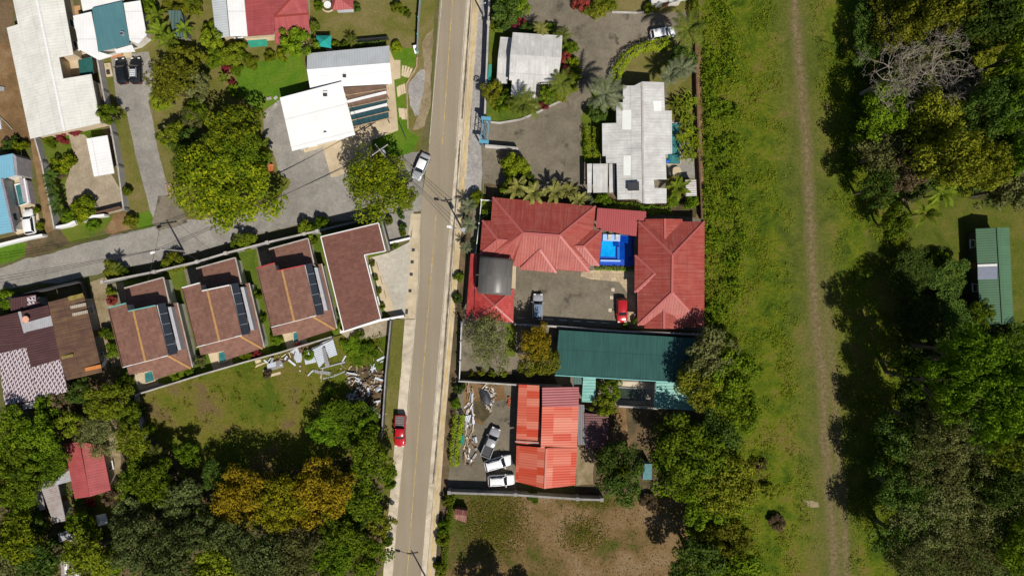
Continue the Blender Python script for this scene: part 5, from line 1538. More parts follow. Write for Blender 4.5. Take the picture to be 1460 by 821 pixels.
pole('lane', 'concrete utility pole with lamp and cables on the lane by the leftmost brown house', 262, 358, 7.6, [(.15, 6.9, 1.4)], lamp=(-1.6, -.6))
pole('road', 'concrete utility pole with white lamps on the right pavement above the wide red roof', 662, 332, 8.6, [(.1, 8.0, .9)], lamp=(-1.8, .3), tr=True)
pole('junction', 'utility pole rising out of the big yellow green tree at the junction', 556, 229, 9.2, [(.6, 8.7, 1.5), (-.9, 8.2, 1.3)], tr=True)
pole('south', 'utility pole with a lamp arm at the bottom edge of the right pavement', 613, 833, 8.2, [(.1, 7.6, .9)], lamp=(-2.6, .5))
pole('top', 'short grey pole behind the roadside wall near the top of the compound', 690, 24, 5.5, [(.2, 5.2, .5)])
cable_m = plain('black_cable', (.03, .03, .03), .7, var=0)


def cable(label, a, b, sag=.8, r=.03):
    pts = []
    for i in range(13):
        f = i / 12
        p = Vector(a).lerp(Vector(b), f)
        p.z -= sag * 4 * f * (1 - f)
        pts.append(p)
    o = MB().tube(pts, r, 5).obj('cable', cable_m)
    tag(o, label, 'cable', 'overhead cables')


T = lambda k, i: POLES[k][2][i]
for i in range(3):
    cable('thin black cable along the lane between its pole and the big tree pole', T('lane', i), T('junction', i), 1.0)
    cable('thin black cable running left along the lane from its pole out of the photo', T('lane', i), P(-60, 404 + i * 5, 6.8), .7)
    cable('thin black cable crossing the main road from the big tree pole to the right pavement', T('junction', i + 3), T('road', i), .6)

# ================================================================ small things lying about
# planks let into the lawn
G = 'pale stepping planks in the lawn'
Z = q(400, 0, 3.73)
pl = [((652, 350), (648, 405), 'fan'), ((668, 352), (658, 410), 'fan'), ((683, 358), (668, 412), 'fan'), ((698, 365), (677, 414), 'fan'), ((712, 376), (686, 416), 'fan'),
      ((623, 462), (628, 515), 'mid'), ((633, 455), (638, 508), 'mid'), ((645, 452), (650, 502), 'mid'), ((657, 447), (662, 498), 'mid'),
      ((632, 575), (638, 625), 'low'), ((643, 577), (650, 636), 'low'), ((654, 578), (661, 636), 'low'), ((668, 580), (674, 638), 'low')]
for a, b, w in pl:
    A, B = Z(a, b)
    g = gz(*A) + .04
    o = MB().bar(P(*A) + Vector((0, 0, g)), P(*B) + Vector((0, 0, g)), .34, .08).obj('stepping_plank', wood_pale)
    tag(o, {'fan': 'pale plank in the fan of five beside the gravel patch', 'mid': 'pale plank in the middle set of four on the lawn right of the pergola', 'low': 'pale plank in the lowest set of four on the lawn right of the pergola'}[w], 'plank', G)
Z = q(200, 0, 3.73)
for a, b, w in (((672, 528), (698, 522), .45), ((712, 528), (728, 514), .45)):
    A, B = Z(a, b)
    tag(MB().bar(P(*A, .12), P(*B, .12), w, .2).obj('stone_block', cap_pale), 'white stone block at the tip of the lawn left of the square white roof', 'block', 'white stones by the drive')
for a, b, w in (((668, 632), (688, 588), .2), ((696, 588), (722, 548), .2), ((704, 590), (728, 552), .12)):
    A, B = Z(a, b)
    tag(MB().bar(P(*A, .12), P(*B, .12), w, .2).obj('stone_edging', cap_pale), 'white edging strip along the curved rim of the drive left of the square white roof', 'edging', 'white edging by the drive')

t = Thing('wheelbarrow', 'rust orange wheelbarrow at the edge of the grey drive below the palm', 'wheelbarrow', P(388, 241))
p = P(388, 241)
V = [(p.x - .25, p.y - .5, .3), (p.x + .25, p.y - .5, .3), (p.x + .25, p.y + .4, .3), (p.x - .25, p.y + .4, .3), (p.x - .5, p.y - .7, .7), (p.x + .5, p.y - .7, .7), (p.x + .5, p.y + .7, .65), (p.x - .5, p.y + .7, .65)]
t.part('tray', V, [(0, 1, 2, 3), (0, 4, 5, 1), (1, 5, 6, 2), (2, 6, 7, 3), (3, 7, 4, 0)], plain('rust_orange', (.40, .12, .04), .8, var=.3))
MB().tube([(p.x - .05, p.y - .8, .2), (p.x + .05, p.y - .8, .2)], .2, 12).part(t, 'wheel', tyre)
for s in (-.35, .35): MB().bar((p.x + s, p.y - .7, .35), (p.x + s, p.y + 1.2, .6), .06).part(t, 'handle', wood)

t = Thing('pallet', 'grey slatted pallet lying at the foot of the long driveway by the big yellow tree', 'pallet', P(243, 272))
Z = q(200, 200, 3.73)
a, b, c, d4 = [P(*p) for p in Z((135, 238), (168, 232), (186, 292), (150, 305))]
for k in range(9):
    f = k / 8
    MB().bar(a.lerp(d4, f) + Vector((0, 0, .22)), b.lerp(c, f) + Vector((0, 0, .22)), .14, .05).part(t, 'slat', wood)
for f in (.05, .5, .95): MB().bar(a.lerp(b, f) + Vector((0, 0, .11)), d4.lerp(c, f) + Vector((0, 0, .11)), .12, .16).part(t, 'bearer', wood)

t = Thing('concrete_slab', 'cream rectangular slab with a dark cover beside the two black cars', 'slab', P(155, 100))
Z = q(0, 0, 3.73)
MB().prism([P(*p) for p in Z((560, 342), (592, 338), (606, 406), (572, 412))], 0, .35).part(t, 'slab_body', M['patio'])
MB().prism([P(*p) for p in Z((574, 380), (590, 378), (594, 400), (578, 402))], .352, .6).part(t, 'dark_cover', dark_metal)
MB().prism([P(*p) for p in Z((570, 350), (582, 348), (584, 360), (572, 362))], .352, .42).part(t, 'hatch', wood)

t = Thing('garden_table', 'round white table beside the red-topped pavilion', 'table', P(468.5, 9.5))
p = P(468.5, 9.5)
MB().tube([(p.x, p.y, .7), (p.x, p.y, .77)], .62, 20).part(t, 'tabletop', white_trim)
MB().tube([(p.x, p.y, 0), (p.x, p.y, .7)], .12, 8).part(t, 'pedestal', cap_pale)
for (x, y), lb in (((467, 3), 'upper'), ((470, 17), 'lower')):
    o = Thing('curved_bench', 'curved cream bench at the %s side of the round white table' % lb, 'bench', P(x, y), 'benches at the round table')
    s = 1 if lb == 'upper' else -1
    pts = [(p.x + 1.05 * math.cos(a), p.y + s * 1.05 * math.sin(a), .42) for a in np.linspace(.5, 2.6, 9)]
    MB().tube(pts, .16, 8).part(o, 'seat', M['patio'])
    for k in (1, 7): MB().box((pts[k][0], pts[k][1], .15), (.2, .2, .3)).part(o, 'leg', cap_pale)

t = Thing('canopy_tent', 'teal pyramid canopy tent on the lawn above the long upper white roof', 'tent', P(462, 60))
tt = plain('teal_canvas', (.02, .30, .27), .8, .2, var=.12)
c4 = [(451, 51), (472, 51), (472, 69), (452, 66)]
roof(t, 'canopy', [[(*c4[i], 2.3), (*c4[(i + 1) % 4], 2.3), (462, 58, 3.1)] for i in range(4)], tt, .04)
for c in c4: MB().tube([P(*c, 0), P(*c, 2.3)], .04, 6).part(t, 'post', grey_metal)
t = Thing('parasol', 'blue and white parasols folded together beyond the red-topped pavilion at the top edge', 'parasol', P(512, 0))
p = P(512, -2)
MB().tube([(p.x, p.y, 0), (p.x, p.y, 2.4)], .04, 6).part(t, 'pole', grey_metal)
MB().tube([(p.x, p.y, 2.0), (p.x, p.y, 2.5)], [1.1, .05], 8).part(t, 'canopy', plain('pale_blue_canvas', (.35, .42, .68), .8))
t = Thing('signboard', 'white board leaning at the roadside fence near the gravel patch', 'sign', P(593, 72))
p = P(593.5, 73)
MB().box((p.x, p.y, .8), (.6, 1.4, .06), .2, .7).part(t, 'board', white_trim)
for s in (-.2, .2): MB().bar((p.x + s, p.y + .3, 0), (p.x + s, p.y + .3, 1.0), .06).part(t, 'leg', wood)
t = Thing('air_conditioner', 'small white wall unit on the roadside wall by the dark green shrubs', 'appliance', P(706, 25))
p = P(706, 25)
MB().box((p.x, p.y, 1.5), (.55, 1.9, .6)).part(t, 'casing', white_trim)
MB().box((p.x, p.y, .6), (.3, 1.2, 1.2)).part(t, 'stand', grey_wall)
t = Thing('awning', 'narrow green awning along the inner face of the roadside wall', 'awning', P(699, 105))
roof(t, 'sheet', [[(697, 92, 2.1), (701, 92, 1.9), (700, 122, 1.9), (694.5, 121, 2.1)]], plain('green_awning', (.03, .24, .2), .7))
for y in (94, 119): MB().tube([P(699, y, 0), P(699, y, 1.9)], .04, 6).part(t, 'post', grey_metal)
t = Thing('plant_pot', 'red flower tub beside the pool of the rightmost brown house', 'pot', P(425, 490))
p = P(425.5, 490.5)
MB().tube([(p.x, p.y, 0), (p.x, p.y, .5)], [.22, .3], 12).part(t, 'tub', red_trim)
MB().tube([(p.x, p.y, .5), (p.x, p.y, .75)], [.28, .12], 8).part(t, 'flowers', plain('scarlet_flowers', (.7, .03, .02), .8))
Z = q(450, 300, 4.5625)
for x, y in ((636, 257), (629, 335), (623, 415), (615, 522)):
    p = Z((x, y))[0]
    w = P(*p)
    tag(MB().box((w.x, w.y, gz(*p) + .012), (.52, .52, .02), -.1).obj('drain_cover', dark_metal), 'square dark drain cover in the tan pavement beside the pale gravel drive', 'drain cover', 'drain covers in the left pavement')
p = Z((593, 657))[0]; w = P(*p)
tag(MB().box((w.x, w.y, gz(*p) + .012), (.45, .85, .02), -.1).obj('drain_cover', dark_metal), 'oblong dark drain cover, lowest in the tan pavement', 'drain cover', 'drain covers in the left pavement')
p = Z((377, 332))[0]; w = P(*p)
tag(MB().box((w.x, w.y, gz(*p) + .012), (.45, .7, .02), -.1).obj('drain_cover', dark_metal), 'dark drain cover at the upper left corner of the pale gravel drive', 'drain cover', 'drain covers in the left pavement')
for k, (x, y) in enumerate(((489, 98), (489, 148), (486, 185))):
    a = Z((x - 12, y - 8), (x + 12, y - 8), (x + 12, y + 9), (x - 12, y + 9))
    tag(MB().prism([P(*p) for p in a], .03, .12).obj('paving_slab', M['patio']), 'square sand-coloured slab in the planting bed, %s of three' % ('topmost', 'middle one', 'lowest')[k], 'slab', 'slabs in the planting bed')

# ---- torn roof sheets and rubble on the vacant lot
rng = random.Random(7)
scrap_w = roof_mat('scrap_white_sheet', (.62, .66, .72), (.50, .55, .62), pitch=.28, rib=.6, var=.15, dirt=(.3, .3, .32), dirt_amt=.3)
scrap_g = roof_mat('scrap_grey_sheet', (.34, .34, .34), pitch=.28, rib=.6, var=.25, dirt=(.2, .17, .14))
Z = q(360, 460, 5.13)


def scrap(pts, z, mat, label, tilt=.1, th=.03, name='roof_sheet', g='torn sheets on the vacant lot'):
    V = [P(*p) for p in Z(*pts)]
    n = len(V)
    c = sum(V, Vector()) / n
    if polyarea(V) < 0: V = V[::-1]
    top = [Vector((v.x, v.y, z + tilt * ((v.x - c.x) * .35 - (v.y - c.y) * .2))) for v in V]
    mn = min(v.z for v in top)
    if mn < .12: top = [v + Vector((0, 0, .12 - mn)) for v in top]
    VV = top + [v - Vector((0, 0, th)) for v in top]
    F = [list(range(n)), list(range(2 * n - 1, n - 1, -1))] + [[i, i + n, (i + 1) % n + n, (i + 1) % n] for i in range(n)]
    uv = []
    d = (V[1] - V[0]).normalized()
    for f in F: uv += [(VV[i].dot(d), VV[i].dot(Vector((-d.y, d.x, 0)))) for i in f]
    o = obj(name, mesh(name, VV, F, mat, uv))
    tag(o, label, 'sheet', g)


scrap([(280, 210), (345, 172), (372, 235), (365, 285), (330, 290)], .5, scrap_w, 'crumpled white sheet, leftmost of the big heap below the rightmost brown house', .3)
scrap([(382, 205), (440, 190), (478, 285), (395, 303)], .7, scrap_w, 'broad white sheet in the middle left of the big heap of torn sheets', .2)
scrap([(440, 185), (520, 150), (565, 250), (500, 325), (470, 250)], .95, scrap_w, 'white sheet lying across the centre of the big heap of torn sheets', .25)
scrap([(520, 180), (545, 178), (580, 310), (548, 320)], 1.15, scrap_g, 'long narrow grey sheet on top of the heap of torn sheets', .1)
scrap([(500, 150), (595, 110), (632, 232), (570, 252), (548, 200)], .8, scrap_w, 'large white sheet at the right end of the heap of torn sheets', .2)
scrap([(342, 180), (362, 170), (382, 210), (358, 222)], .9, wood_dark, 'brown board poking out of the heap of torn sheets', .1)
scrap([(428, 340), (578, 355), (572, 382), (430, 360)], .4, scrap_g, 'long bent pale sheet just above the orange board on the lot', .2)
scrap([(492, 418), (530, 402), (572, 412), (570, 435), (515, 458)], .15, plain('orange_board', (.62, .20, .09), .8, var=.15), 'orange board lying flat on the grass of the vacant lot', .05, name='board')
scrap([(430, 195), (600, 112), (602, 118), (433, 202)], 1.2, dark_metal, 'dark timber laid over the heap of torn sheets', .05, name='timber')
scrap([(500, 330), (680, 280), (684, 290), (502, 338)], .45, grey_metal, 'bluish metal rail below the heap of torn sheets', .05, name='metal_rail')
scrap([(460, 420), (600, 385), (678, 350), (680, 358), (602, 392), (464, 427)], .3, grey_metal, 'long metal rail running past the orange board to the rubble', .05, name='metal_rail')
scrap([(80, 345), (235, 300), (232, 322), (92, 362)], .5, scrap_g, 'grey sheet at the left end of the debris behind the brown houses', .1)
scrap([(115, 300), (180, 280), (185, 315), (122, 330)], .75, scrap_w, 'small white sheet on the left debris heap behind the brown houses', .3)
scrap([(150, 282), (210, 268), (238, 295), (160, 325)], .6, scrap_g, 'twisted grey sheet on the left debris heap behind the brown houses', .4)
scrap([(88, 388), (208, 355), (212, 372), (92, 408)], .3, wood_pale, 'pale board lying on the grass left of the wooden ladder frame', .1, name='board')
scrap([(20, 275), (65, 265), (68, 285), (28, 300)], .3, wood_pale, 'pale slab by the wall behind the middle brown house', .1, name='board')
scrap([(10, 318), (105, 282), (108, 292), (18, 330)], .3, wood_pale, 'long pale board by the wall behind the middle brown house', .1, name='board')
t = Thing('ladder', 'short wooden ladder frame lying on the grass of the vacant lot', 'ladder', P(*Z((313, 390))[0]))
a, b, c, d4 = [P(*p, .15) for p in Z((305, 352), (328, 352), (322, 425), (300, 425))]
MB().bar(a, d4, .1).part(t, 'side_rail', wood_pale)
MB().bar(b, c, .1).part(t, 'side_rail', wood_pale)
for k in range(5): MB().bar(a.lerp(d4, k / 4), b.lerp(c, k / 4), .08).part(t, 'rung', wood_pale)

debris_m = [wood, wood, wood_pale, wood_dark, scrap_g, scrap_w, wood_dark, grey_metal, wood_dark, wood, plain('rubble_grey', (.30, .28, .26), .9), plain('rubble_brown', (.26, .18, .12), .9)]


def rubble(n, area, label_plank, label_chunk, g, seed, zone_h=.4, bias=None):
    """every plank and chunk of the heap is an object of its own"""
    r = random.Random(seed)
    xs, ys = [p[0] for p in area], [p[1] for p in area]
    k = 0
    while k < n:
        x, y = r.uniform(min(xs), max(xs)), r.uniform(min(ys), max(ys))
        if not inpoly(x, y, area): continue
        k += 1
        p = P(x, y)
        g0 = gz(x, y)
        if r.random() < .55:
            L, w = r.uniform(.5, 1.9), r.uniform(.07, .2)
            an = r.uniform(0, math.pi) if bias is None else bias + r.gauss(0, .35)
            z = g0 + .06 + r.random() * zone_h
            d = Vector((math.cos(an), math.sin(an), r.uniform(-.12, .12))) * L / 2
            m = r.choice(debris_m[:7])
            if m in (scrap_w, scrap_g): w *= 1.8
            o = MB().bar(Vector((p.x, p.y, z)) - d, Vector((p.x, p.y, z)) + d, w, .06).obj('scrap_plank', m)
            tag(o, label_plank, 'scrap', g)
        else:
            s = r.uniform(.12, .42)
            V, F = MB().box((0, 0, 0), (s, s * r.uniform(.5, 1.2), s * .6), r.uniform(0, 3)).V, [(3, 2, 1, 0), (4, 5, 6, 7), (0, 1, 5, 4), (1, 2, 6, 5), (2, 3, 7, 6), (3, 0, 4, 7)]
            V = [v + Vector((p.x + r.uniform(-.1, .1) * s, p.y + r.uniform(-.1, .1) * s, g0 + s * .3 + r.random() * zone_h * .6 + r.uniform(-.08, .08) * s)) for v in V]
            o = obj('rubble_chunk', mesh('rubble_chunk', V, F, r.choice(debris_m[2:])))
            tag(o, label_chunk, 'rubble', g)


rubble(120, [(494, 532), (505, 526), (530, 530), (549, 536), (547, 600), (530, 604), (518, 578), (496, 566)], 'plank or strip of scrap in the rubble beside the dark roadside wall', 'broken chunk in the rubble beside the dark roadside wall', 'rubble beside the dark roadside wall', 3)
rubble(22, [(372, 516), (400, 506), (420, 505), (420, 514), (385, 524)], 'scrap strip in the left debris heap behind the brown houses', 'broken chunk in the left debris heap behind the brown houses', 'debris behind the brown houses', 5)
rubble(80, [(666, 545), (674, 545), (677, 600), (682, 640), (673, 662), (660, 662), (664, 620)], 'plank or strip of scrap along the lime hedge of the rubble lot', 'broken chunk along the lime hedge of the rubble lot', 'scrap along the lime hedge', 11, .3, bias=1.5)
rubble(60, [(686, 547), (708, 549), (708, 566), (700, 588), (692, 580), (690, 562)], 'pale scrap strip around the burnt heap in the rubble lot', 'broken chunk around the burnt heap in the rubble lot', 'scrap around the burnt heap', 13, .25)
Z = q(635, 535, 4.83)
scrap([(134, 275), (180, 268), (168, 320), (138, 310)], .5, scrap_w, 'white sheet lying on the lime hedge of the rubble lot', .3)
scrap([(180, 110), (196, 108), (190, 185), (178, 185)], .4, scrap_w, 'narrow bluish white sheet leaning at the top of the rubble lot', .3)
scrap([(96, 408), (134, 404), (132, 468), (100, 468)], .7, plain('green_sheet', (.02, .22, .16), .7), 'green sheet lying on the lime hedge of the rubble lot', .3)
t = Thing('ash_heap', 'burnt black heap under a grey tarpaulin in the rubble lot', 'heap', P(*Z((278, 160))[0]))
V, F = [], []
c = P(*Z((278, 150))[0])
for i in range(9):
    for j in range(9):
        x, y = (i - 4) / 4, (j - 4) / 4
        rr2 = max(0, 1 - x * x - y * y)
        V.append((c.x + x * .95 + y * -.35, c.y + y * 1.5, .06 + .7 * rr2 ** .7 + .18 * mnoise.noise(Vector((x * 2.5, y * 2.5, 4)))))
for i in range(8):
    for j in range(8): F.append((i * 9 + j, i * 9 + j + 1, i * 9 + j + 10, i * 9 + j + 9))
t.part('tarpaulin', V, [f[::-1] for f in F], plain('charred_tarp', (.05, .05, .058), .6, .4, var=.8, scale=1.5))
for k in range(5):
    a = Z((440 + rng.uniform(-6, 6), 155 + k * 13))[0]
    p = P(*a)
    tag(MB().box((p.x, p.y, .2), (.35, .4, .3), rng.random()).obj('brick_stack', plain('red_brick', (.40, .10, .05), .9)), 'red orange brick block in the shade beside the patchwork orange roof', 'brick', 'brick blocks in the shade')

t = Thing('broken_board', 'white panel lying on the bare soil at the left edge beside the bungalow', 'panel', P(0, 127))
MB().prism([P(*p) for p in ((-6, 123), (8, 125), (7, 131), (-6, 130))], .05, .3).part(t, 'sheet', scrap_g)
t = Thing('broken_board', 'white broken board by the fallen pole on the bare soil at the left edge', 'panel', P(0, 176))
MB().prism([P(*p) for p in ((-5, 168), (2, 170), (4, 184), (-5, 186))], .05, .35).part(t, 'sheet', scrap_w)
tag(MB().tube([P(-2, 165, .15), P(9, 175, .25), P(18, 185, .15)], .07, 6).obj('fallen_pole', cap_pale), 'thin pale pole lying on the bare soil at the left edge', 'pole')

rubble(36, [(405, 512), (440, 508), (480, 520), (500, 505), (545, 490), (550, 528), (500, 530), (470, 545), (430, 530)], 'loose scrap strip scattered between torn sheets and rubble on the vacant lot', 'loose chunk scattered between torn sheets and rubble on the vacant lot', 'loose scrap on the vacant lot', 21, .1)
rubble(40, [(494, 524), (548, 524), (548, 560), (505, 560)], 'plank or strip of scrap in the rubble beside the dark roadside wall', 'broken chunk in the rubble beside the dark roadside wall', 'rubble beside the dark roadside wall', 23, .5)
cable('thin house cable from the big tree pole to the square white roof', T('junction', 0), P(500, 150, 3.9), .4, .024)
cable('thin house cable from the lane pole to the leftmost brown house', T('lane', 0), P(210, 402, 3.4), .3, .024)
cable('thin house cable from the lane pole to the middle brown house', T('lane', 2), P(305, 380, 3.4), .3, .024)
cable('thin house cable from the road pole to the wide red roof', T('road', 2), P(703, 300, 3.6), .3, .024)
# ================================================================ trees and plants
LEAF = {
    'hedge': leaf_mat('bright_hedge_leaves', (.09, .14, .008), (.23, .30, .012), (.42, .46, .02)),
    'yellow': leaf_mat('yellow_green_leaves', (.030, .055, .004), (.120, .165, .006), (.45, .44, .010), scale=.8),
    'mid': leaf_mat('green_leaves', (.022, .050, .004), (.10, .160, .007), (.27, .33, .013)),
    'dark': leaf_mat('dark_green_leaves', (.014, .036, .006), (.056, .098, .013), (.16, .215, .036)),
    'lime': leaf_mat('lime_leaves', (.040, .065, .006), (.145, .185, .010), (.32, .35, .016)),
    'gold': leaf_mat('golden_orange_leaves', (.055, .058, .006), (.25, .185, .009), (.60, .44, .015), scale=.6),
    'dusky': leaf_mat('dusky_green_leaves', (.024, .040, .009), (.092, .122, .034), (.23, .265, .09)),
    'olive': leaf_mat('grey_olive_leaves', (.035, .042, .012), (.125, .135, .040), (.28, .275, .105)),
    'oliveyel': leaf_mat('yellow_olive_leaves', (.028, .040, .005), (.145, .158, .011), (.37, .355, .024)),
    'deep': leaf_mat('bright_forest_leaves', (.020, .046, .003), (.092, .168, .007), (.235, .325, .013)),
    'brown': leaf_mat('brownish_leaves', (.04, .03, .016), (.12, .085, .045), (.23, .17, .095)),
    'goldgreen': leaf_mat('golden_green_leaves', (.045, .060, .005), (.19, .185, .008), (.52, .46, .012), scale=.6),
    'red': leaf_mat('red_leaves', (.07, .012, .014), (.22, .03, .035), (.42, .08, .07)),
    'palm': leaf_mat('palm_leaves', (.03, .045, .008), (.10, .125, .016), (.22, .22, .04)),
    'palmgrey': leaf_mat('grey_palm_leaves', (.05, .06, .03), (.14, .16, .085), (.27, .28, .17)),
    'banana': leaf_mat('banana_leaves', (.05, .085, .008), (.15, .21, .014), (.28, .33, .035), trans=.35),
    'fern': leaf_mat('yellow_fern_leaves', (.08, .09, .02), (.22, .22, .05), (.40, .36, .12)),
}
BARK = plain('bark', (.16, .125, .09), .9, .2, var=.35, scale=3)
BARK_PALE = plain('pale_bark', (.26, .225, .185), .85, .2, var=.25, scale=3)
BARK_DARK = plain('dark_bark', (.07, .055, .04), .9, .2, var=.35, scale=3)


def quads(c, nrm, length, width, rs):
    """diamond leaves at centres c"""
    n = len(c)
    r = rs.normal(size=(n, 3))
    t = np.cross(nrm, r)
    t /= np.linalg.norm(t, axis=1, keepdims=True) + 1e-9
    b = np.cross(nrm, t)
    t *= (length / 2)[:, None]
    b *= (width / 2)[:, None]
    fold = nrm * (width * .18)[:, None]
    V = np.stack([c - t, c + b * 1.0 + fold, c + t, c - b * 1.0 + fold], axis=1).reshape(-1, 3)
    return V


def leafmesh(name, V, mat=None):
    n = len(V) // 4
    me = bpy.data.meshes.new(name)
    me.vertices.add(len(V))
    me.vertices.foreach_set('co', V.astype(np.float32).ravel())
    me.loops.add(len(V))
    me.loops.foreach_set('vertex_index', np.arange(len(V), dtype=np.int32))
    me.polygons.add(n)
    me.polygons.foreach_set('loop_start', np.arange(0, 4 * n, 4, dtype=np.int32))
    me.polygons.foreach_set('loop_total', np.full(n, 4, dtype=np.int32))
    me.materials.append(mat or LEAF['mid'])
    me.update(calc_edges=True)
    return me


def crown(name, seed, R, Ht, thick, nc, per, leaf, lobes=.28, sparse=0.0, rc=(.17, .30), flat=.5):
    """leaf clumps through an uneven dome; the top of the crown is at Ht"""
    rs = np.random.default_rng(seed)
    out, centres = [], []
    ph = rs.uniform(0, 6.28, 4)
    for i in range(nc):
        az = rs.uniform(0, 2 * math.pi)
        outl = 1 + lobes * (.55 * math.sin(2 * az + ph[0]) + .45 * math.sin(3 * az + ph[1]) + .4 * math.sin(5 * az + ph[2]))
        s = rs.uniform(-.3, 1)
        rr = math.sqrt(rs.uniform(0.02, 1)) * R * .86 * outl
        top = math.sqrt(max(0.03, 1 - min(1, (rr / (R * 1.15)) ** 2)))
        z = Ht - thick + thick * (flat + (1 - flat) * top) * rs.uniform(.62, 1.0)
        if rs.uniform() < .3: z -= thick * rs.uniform(.15, .45)
        cr = R * rs.uniform(*rc)
        z -= cr * .5
        c = np.array([rr * math.cos(az), rr * math.sin(az), z])
        centres.append((c, cr))
        m = int(per * (cr / (R * .24)) ** 2 * (1 - sparse * rs.uniform()))
        d = rs.normal(size=(m, 3))
        d[:, 2] = np.abs(d[:, 2]) * 1.0 - .35
        d /= np.linalg.norm(d, axis=1, keepdims=True)
        dist = cr * rs.uniform(.45, 1.12, m) ** .7
        p = c + d * dist[:, None] * np.array([1, 1, .8])
        nn = d * 1.0 + rs.normal(size=(m, 3)) * .33 + np.array([0, 0, .35])
        nn /= np.linalg.norm(nn, axis=1, keepdims=True)
        L = leaf * rs.uniform(.65, 1.35, m)
        out.append(quads(p, nn, L, L * .62, rs))
    return leafmesh(name, np.concatenate(out)), centres


def trunk(name, centres, seed, Ht, R, mat=BARK, nlimb=9, r0=None):
    rg = random.Random(seed)
    mb = MB()
    r0 = r0 or R * .07
    fork = Ht * .42
    mb.tube([(0, 0, -.15), (rg.uniform(-.1, .1), rg.uniform(-.1, .1), fork * .5), (0, 0, fork), (rg.uniform(-.3, .3) * R * .2, 0, Ht * .78)], [r0 * 1.25, r0, r0 * .8, r0 * .25], 7)
    for c, cr in rg.sample(centres, min(nlimb, len(centres))):
        c = Vector(c)
        s = Vector((0, 0, fork * rg.uniform(.75, 1.15)))
        mid = s.lerp(c, .5) + Vector((0, 0, R * .06))
        mb.tube([s, mid, c], [r0 * .5, r0 * .32, r0 * .1], 5)
    return mesh(name, mb.V, mb.F, mat)


TREES = {}


def variant(key, seed, R, Ht, thick, nc, per, leaf, **kw):
    tk = {k: kw.pop(k) for k in list(kw) if k in ('nlimb', 'r0', 'bark')}
    me, cs = crown('crown', seed, R, Ht, thick, nc, per, leaf, **kw)
    tm = trunk('trunk', cs, seed, Ht, R, tk.pop('bark', BARK), **tk)
    TREES.setdefault(key, []).append((me, tm, R, Ht))


for s in range(3): variant('large', 11 + s, 6.2, 13, 6.5, 130, 105, .44, rc=(.12, .25))
for s in range(3): variant('clumpy', 61 + s, 6.2, 13, 5.5, 95, 150, .42, rc=(.11, .21), lobes=.35, flat=.4)
for s in range(4): variant('medium', 21 + s, 3.8, 8.5, 4.6, 62, 90, .38, rc=(.14, .28))
for s in range(3): variant('small', 31 + s, 2.2, 4.6, 3.0, 34, 80, .30, nlimb=5)
for s in range(2): variant('sparse', 41 + s, 4.2, 8.5, 4.2, 130, 85, .24, sparse=.3, rc=(.12, .24), nlimb=12)
for s in range(2): variant('airy', 51 + s, 6.4, 14, 7.5, 230, 105, .34, sparse=.3, rc=(.09, .18), nlimb=8, bark=BARK)
rt = random.Random(4)


def setmat(o, m):
    o.material_slots[0].link = 'OBJECT'
    o.material_slots[0].material = m


TREE_N = {}


def tree(form, leaf, x, y, r, h, label, group, name='broadleaf_tree'):
    """x, y, r: crown centre and radius as seen from the drone; h: height"""
    lst = TREES[form]
    i = TREE_N[form] = TREE_N.get(form, -1) + 1
    me, tm, R, Ht = lst[i % len(lst)]
    zc = h * .72
    c = P(x, y, zc)
    rm = r * S * (H - zc) / H
    t = Thing(name, label, 'tree', (c.x, c.y, gz(x, y) if form != 'large' else 0), group)
    t.root.scale = (rm / R * rt.uniform(.95, 1.06), rm / R * rt.uniform(.95, 1.06), h / Ht)
    t.root.rotation_euler = (0, 0, rt.uniform(0, 6.28))
    k = obj('crown', me, t.root)
    setmat(k, LEAF[leaf])
    obj('trunk', tm, t.root)
    return t


# shrubs: one mesh each
SHRUB = []
for s in range(4):
    me, cs = crown('shrub', 71 + s, 1.4, 1.7, 1.4, 18, 60, .26, rc=(.26, .42), lobes=.2, flat=.3)
    SHRUB.append(me)


def spiky(seed, n=46, L=1.5, R=1.0):
    rs = random.Random(seed)
    V = []
    for i in range(n):
        bx, by = rs.gauss(0, R * .45), rs.gauss(0, R * .45)
        az = rs.uniform(0, 6.28)
        l = L * rs.uniform(.6, 1.15)
        el = rs.uniform(.5, 1.25)
        w = rs.uniform(.07, .13)
        d = Vector((math.cos(az), math.sin(az), 0))
        sd = Vector((-d.y, d.x, 0)) * w
        p0 = Vector((bx, by, rs.uniform(.5, 1.1)))
        p1 = p0 + d * l * .45 * math.cos(el * .8) + Vector((0, 0, l * .45 * math.sin(el)))
        p2 = p1 + d * l * .55 + Vector((0, 0, l * .1 * (1 - el)))
        V += [p0 - sd * .4, p0 + sd * .4, p1 + sd, p1 - sd, p1 - sd, p1 + sd, p2 + sd * .15, p2 - sd * .15]
    return leafmesh('shrub', np.array([tuple(v) for v in V]))


SPIKY = [spiky(s) for s in range(3)]


def shrub(leaf, x, y, r, h, label, group, form=None, name='shrub', cat='shrub'):
    me = rt.choice(SPIKY if form == 'spiky' else SHRUB)
    zc = h * .6
    c = P(x, y, zc)
    rm = r * S * (H - zc) / H
    o = obj(name, me)
    k = rm / (1.35 if form == 'spiky' else 1.4)
    o.location = (c.x, c.y, gz(x, y))
    o.scale = (k * rt.uniform(.92, 1.08), k * rt.uniform(.92, 1.08), h / (2.1 if form == 'spiky' else 1.7))
    o.rotation_euler = (0, 0, rt.uniform(0, 6.28))
    setmat(o, LEAF[leaf])
    return tag(o, label, cat, group)


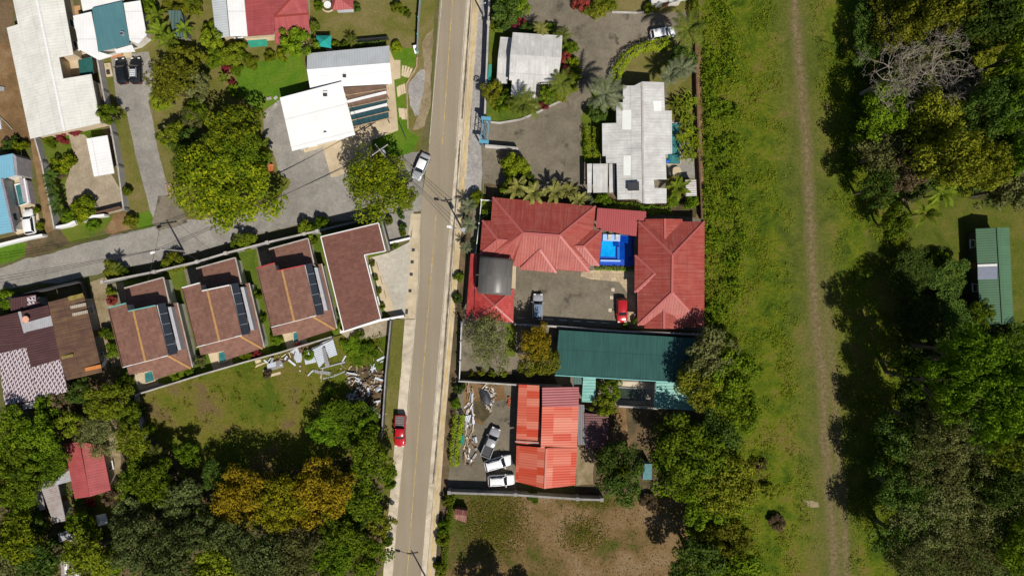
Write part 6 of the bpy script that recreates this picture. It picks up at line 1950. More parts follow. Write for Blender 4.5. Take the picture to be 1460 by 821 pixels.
# palms
def palm_crown(seed, n=15, L=3.4, leafl=.8, droop=.9, up=.55):
    rs = random.Random(seed)
    V = []
    for i in range(n):
        az = 2 * math.pi * (i + rs.uniform(-.3, .3)) / n
        el = up + rs.uniform(-.35, .5)
        l = L * rs.uniform(.8, 1.1)
        d = Vector((math.cos(az), math.sin(az), 0))
        s = Vector((-d.y, d.x, 0))
        pts = []
        p = Vector((0, 0, 0))
        K = 16
        for k in range(K + 1):
            pts.append(p.copy())
            a = el - (droop + .35) * (k / K) ** 1.3
            p += (d * math.cos(a) + Vector((0, 0, math.sin(a)))) * l / K
        for k in range(1, K):
            f = k / K
            w = leafl * (math.sin(math.pi * min(1, f * .9 + .12)) ** .6)
            a, b = pts[k], pts[k + 1]
            for sg in (-1, 1):
                tip = (a + b) / 2 + s * sg * w + d * w * .55 - Vector((0, 0, w * rs.uniform(.15, .5)))
                q1 = (a + b) / 2
                V += [a, q1 + s * sg * w * .45 + d * w * .1 - Vector((0, 0, .02)), tip, b]
        for k in range(0, K, 2):
            a, b = pts[k], pts[min(K, k + 2)]
            wd = s * .045 * (1 - k / K + .2)
            V += [a - wd, a + wd, b + wd, b - wd]
    return leafmesh('crown', np.array([tuple(v) for v in V]))


PALMS = [palm_crown(s, 12 + s % 3, 3.4, .62) for s in range(3)]
FANS = [palm_crown(10 + s, 11, 1.5, .34, .8, .7) for s in range(2)]


def palm(x, y, r, h, label, group='palms', leaf='palm', small=False):
    lst = FANS if small else PALMS
    me = rt.choice(lst)
    c = P(x, y, h)
    rm = r * S * (H - h) / H
    k = rm / (1.3 if small else 2.9)
    t = Thing('palm_tree', label, 'palm', (c.x, c.y, gz(x, y)), group)
    t.root.rotation_euler = (0, 0, rt.uniform(0, 6.28))
    cr = obj('crown', me, t.root)
    setmat(cr, LEAF[leaf])
    cr.location = (0, 0, h)
    cr.scale = (k, k, k)
    MB().tube([(0, 0, -.2), (.06, .03, h * .5), (0, 0, h)], [.2 if not small else .1, .15 if not small else .08, .12 if not small else .06], 8).obj('trunk', BARK, t.root)
    return t


# banana plants: broad split leaves
def banana_crown(seed, n=9, L=2.3):
    rs = random.Random(seed)
    V = []
    for i in range(n):
        az = 2 * math.pi * (i + rs.uniform(-.3, .3)) / n
        el = rs.uniform(.35, 1.1)
        l = L * rs.uniform(.75, 1.1)
        d = Vector((math.cos(az), math.sin(az), 0))
        s = Vector((-d.y, d.x, 0))
        p = Vector((0, 0, 0))
        pts = []
        K = 8
        for k in range(K + 1):
            pts.append(p.copy())
            a = el - 1.25 * (k / K) ** 1.4
            p += (d * math.cos(a) + Vector((0, 0, math.sin(a)))) * l / K
        for k in range(1, K):
            w = .36 * math.sin(math.pi * (k + .6) / (K + .8)) ** .7
            w2 = .36 * math.sin(math.pi * min(K, k + 1.4) / (K + .8)) ** .7
            for sg in (-1, 1):
                dn = Vector((0, 0, .1 + rs.uniform(0, .12)))
                V += [pts[k], pts[k] + s * sg * w + dn * .5 + d * .05, pts[k + 1] + s * sg * w2 * rs.uniform(.8, 1) + dn * .5, pts[k + 1]]
    return leafmesh('crown', np.array([tuple(v) for v in V]))


BANANAS = [banana_crown(s, 8 + s) for s in range(3)]


def banana(x, y, r, h, label, group='banana plants', leaf='banana'):
    zc = h * .85
    c = P(x, y, zc)
    rm = r * S * (H - zc) / H
    t = Thing('banana_plant', label, 'banana plant', (c.x, c.y, gz(x, y)), group)
    t.root.rotation_euler = (0, 0, rt.uniform(0, 6.28))
    me = rt.choice(BANANAS)
    k = rm / 1.9
    for kk, (dx, dy, dz) in enumerate(((0, 0, 0),)):
        cr = obj('crown', me, t.root)
        setmat(cr, LEAF[leaf])
        cr.location = (dx, dy, h * .68)
        cr.scale = (k, k, k)
    MB().tube([(0, 0, -.1), (0, 0, h * .7)], [.16, .1], 8).obj('stem', plain('banana_stem', (.16, .18, .05), .7) if 'banana_stem' not in bpy.data.materials else bpy.data.materials['banana_stem'], t.root)
    return t


def hedge(pts, w, h, leaf, label, group='hedges', dens=42, lf=.24):
    rs = np.random.default_rng(int(pts[0][0]))
    W = [P(p[0], p[1], h * .7) for p in pts]
    g = gz(*pts[0])
    base = W[0].copy(); base.z = g
    out = []
    for i in range(len(W) - 1):
        a, b = W[i], W[i + 1]
        L = (b - a).length
        d = np.array(((b.x - a.x) / L, (b.y - a.y) / L, 0))
        s = np.array((-d[1], d[0], 0))
        m = int(L * (w + 2 * h) * dens)
        f = rs.uniform(-.1, L + .1, m)
        an = rs.uniform(-.25, math.pi + .25, m)
        wob = 1 + .16 * np.sin(f * 1.7 + i) + .12 * np.sin(f * 4.1 + an * 2)
        cx, cz = np.cos(an), np.sin(an)
        sx = np.sign(cx) * np.abs(cx) ** .5 * w / 2 * wob
        sz = np.maximum(.05, np.sign(cz) * np.abs(cz) ** .5 * h * (.92 + .1 * np.sin(f * 2.3)))
        shr = rs.uniform(.75, 1.06, m)
        p = np.array((a.x - base.x, a.y - base.y, 0)) + d * f[:, None] + s * (sx * shr)[:, None] + np.array((0, 0, 1.0)) * (sz * shr)[:, None]
        nn = s * cx[:, None] * .7 + np.array((0, 0, 1.0)) * (np.abs(cz) * .8 + .2)[:, None] + rs.normal(size=(m, 3)) * .4
        nn /= np.linalg.norm(nn, axis=1, keepdims=True)
        l = lf * rs.uniform(.7, 1.4, m)
        out.append(quads(p, nn, l, l * .6, rs))
    o = obj('hedge', leafmesh('hedge', np.concatenate(out), LEAF[leaf]))
    o.location = base
    return tag(o, label, 'hedge', group)


# bare trees
def bare_mesh(seed, Ht, R, depth=5):
    rg = random.Random(seed)
    mb = MB()

    def grow(p, d, L, r, k):
        q1 = p + d * L * .5 + Vector((rg.gauss(0, .06), rg.gauss(0, .06), 0)) * L
        q2 = q1 + (d + Vector((rg.gauss(0, .2), rg.gauss(0, .2), rg.gauss(0, .1)))).normalized() * L * .5
        r = max(r, .02)
        mb.tube([p, q1, q2], [r, r * .85, r * .66], 5 if k < 3 else 3, cap=False)
        if k >= depth: return
        for i in range(rg.choice((2, 3, 3)) if k else 6):
            nd = (d * .75 + Vector((rg.gauss(0, .62), rg.gauss(0, .62), rg.gauss(.02, .25)))).normalized()
            if k == 0:
                az = i * 1.05 + rg.uniform(-.3, .3)
                nd = Vector((math.cos(az), math.sin(az), rg.uniform(.25, .9))).normalized()
            grow(q2, nd, L * rg.uniform(.62, .85) if k else R * .4, r * .62, k + 1)
    grow(Vector((0, 0, -.1)), Vector((0, 0, 1)), Ht * .55, R * .03, 0)
    return mesh('bare_crown', mb.V, mb.F, BARK_PALE)


# ---------------------------------------------------------------- left of the road
GL = 'trees of the upper left gardens'
tree('large', 'yellow', 320, 268, 70, 9.5, 'large yellow green tree overhanging the gravel lane, its crown touching the lane edge', GL)
tree('medium', 'mid', 272, 236, 28, 8.5, 'mid green crown at the left flank of the largest lane tree', GL)
tree('medium', 'mid', 342, 222, 30, 9.5, 'dark-gapped green crown between the two yellow green garden trees', GL)
tree('medium', 'yellow', 330, 186, 40, 9.5, 'yellow green tree with a black shadow above it, left of the grey drive', GL)
tree('medium', 'mid', 362, 250, 30, 7, 'green tree between the yellow lane tree and the grey drive', GL)
tree('medium', 'oliveyel', 246, 112, 33, 7, 'bushy yellow green tree beside the two parked black cars', GL)
tree('small', 'lime', 234, 140, 20, 5, 'small lime tree at the driveway edge below the parked black cars', GL)
tree('small', 'olive', 277, 120, 24, 5.5, 'greyish olive tree amid the upper left gardens', GL)
tree('small', 'lime', 246, 196, 21, 5, 'leafy lime tree on the right rim of the long driveway', GL)
tree('small', 'mid', 280, 160, 18, 4.5, 'small green tree in the deep shade above the yellow green trees', GL)
tree('small', 'olive', 272, 168, 16, 4.5, 'small grey tree left of the yellow green tree with the black shadow', GL)
tree('small', 'dark', 262, 205, 20, 5, 'dark small tree squeezed between driveway and yellow green tree', GL)
tree('small', 'dark', 300, 215, 24, 5.5, 'dark tree filling the gap between the two biggest yellow green trees', GL)
tree('small', 'mid', 422, 60, 24, 5.5, 'green tree at the lower right corner of the rose red hipped roof at the top', GL)
tree('small', 'oliveyel', 262, 85, 24, 5, 'olive yellow tree right of the flat-roofed green shed', GL)
tree('small', 'lime', 302, 60, 18, 4, 'lime tree at the lower left corner of the grey and white roof at the top', GL)
tree('large', 'yellow', 538, 262, 52, 9, 'big yellow green tree at the junction with a pole rising out of it', GL)
tree('medium', 'lime', 579, 279, 18, 6, 'lime lobe of foliage hanging over the road beside the big junction tree', GL)
tree('small', 'mid', 155, 163, 17, 4.5, 'small green tree at the lower right corner of the long white bungalow', GL)
tree('small', 'lime', 330, 78, 18, 4, 'lime tree on the garden border left of the watered lawn', GL)
tree('small', 'mid', 310, 82, 17, 3.8, 'green tree on the garden border below the white roof strip', GL)
banana(227, 45, 18, 4.2, 'banana plant right of the white-winged house, upper one')
banana(240, 57, 17, 4, 'banana plant left of the flat-roofed green shed, lower one')
banana(222, 22, 15, 4, 'banana plant at the top beside the white-winged house')
banana(371, 211, 17, 4, 'star-shaped banana plant overhanging the grey drive')
banana(318, 112, 9, 3, 'small banana plant standing at the edge of the black tree shadow')
banana(253, 180, 11, 3, 'small banana plant beside the long driveway')
banana(262, 40, 13, 3.6, 'banana plant leaning over the flat-roofed green shed')
GS = 'garden shrubs'
for x, y, r, h, lf, lb in (
        (212, 8, 12, 2.4, 'mid', 'green shrub at the top beside the white-winged house'),
        (250, 4, 16, 2.6, 'oliveyel', 'yellowish shrub at the top above the flat-roofed green shed'),
        (275, 8, 14, 2.4, 'lime', 'lime shrub at the top between green shed and grey roof'),
        (300, 38, 11, 2, 'yellow', 'yellow green shrub along the left side of the grey roof'),
        (345, 72, 13, 1.8, 'mid', 'green shrub below the green matting'),
        (358, 88, 10, 1.5, 'lime', 'lime shrub at the top left of the watered lawn'),
        (384, 80, 8, 1.4, 'yellow', 'bright yellow shrub, left one of the pair above the watered lawn'),
        (403, 77, 9, 1.5, 'yellow', 'bright yellow shrub, right one of the pair above the watered lawn'),
        (319, 74, 5, 1.3, 'red', 'small dark red shrub in the garden border under the white roof strip'),
        (322, 97, 6, 1.4, 'red', 'red leafed shrub beside the small banana plant in the black shadow'),
        (330, 118, 5, 1.3, 'red', 'reddish shrub on the edge of the watered lawn'),
        (267, 133, 9, 1.8, 'brown', 'brownish red shrub among the trees below the olive tree'),
        (338, 100, 9, 1.4, 'mid', 'green shrub left of the watered lawn'),
        (335, 130, 10, 1.6, 'mid', 'green shrub at the lower left of the watered lawn'),
        (442, 73, 5, 1.2, 'yellow', 'yellow shrub at the upper left corner of the bright white house'),
        (455, 70, 8, 1.4, 'yellow', 'yellow shrub under the teal canopy tent'),
        (479, 65, 6, 1.4, 'lime', 'lime shrub right of the teal canopy tent'),
        (491, 64, 6, 1.4, 'mid', 'green shrub behind the long upper white roof'),
        (566, 66, 8, 1.4, 'yellow', 'yellow flowering shrub at the upper right corner of the bright white house'),
        (566, 11, 8, 1.8, 'lime', 'round lime bush on the lawn at the top near the road'),
        (578, 18, 6, 1.3, 'mid', 'small green bush beside the round lime bush on the top lawn'),
        (454, 9, 7, 1.5, 'mid', 'green bush left of the round white table'),
        (508, 10, 6, 1.5, 'dark', 'dark bush right of the red-topped pavilion'),
        (448, 38, 7, 2, 'mid', 'green bush by the right edge of the rose red roof at the top'),
        (90, 233, 15, 2.4, 'yellow', 'round yellow green bush on the left edge of the tan yard'),
        (89, 248, 7, 1.4, 'brown', 'brownish bush below the round yellow green bush'),
        (88, 195, 9, 1.3, 'red', 'dark red flower bed under the white bungalow'),
        (106, 187, 8, 1.2, 'red', 'magenta flower bed under the white bungalow'),
        (69, 200, 8, 1.4, 'yellow', 'yellowish shrub at the lower left of the white bungalow'),
        (118, 298, 19, 2.6, 'yellow', 'broad yellow green bush behind the jagged white wall'),
        (95, 308, 10, 2, 'mid', 'green bush left of the broad yellow bush behind the jagged white wall'),
        (132, 321, 9.5, 1.8, 'deep', 'round clipped green bush on the lane verge'),
        (187, 316, 10, 2, 'oliveyel', 'yellowish palm-like bush at the mouth of the long driveway'),
        (181, 273, 7, 1.8, 'lime', 'lime bush by the slab wall right of the tan yard'),
        (28, 207, 9, 2, 'yellow', 'yellow shrub above the light blue roof'),
        (52, 300, 5, 1.3, 'yellow', 'yellow shrub beside the white car on the terrace, upper one'),
        (57, 322, 6, 1.3, 'yellow', 'yellow shrub beside the white car on the terrace, lower one'),
        (15, 205, 12, 1.6, 'dark', 'dark shrub in shade behind the light blue roof'),
        (160, 384, 13, 2.4, 'oliveyel', 'yellowish bush on the lane verge left of the brown houses'),
        (175, 388, 8, 2, 'mid', 'green bush on the lane verge beside the yellowish bush'),
        (248, 374, 14, 2.6, 'oliveyel', 'leafy bush on the lane verge above the leftmost and middle brown houses'),
        (238, 378, 9, 2, 'mid', 'small bush left of the leafy lane bush'),
        (352, 344, 14, 2.6, 'lime', 'lime bush on the lane verge above the rightmost brown house'),
        (338, 349, 9, 2.2, 'mid', 'green bush beside the lime lane bush'),
        (438, 325, 13, 2.8, 'lime', 'lime bush on the lane verge left of the L-shaped brown roof'),
        (456, 320, 12, 2.6, 'deep', 'dark green bush in the wall shadow above the L-shaped brown roof'),
        (8, 430, 17, 2.6, 'mid', 'green bush at the left end of the wall above the rusted brown roof'),
        (158, 428, 7, 1.4, 'red', 'orange red shrub left of the leftmost brown house'),
        (158, 415, 6, 1.4, 'lime', 'lime shrub above the orange red shrub'),
        (152, 476, 9, 2.2, 'mid', 'green palm-like shrub left of the leftmost brown house'),
        (162, 500, 12, 2.2, 'mid', 'green shrub along the left wall of the leftmost brown house'),
        (252, 533, 10, 1.7, 'lime', 'lime fern-like shrub behind the leftmost brown house'),
        (268, 528, 8, 1.6, 'mid', 'green shrub between the leftmost and middle brown houses'),
        (352, 511, 9, 1.6, 'yellow', 'yellow green shrub behind the middle brown house'),
        (365, 503, 7, 1.4, 'red', 'reddish shrub behind the middle brown house'),
        (285, 515, 8, 2, 'olive', 'greyish shrub in the gap between leftmost and middle brown houses'),
        (393, 482, 9, 2, 'mid', 'dark leafy shrub in the gap between middle and rightmost brown houses'),
        (373, 455, 6, 1.6, 'mid', 'shrub in the upper gap between middle and rightmost brown houses'),
        (366, 420, 7, 1.6, 'mid', 'shrub left of the rightmost brown house'),
        (448, 344, 5, 1.3, 'lime', 'small lime shrub at the corner of the L-shaped brown roof'),
        (478, 465, 7, 1.5, 'mid', 'green shrub at the lower end of the gap left of the L-shaped roof'),
        (485, 448, 5, 1.4, 'dark', 'dark shrub in the gap left of the L-shaped roof'),
        (531, 376, 4, 1, 'oliveyel', 'yellow green border plant, uppermost beside the pale gravel drive'),
        (536, 396, 4, 1, 'mid', 'green border plant, second beside the pale gravel drive'),
        (540, 415, 4, 1, 'oliveyel', 'yellow green border plant, third beside the pale gravel drive'),
        (544, 436, 5, 1.1, 'lime', 'lime border plant, lowest beside the pale gravel drive'),
        (554, 315, 6, 1.2, 'lime', 'lime shrub in the grey planting bed at the junction'),
        (574, 323, 6, 1.3, 'dark', 'dark shrub in the middle of the grey planting bed'),
        (574, 333, 5, 1.1, 'yellow', 'yellow shrub at the bottom of the grey planting bed'),
        (563, 351, 5, 1.1, 'mid', 'green shrub at the top of the pale gravel drive'),
        (572, 306, 6, 1.2, 'dark', 'dark shrub under the junction tree in the grey planting bed'),
        (381, 533, 6, 1, 'brown', 'rust brown shrub beside the wooden ladder on the vacant lot'),
        (512, 478, 7, 1.2, 'mid', 'green weed bush below the white retaining wall'),
        (500, 495, 14, 1.2, 'mid', 'low green bush on the vacant lot right of the torn sheets'),
        (525, 500, 13, 1.2, 'deep', 'low green bush on the vacant lot near the dark roadside wall'),
        (510, 510, 12, 1, 'mid', 'low green bush just above the rubble heap'),
        (440, 505, 8, 1, 'mid', 'low weed bush below the heap of torn sheets'),
        (75, 205, 7, 1.2, 'mid', 'green shrub in the garden below the white bungalow'),
):
    shrub(lf, x, y, r, h, lb, GS)
for k, (x, y) in enumerate(((72, 262), (76, 276), (80, 290), (72, 250), (84, 300))):
    palm(x, y, 11, 2.6, ('second', 'third', 'fourth', 'topmost', 'lowest')[k] + ' dark low palm along the slab wall left of the tan yard', 'low palms by the slab wall', 'dark', True)
for x, y, r, h, lb in ((166, 382, 10, 3, 'small palm on the lane verge by the left end of the pale-topped wall'), (340, 338, 8, 2.6, 'small palm on the lane verge above the rightmost brown house'), (502, 58, 9, 2.4, 'small palm behind the long upper white roof'), (447, 62, 8, 2.2, 'small palm at the left of the teal canopy tent'), (447, 36, 7, 2.2, 'small palm by the right wall of the red roof at the top'), (583, 22, 6, 1.6, 'tiny palm on the top lawn near the road'), (225, 648, 17, 4, 'bright palm at the lower left corner of the vacant lot'), (46, 700, 16, 5, 'pale palm beside the rust-streaked tin shed')):
    palm(x, y, r, h, lb, small=True)

# ---------------------------------------------------------------- wooded corner, bottom left
GW = 'trees of the lower left wood'
for form, lf, x, y, r, h, lb in (
        ('medium', 'lime', 152, 572, 31, 6.5, 'lime tree just below the leftmost brown house'),
        ('small', 'brown', 88, 570, 17, 4.5, 'brownish tree at the lower edge of the half-painted roof'),
        ('small', 'dark', 112, 560, 18, 5, 'dark tree by the lower right corner of the rusted brown roof'),
        ('small', 'mid', 66, 582, 20, 5, 'green tree just under the maroon roof edge at the left'),
        ('medium', 'mid', 20, 612, 30, 7, 'green tree at the left edge below the maroon roof'),
        ('medium', 'mid', 60, 620, 30, 7.5, 'green tree above the red cottage on its left side'),
        ('medium', 'deep', 74, 662, 27, 7, 'bright green tree overlapping the left side of the red cottage roof'),
        ('medium', 'mid', 28, 662, 32, 7.5, 'broad green tree at the left edge level with the red cottage'),
        ('small', 'lime', 100, 604, 22, 5, 'lime tree between the rusted roof and the red cottage'),
        ('sparse', 'olive', 140, 622, 30, 6.5, 'thin olive tree hanging over the top edge of the red cottage'),
        ('medium', 'lime', 190, 628, 26, 6, 'lime tree at the lower left corner of the vacant lot'),
        ('small', 'mid', 184, 590, 22, 5, 'green tree beside the grey wall of the vacant lot'),
        ('medium', 'mid', 196, 690, 30, 7, 'green tree right of the red cottage path'),
        ('medium', 'yellow', 22, 762, 38, 8.5, 'yellow tree at the left edge near the bottom'),
        ('medium', 'dark', 60, 800, 34, 8, 'dark tree between the yellow tree and the lime tree at the bottom'),
        ('medium', 'olive', 18, 812, 34, 7.5, 'grey green tree at the bottom left corner'),
        ('medium', 'lime', 126, 790, 37, 8.5, 'bright lime tree at the bottom left, below the little gazebo'),
        ('medium', 'mid', 30, 710, 28, 7, 'green tree left of the rust-streaked tin shed'),
        ('small', 'mid', 112, 744, 22, 5, 'dark green tree in the middle of the cottage yard'),
        ('small', 'brown', 160, 708, 14, 3.5, 'reddish spiky tree at the lower right corner of the red cottage'),
        ('large', 'dusky', 196, 772, 44, 11, 'large dusky green tree right of the bright lime tree'),
        ('large', 'dusky', 240, 800, 46, 12, 'large dusky green tree at the bottom, second from the lime tree'),
        ('medium', 'dusky', 190, 728, 26, 8, 'dusky green tree right of the gazebo slab'),
        ('medium', 'mid', 225, 690, 30, 8, 'green tree left of the dark shadow under the vacant lot'),
        ('medium', 'dusky', 262, 712, 32, 8, 'dusky tree left of the big golden orange crowns'),
        ('medium', 'dusky', 284, 756, 26, 10, 'dusky tree just below the left golden crown'),
        ('medium', 'lime', 312, 806, 36, 9, 'yellow lime tree at the bottom edge under the golden crowns'),
        ('medium', 'dusky', 330, 762, 28, 10, 'dusky tree directly under the left golden crown'),
        ('large', 'dusky', 372, 790, 44, 11.5, 'big dusky tree at the bottom under the middle golden crown'),
        ('large', 'olive', 425, 788, 42, 11, 'big greyish tree at the bottom under the right golden crown'),
        ('large', 'gold', 345, 712, 44, 9.5, 'golden orange crown, leftmost of the three'),
        ('large', 'goldgreen', 402, 718, 44, 10, 'golden yellow crown in the middle of the three'),
        ('large', 'gold', 458, 702, 46, 9.5, 'orange crown, rightmost of the three and nearest the road'),
        ('medium', 'mid', 486, 762, 33, 9, 'green tree below the rightmost orange crown'),
        ('medium', 'deep', 470, 800, 34, 9, 'green tree at the bottom edge left of the roadside bushes'),
        ('medium', 'mid', 518, 790, 33, 7.5, 'green tree at the bottom beside the pavement'),
        ('medium', 'mid', 532, 655, 36, 7.5, 'large green roadside tree below the red pickup'),
        ('medium', 'mid', 520, 712, 32, 7, 'green roadside tree, second below the red pickup'),
        ('small', 'oliveyel', 540, 748, 20, 5, 'yellowish roadside tree with twigs over the pavement'),
        ('small', 'dark', 505, 740, 22, 6, 'grey green tree between the orange crown and the pavement'),
        ('medium', 'deep', 497, 600, 34, 4.6, 'bright green tree spreading over the rubble heap'),
        ('medium', 'deep', 466, 612, 24, 4.5, 'bright green tree at the lower right of the vacant lot'),
        ('small', 'deep', 522, 612, 22, 5.5, 'green tree beside the dark roadside wall below the rubble'),
        ('small', 'deep', 268, 648, 20, 4.5, 'low green tree at the lower left of the vacant lot'),
        ('small', 'mid', 150, 810, 22, 6, 'green tree at the bottom edge right of the lime tree'),
        ('small', 'mid', 215, 655, 18, 4.5, 'green tree behind the bright palm of the vacant lot'),
        ('small', 'oliveyel', 8, 690, 18, 5, 'yellowish tree on the left edge below the red cottage level'),
        ('small', 'dark', 50, 745, 18, 5, 'dark tree just left of the little grey hut'),
        ('medium', 'dark', 306, 676, 20, 5, 'dark tree in the shadow at the upper left of the golden crowns'),
):
    tree(form, lf, x, y, r, h, lb, GW)
for x, y, r, h, lf, lb in (
        (470, 560, 10, 1.6, 'deep', 'green bush left of the rubble heap'), (556, 690, 8, 1.5, 'mid', 'small bush beside the left pavement under the roadside trees'),
        (200, 585, 8, 1.6, 'dark', 'dark bush against the grey wall of the vacant lot'), (210, 612, 9, 1.7, 'mid', 'green bush at the foot of the grey wall of the vacant lot'),
        (565, 607, 7, 1.3, 'lime', 'lime bush behind the red pickup'), (175, 545, 12, 2, 'mid', 'green bush at the lower left corner of the leftmost brown house'),
        (190, 575, 12, 2.2, 'dark', 'dark bush below the leftmost brown house'), (130, 600, 10, 1.8, 'mid', 'green bush above the olive tree of the red cottage'),
        (552, 770, 8, 1.4, 'mid', 'bush poking over the left pavement near the bottom'), (130, 715, 7, 1.2, 'red', 'red flowering bush in front of the red cottage'),
        (112, 712, 8, 1.4, 'mid', 'green bush below the lower left corner of the red cottage')):
    shrub(lf, x, y, r, h, lb, GS)

# ---------------------------------------------------------------- right of the road
GR = 'trees of the right-hand plots'
for form, lf, x, y, r, h, lb in (
        ('sparse', 'olive', 697, 487, 39, 6.5, 'thin grey olive tree in the lot below the cherry red garage'),
        ('medium', 'gold', 763, 488, 26, 6.5, 'golden tree left of the bottle green roof'),
        ('medium', 'oliveyel', 768, 512, 26, 6, 'olive yellow tree at the lower left corner of the bottle green roof'),
        ('small', 'lime', 862, 578, 18, 5, 'lime tree between the two sea green wings'),
        ('small', 'mid', 872, 555, 18, 5, 'green tree beside the dark courtyard pool'),
        ('medium', 'dark', 882, 660, 36, 8, 'dark green tree between the wine red lean-to and the teal tank'),
        ('medium', 'dark', 890, 690, 30, 7.5, 'dark green tree straddling the coped wall of the dry lot'),
        ('small', 'yellow', 888, 668, 11, 8.2, 'yellow green tuft of foliage in the dark green crown left of the teal tank'),
        ('medium', 'olive', 1012, 505, 36, 9.5, 'olive tree casting leaf shadows on the right end of the bottle green roof'),
        ('medium', 'oliveyel', 1000, 552, 32, 9, 'olive yellow tree over the right sea green wing'),
        ('medium', 'mid', 1042, 530, 38, 9.5, 'green tree right of the bottle green roof at the meadow'),
        ('medium', 'mid', 1052, 580, 32, 9, 'green tree on the meadow edge level with the wine red lean-to'),
        ('large', 'mid', 990, 655, 56, 11, 'large green tree right of the teal tank'),
        ('large', 'oliveyel', 1036, 690, 48, 11, 'large olive green tree on the meadow edge below the teal tank level'),
        ('medium', 'dark', 1020, 620, 34, 9.5, 'dark green tree between the sea green wing and the large green tree'),
        ('medium', 'mid', 1004, 722, 34, 9, 'green tree at the upper right of the dry lot'),
        ('medium', 'oliveyel', 1040, 768, 36, 8.5, 'olive tree on the meadow edge near the bottom right of the dry lot'),
        ('medium', 'dark', 992, 800, 36, 9, 'dark tree in the lower right corner of the dry lot'),
        ('medium', 'mid', 1050, 815, 36, 9, 'green tree at the bottom edge beside the meadow'),
        ('small', 'dark', 722, 18, 24, 5, 'dark green tree at the top left corner of the compound'),
        ('small', 'oliveyel', 702, 130, 18, 4, 'olive tree beside the roadside wall left of the aged white house'),
        ('small', 'mid', 722, 140, 16, 3.5, 'green tree at the lower left of the aged white house'),
        ('small', 'mid', 780, 136, 14, 3.2, 'rounded green tree at the lower right of the aged white house'),
        ('small', 'dark', 975, 82, 22, 4.5, 'dark tree below the palm at the end of the curved hedge'),
        ('small', 'dark', 855, 165, 16, 3.5, 'dark green tree left of the stepped white house'),
        ('small', 'mid', 735, 4, 20, 4.5, 'green tree at the top edge of the compound'),
):
    tree(form, lf, x, y, r, h, lb, GR)
palm(748, 148, 24, 6.0, 'feathery palm standing over the lower edge of the aged white house')
palm(863, 134, 30, 7.5, 'tall palm with a long frond shadow, left of the stepped white house', leaf='palmgrey')
palm(981, 43, 30, 8, 'large coconut palm over the pale car at the end of the curved hedge', leaf='palm')
palm(801, 119, 22, 4.2, 'bright palm at the lower right corner of the aged white house', leaf='palm')
palm(803, 50, 13, 3.4, 'small palm at the upper right corner of the aged white house', leaf='palm')
palm(771, 42, 13, 3.6, 'bright star-shaped palm above the aged white house', leaf='fern')
for x, y, r, h, lb in ((668, 294, 12, 2.6, 'small grey palm on the right verge above the street pole'), (668, 320, 12, 2.6, 'small grey palm on the right verge just below the street pole'), (664, 353, 9, 2.2, 'small grey palm on the right verge above the tiled wall'), (955, 108, 18, 3.6, 'grey palm above the stepped white house'), (970, 98, 18, 3.8, 'grey palm right of the curved hedge lawn'), (981, 96, 14, 3.4, 'grey palm beside the brown meadow wall')):
    palm(x, y, r, h, lb, 'small grey palms', 'palmgrey', True)
GF = 'yellowed fan fronds behind the wide red roof'
for x, y, r, h, lb in ((738, 268, 18, 4, 'yellowed fan palm, leftmost behind the wide red roof'), (760, 276, 19, 4.2, 'yellowed fan palm, second behind the wide red roof'), (792, 274, 17, 4, 'yellowed fan palm, third behind the wide red roof'), (812, 272, 14, 3.8, 'yellowed fan palm, fourth behind the wide red roof'), (826, 285, 14, 3.6, 'yellowed fan palm, rightmost behind the wide red roof')):
    banana(x, y, r, h, lb, GF, 'fern')
banana(967, 268, 17, 3.6, 'banana plant left of the small white rusty shed')
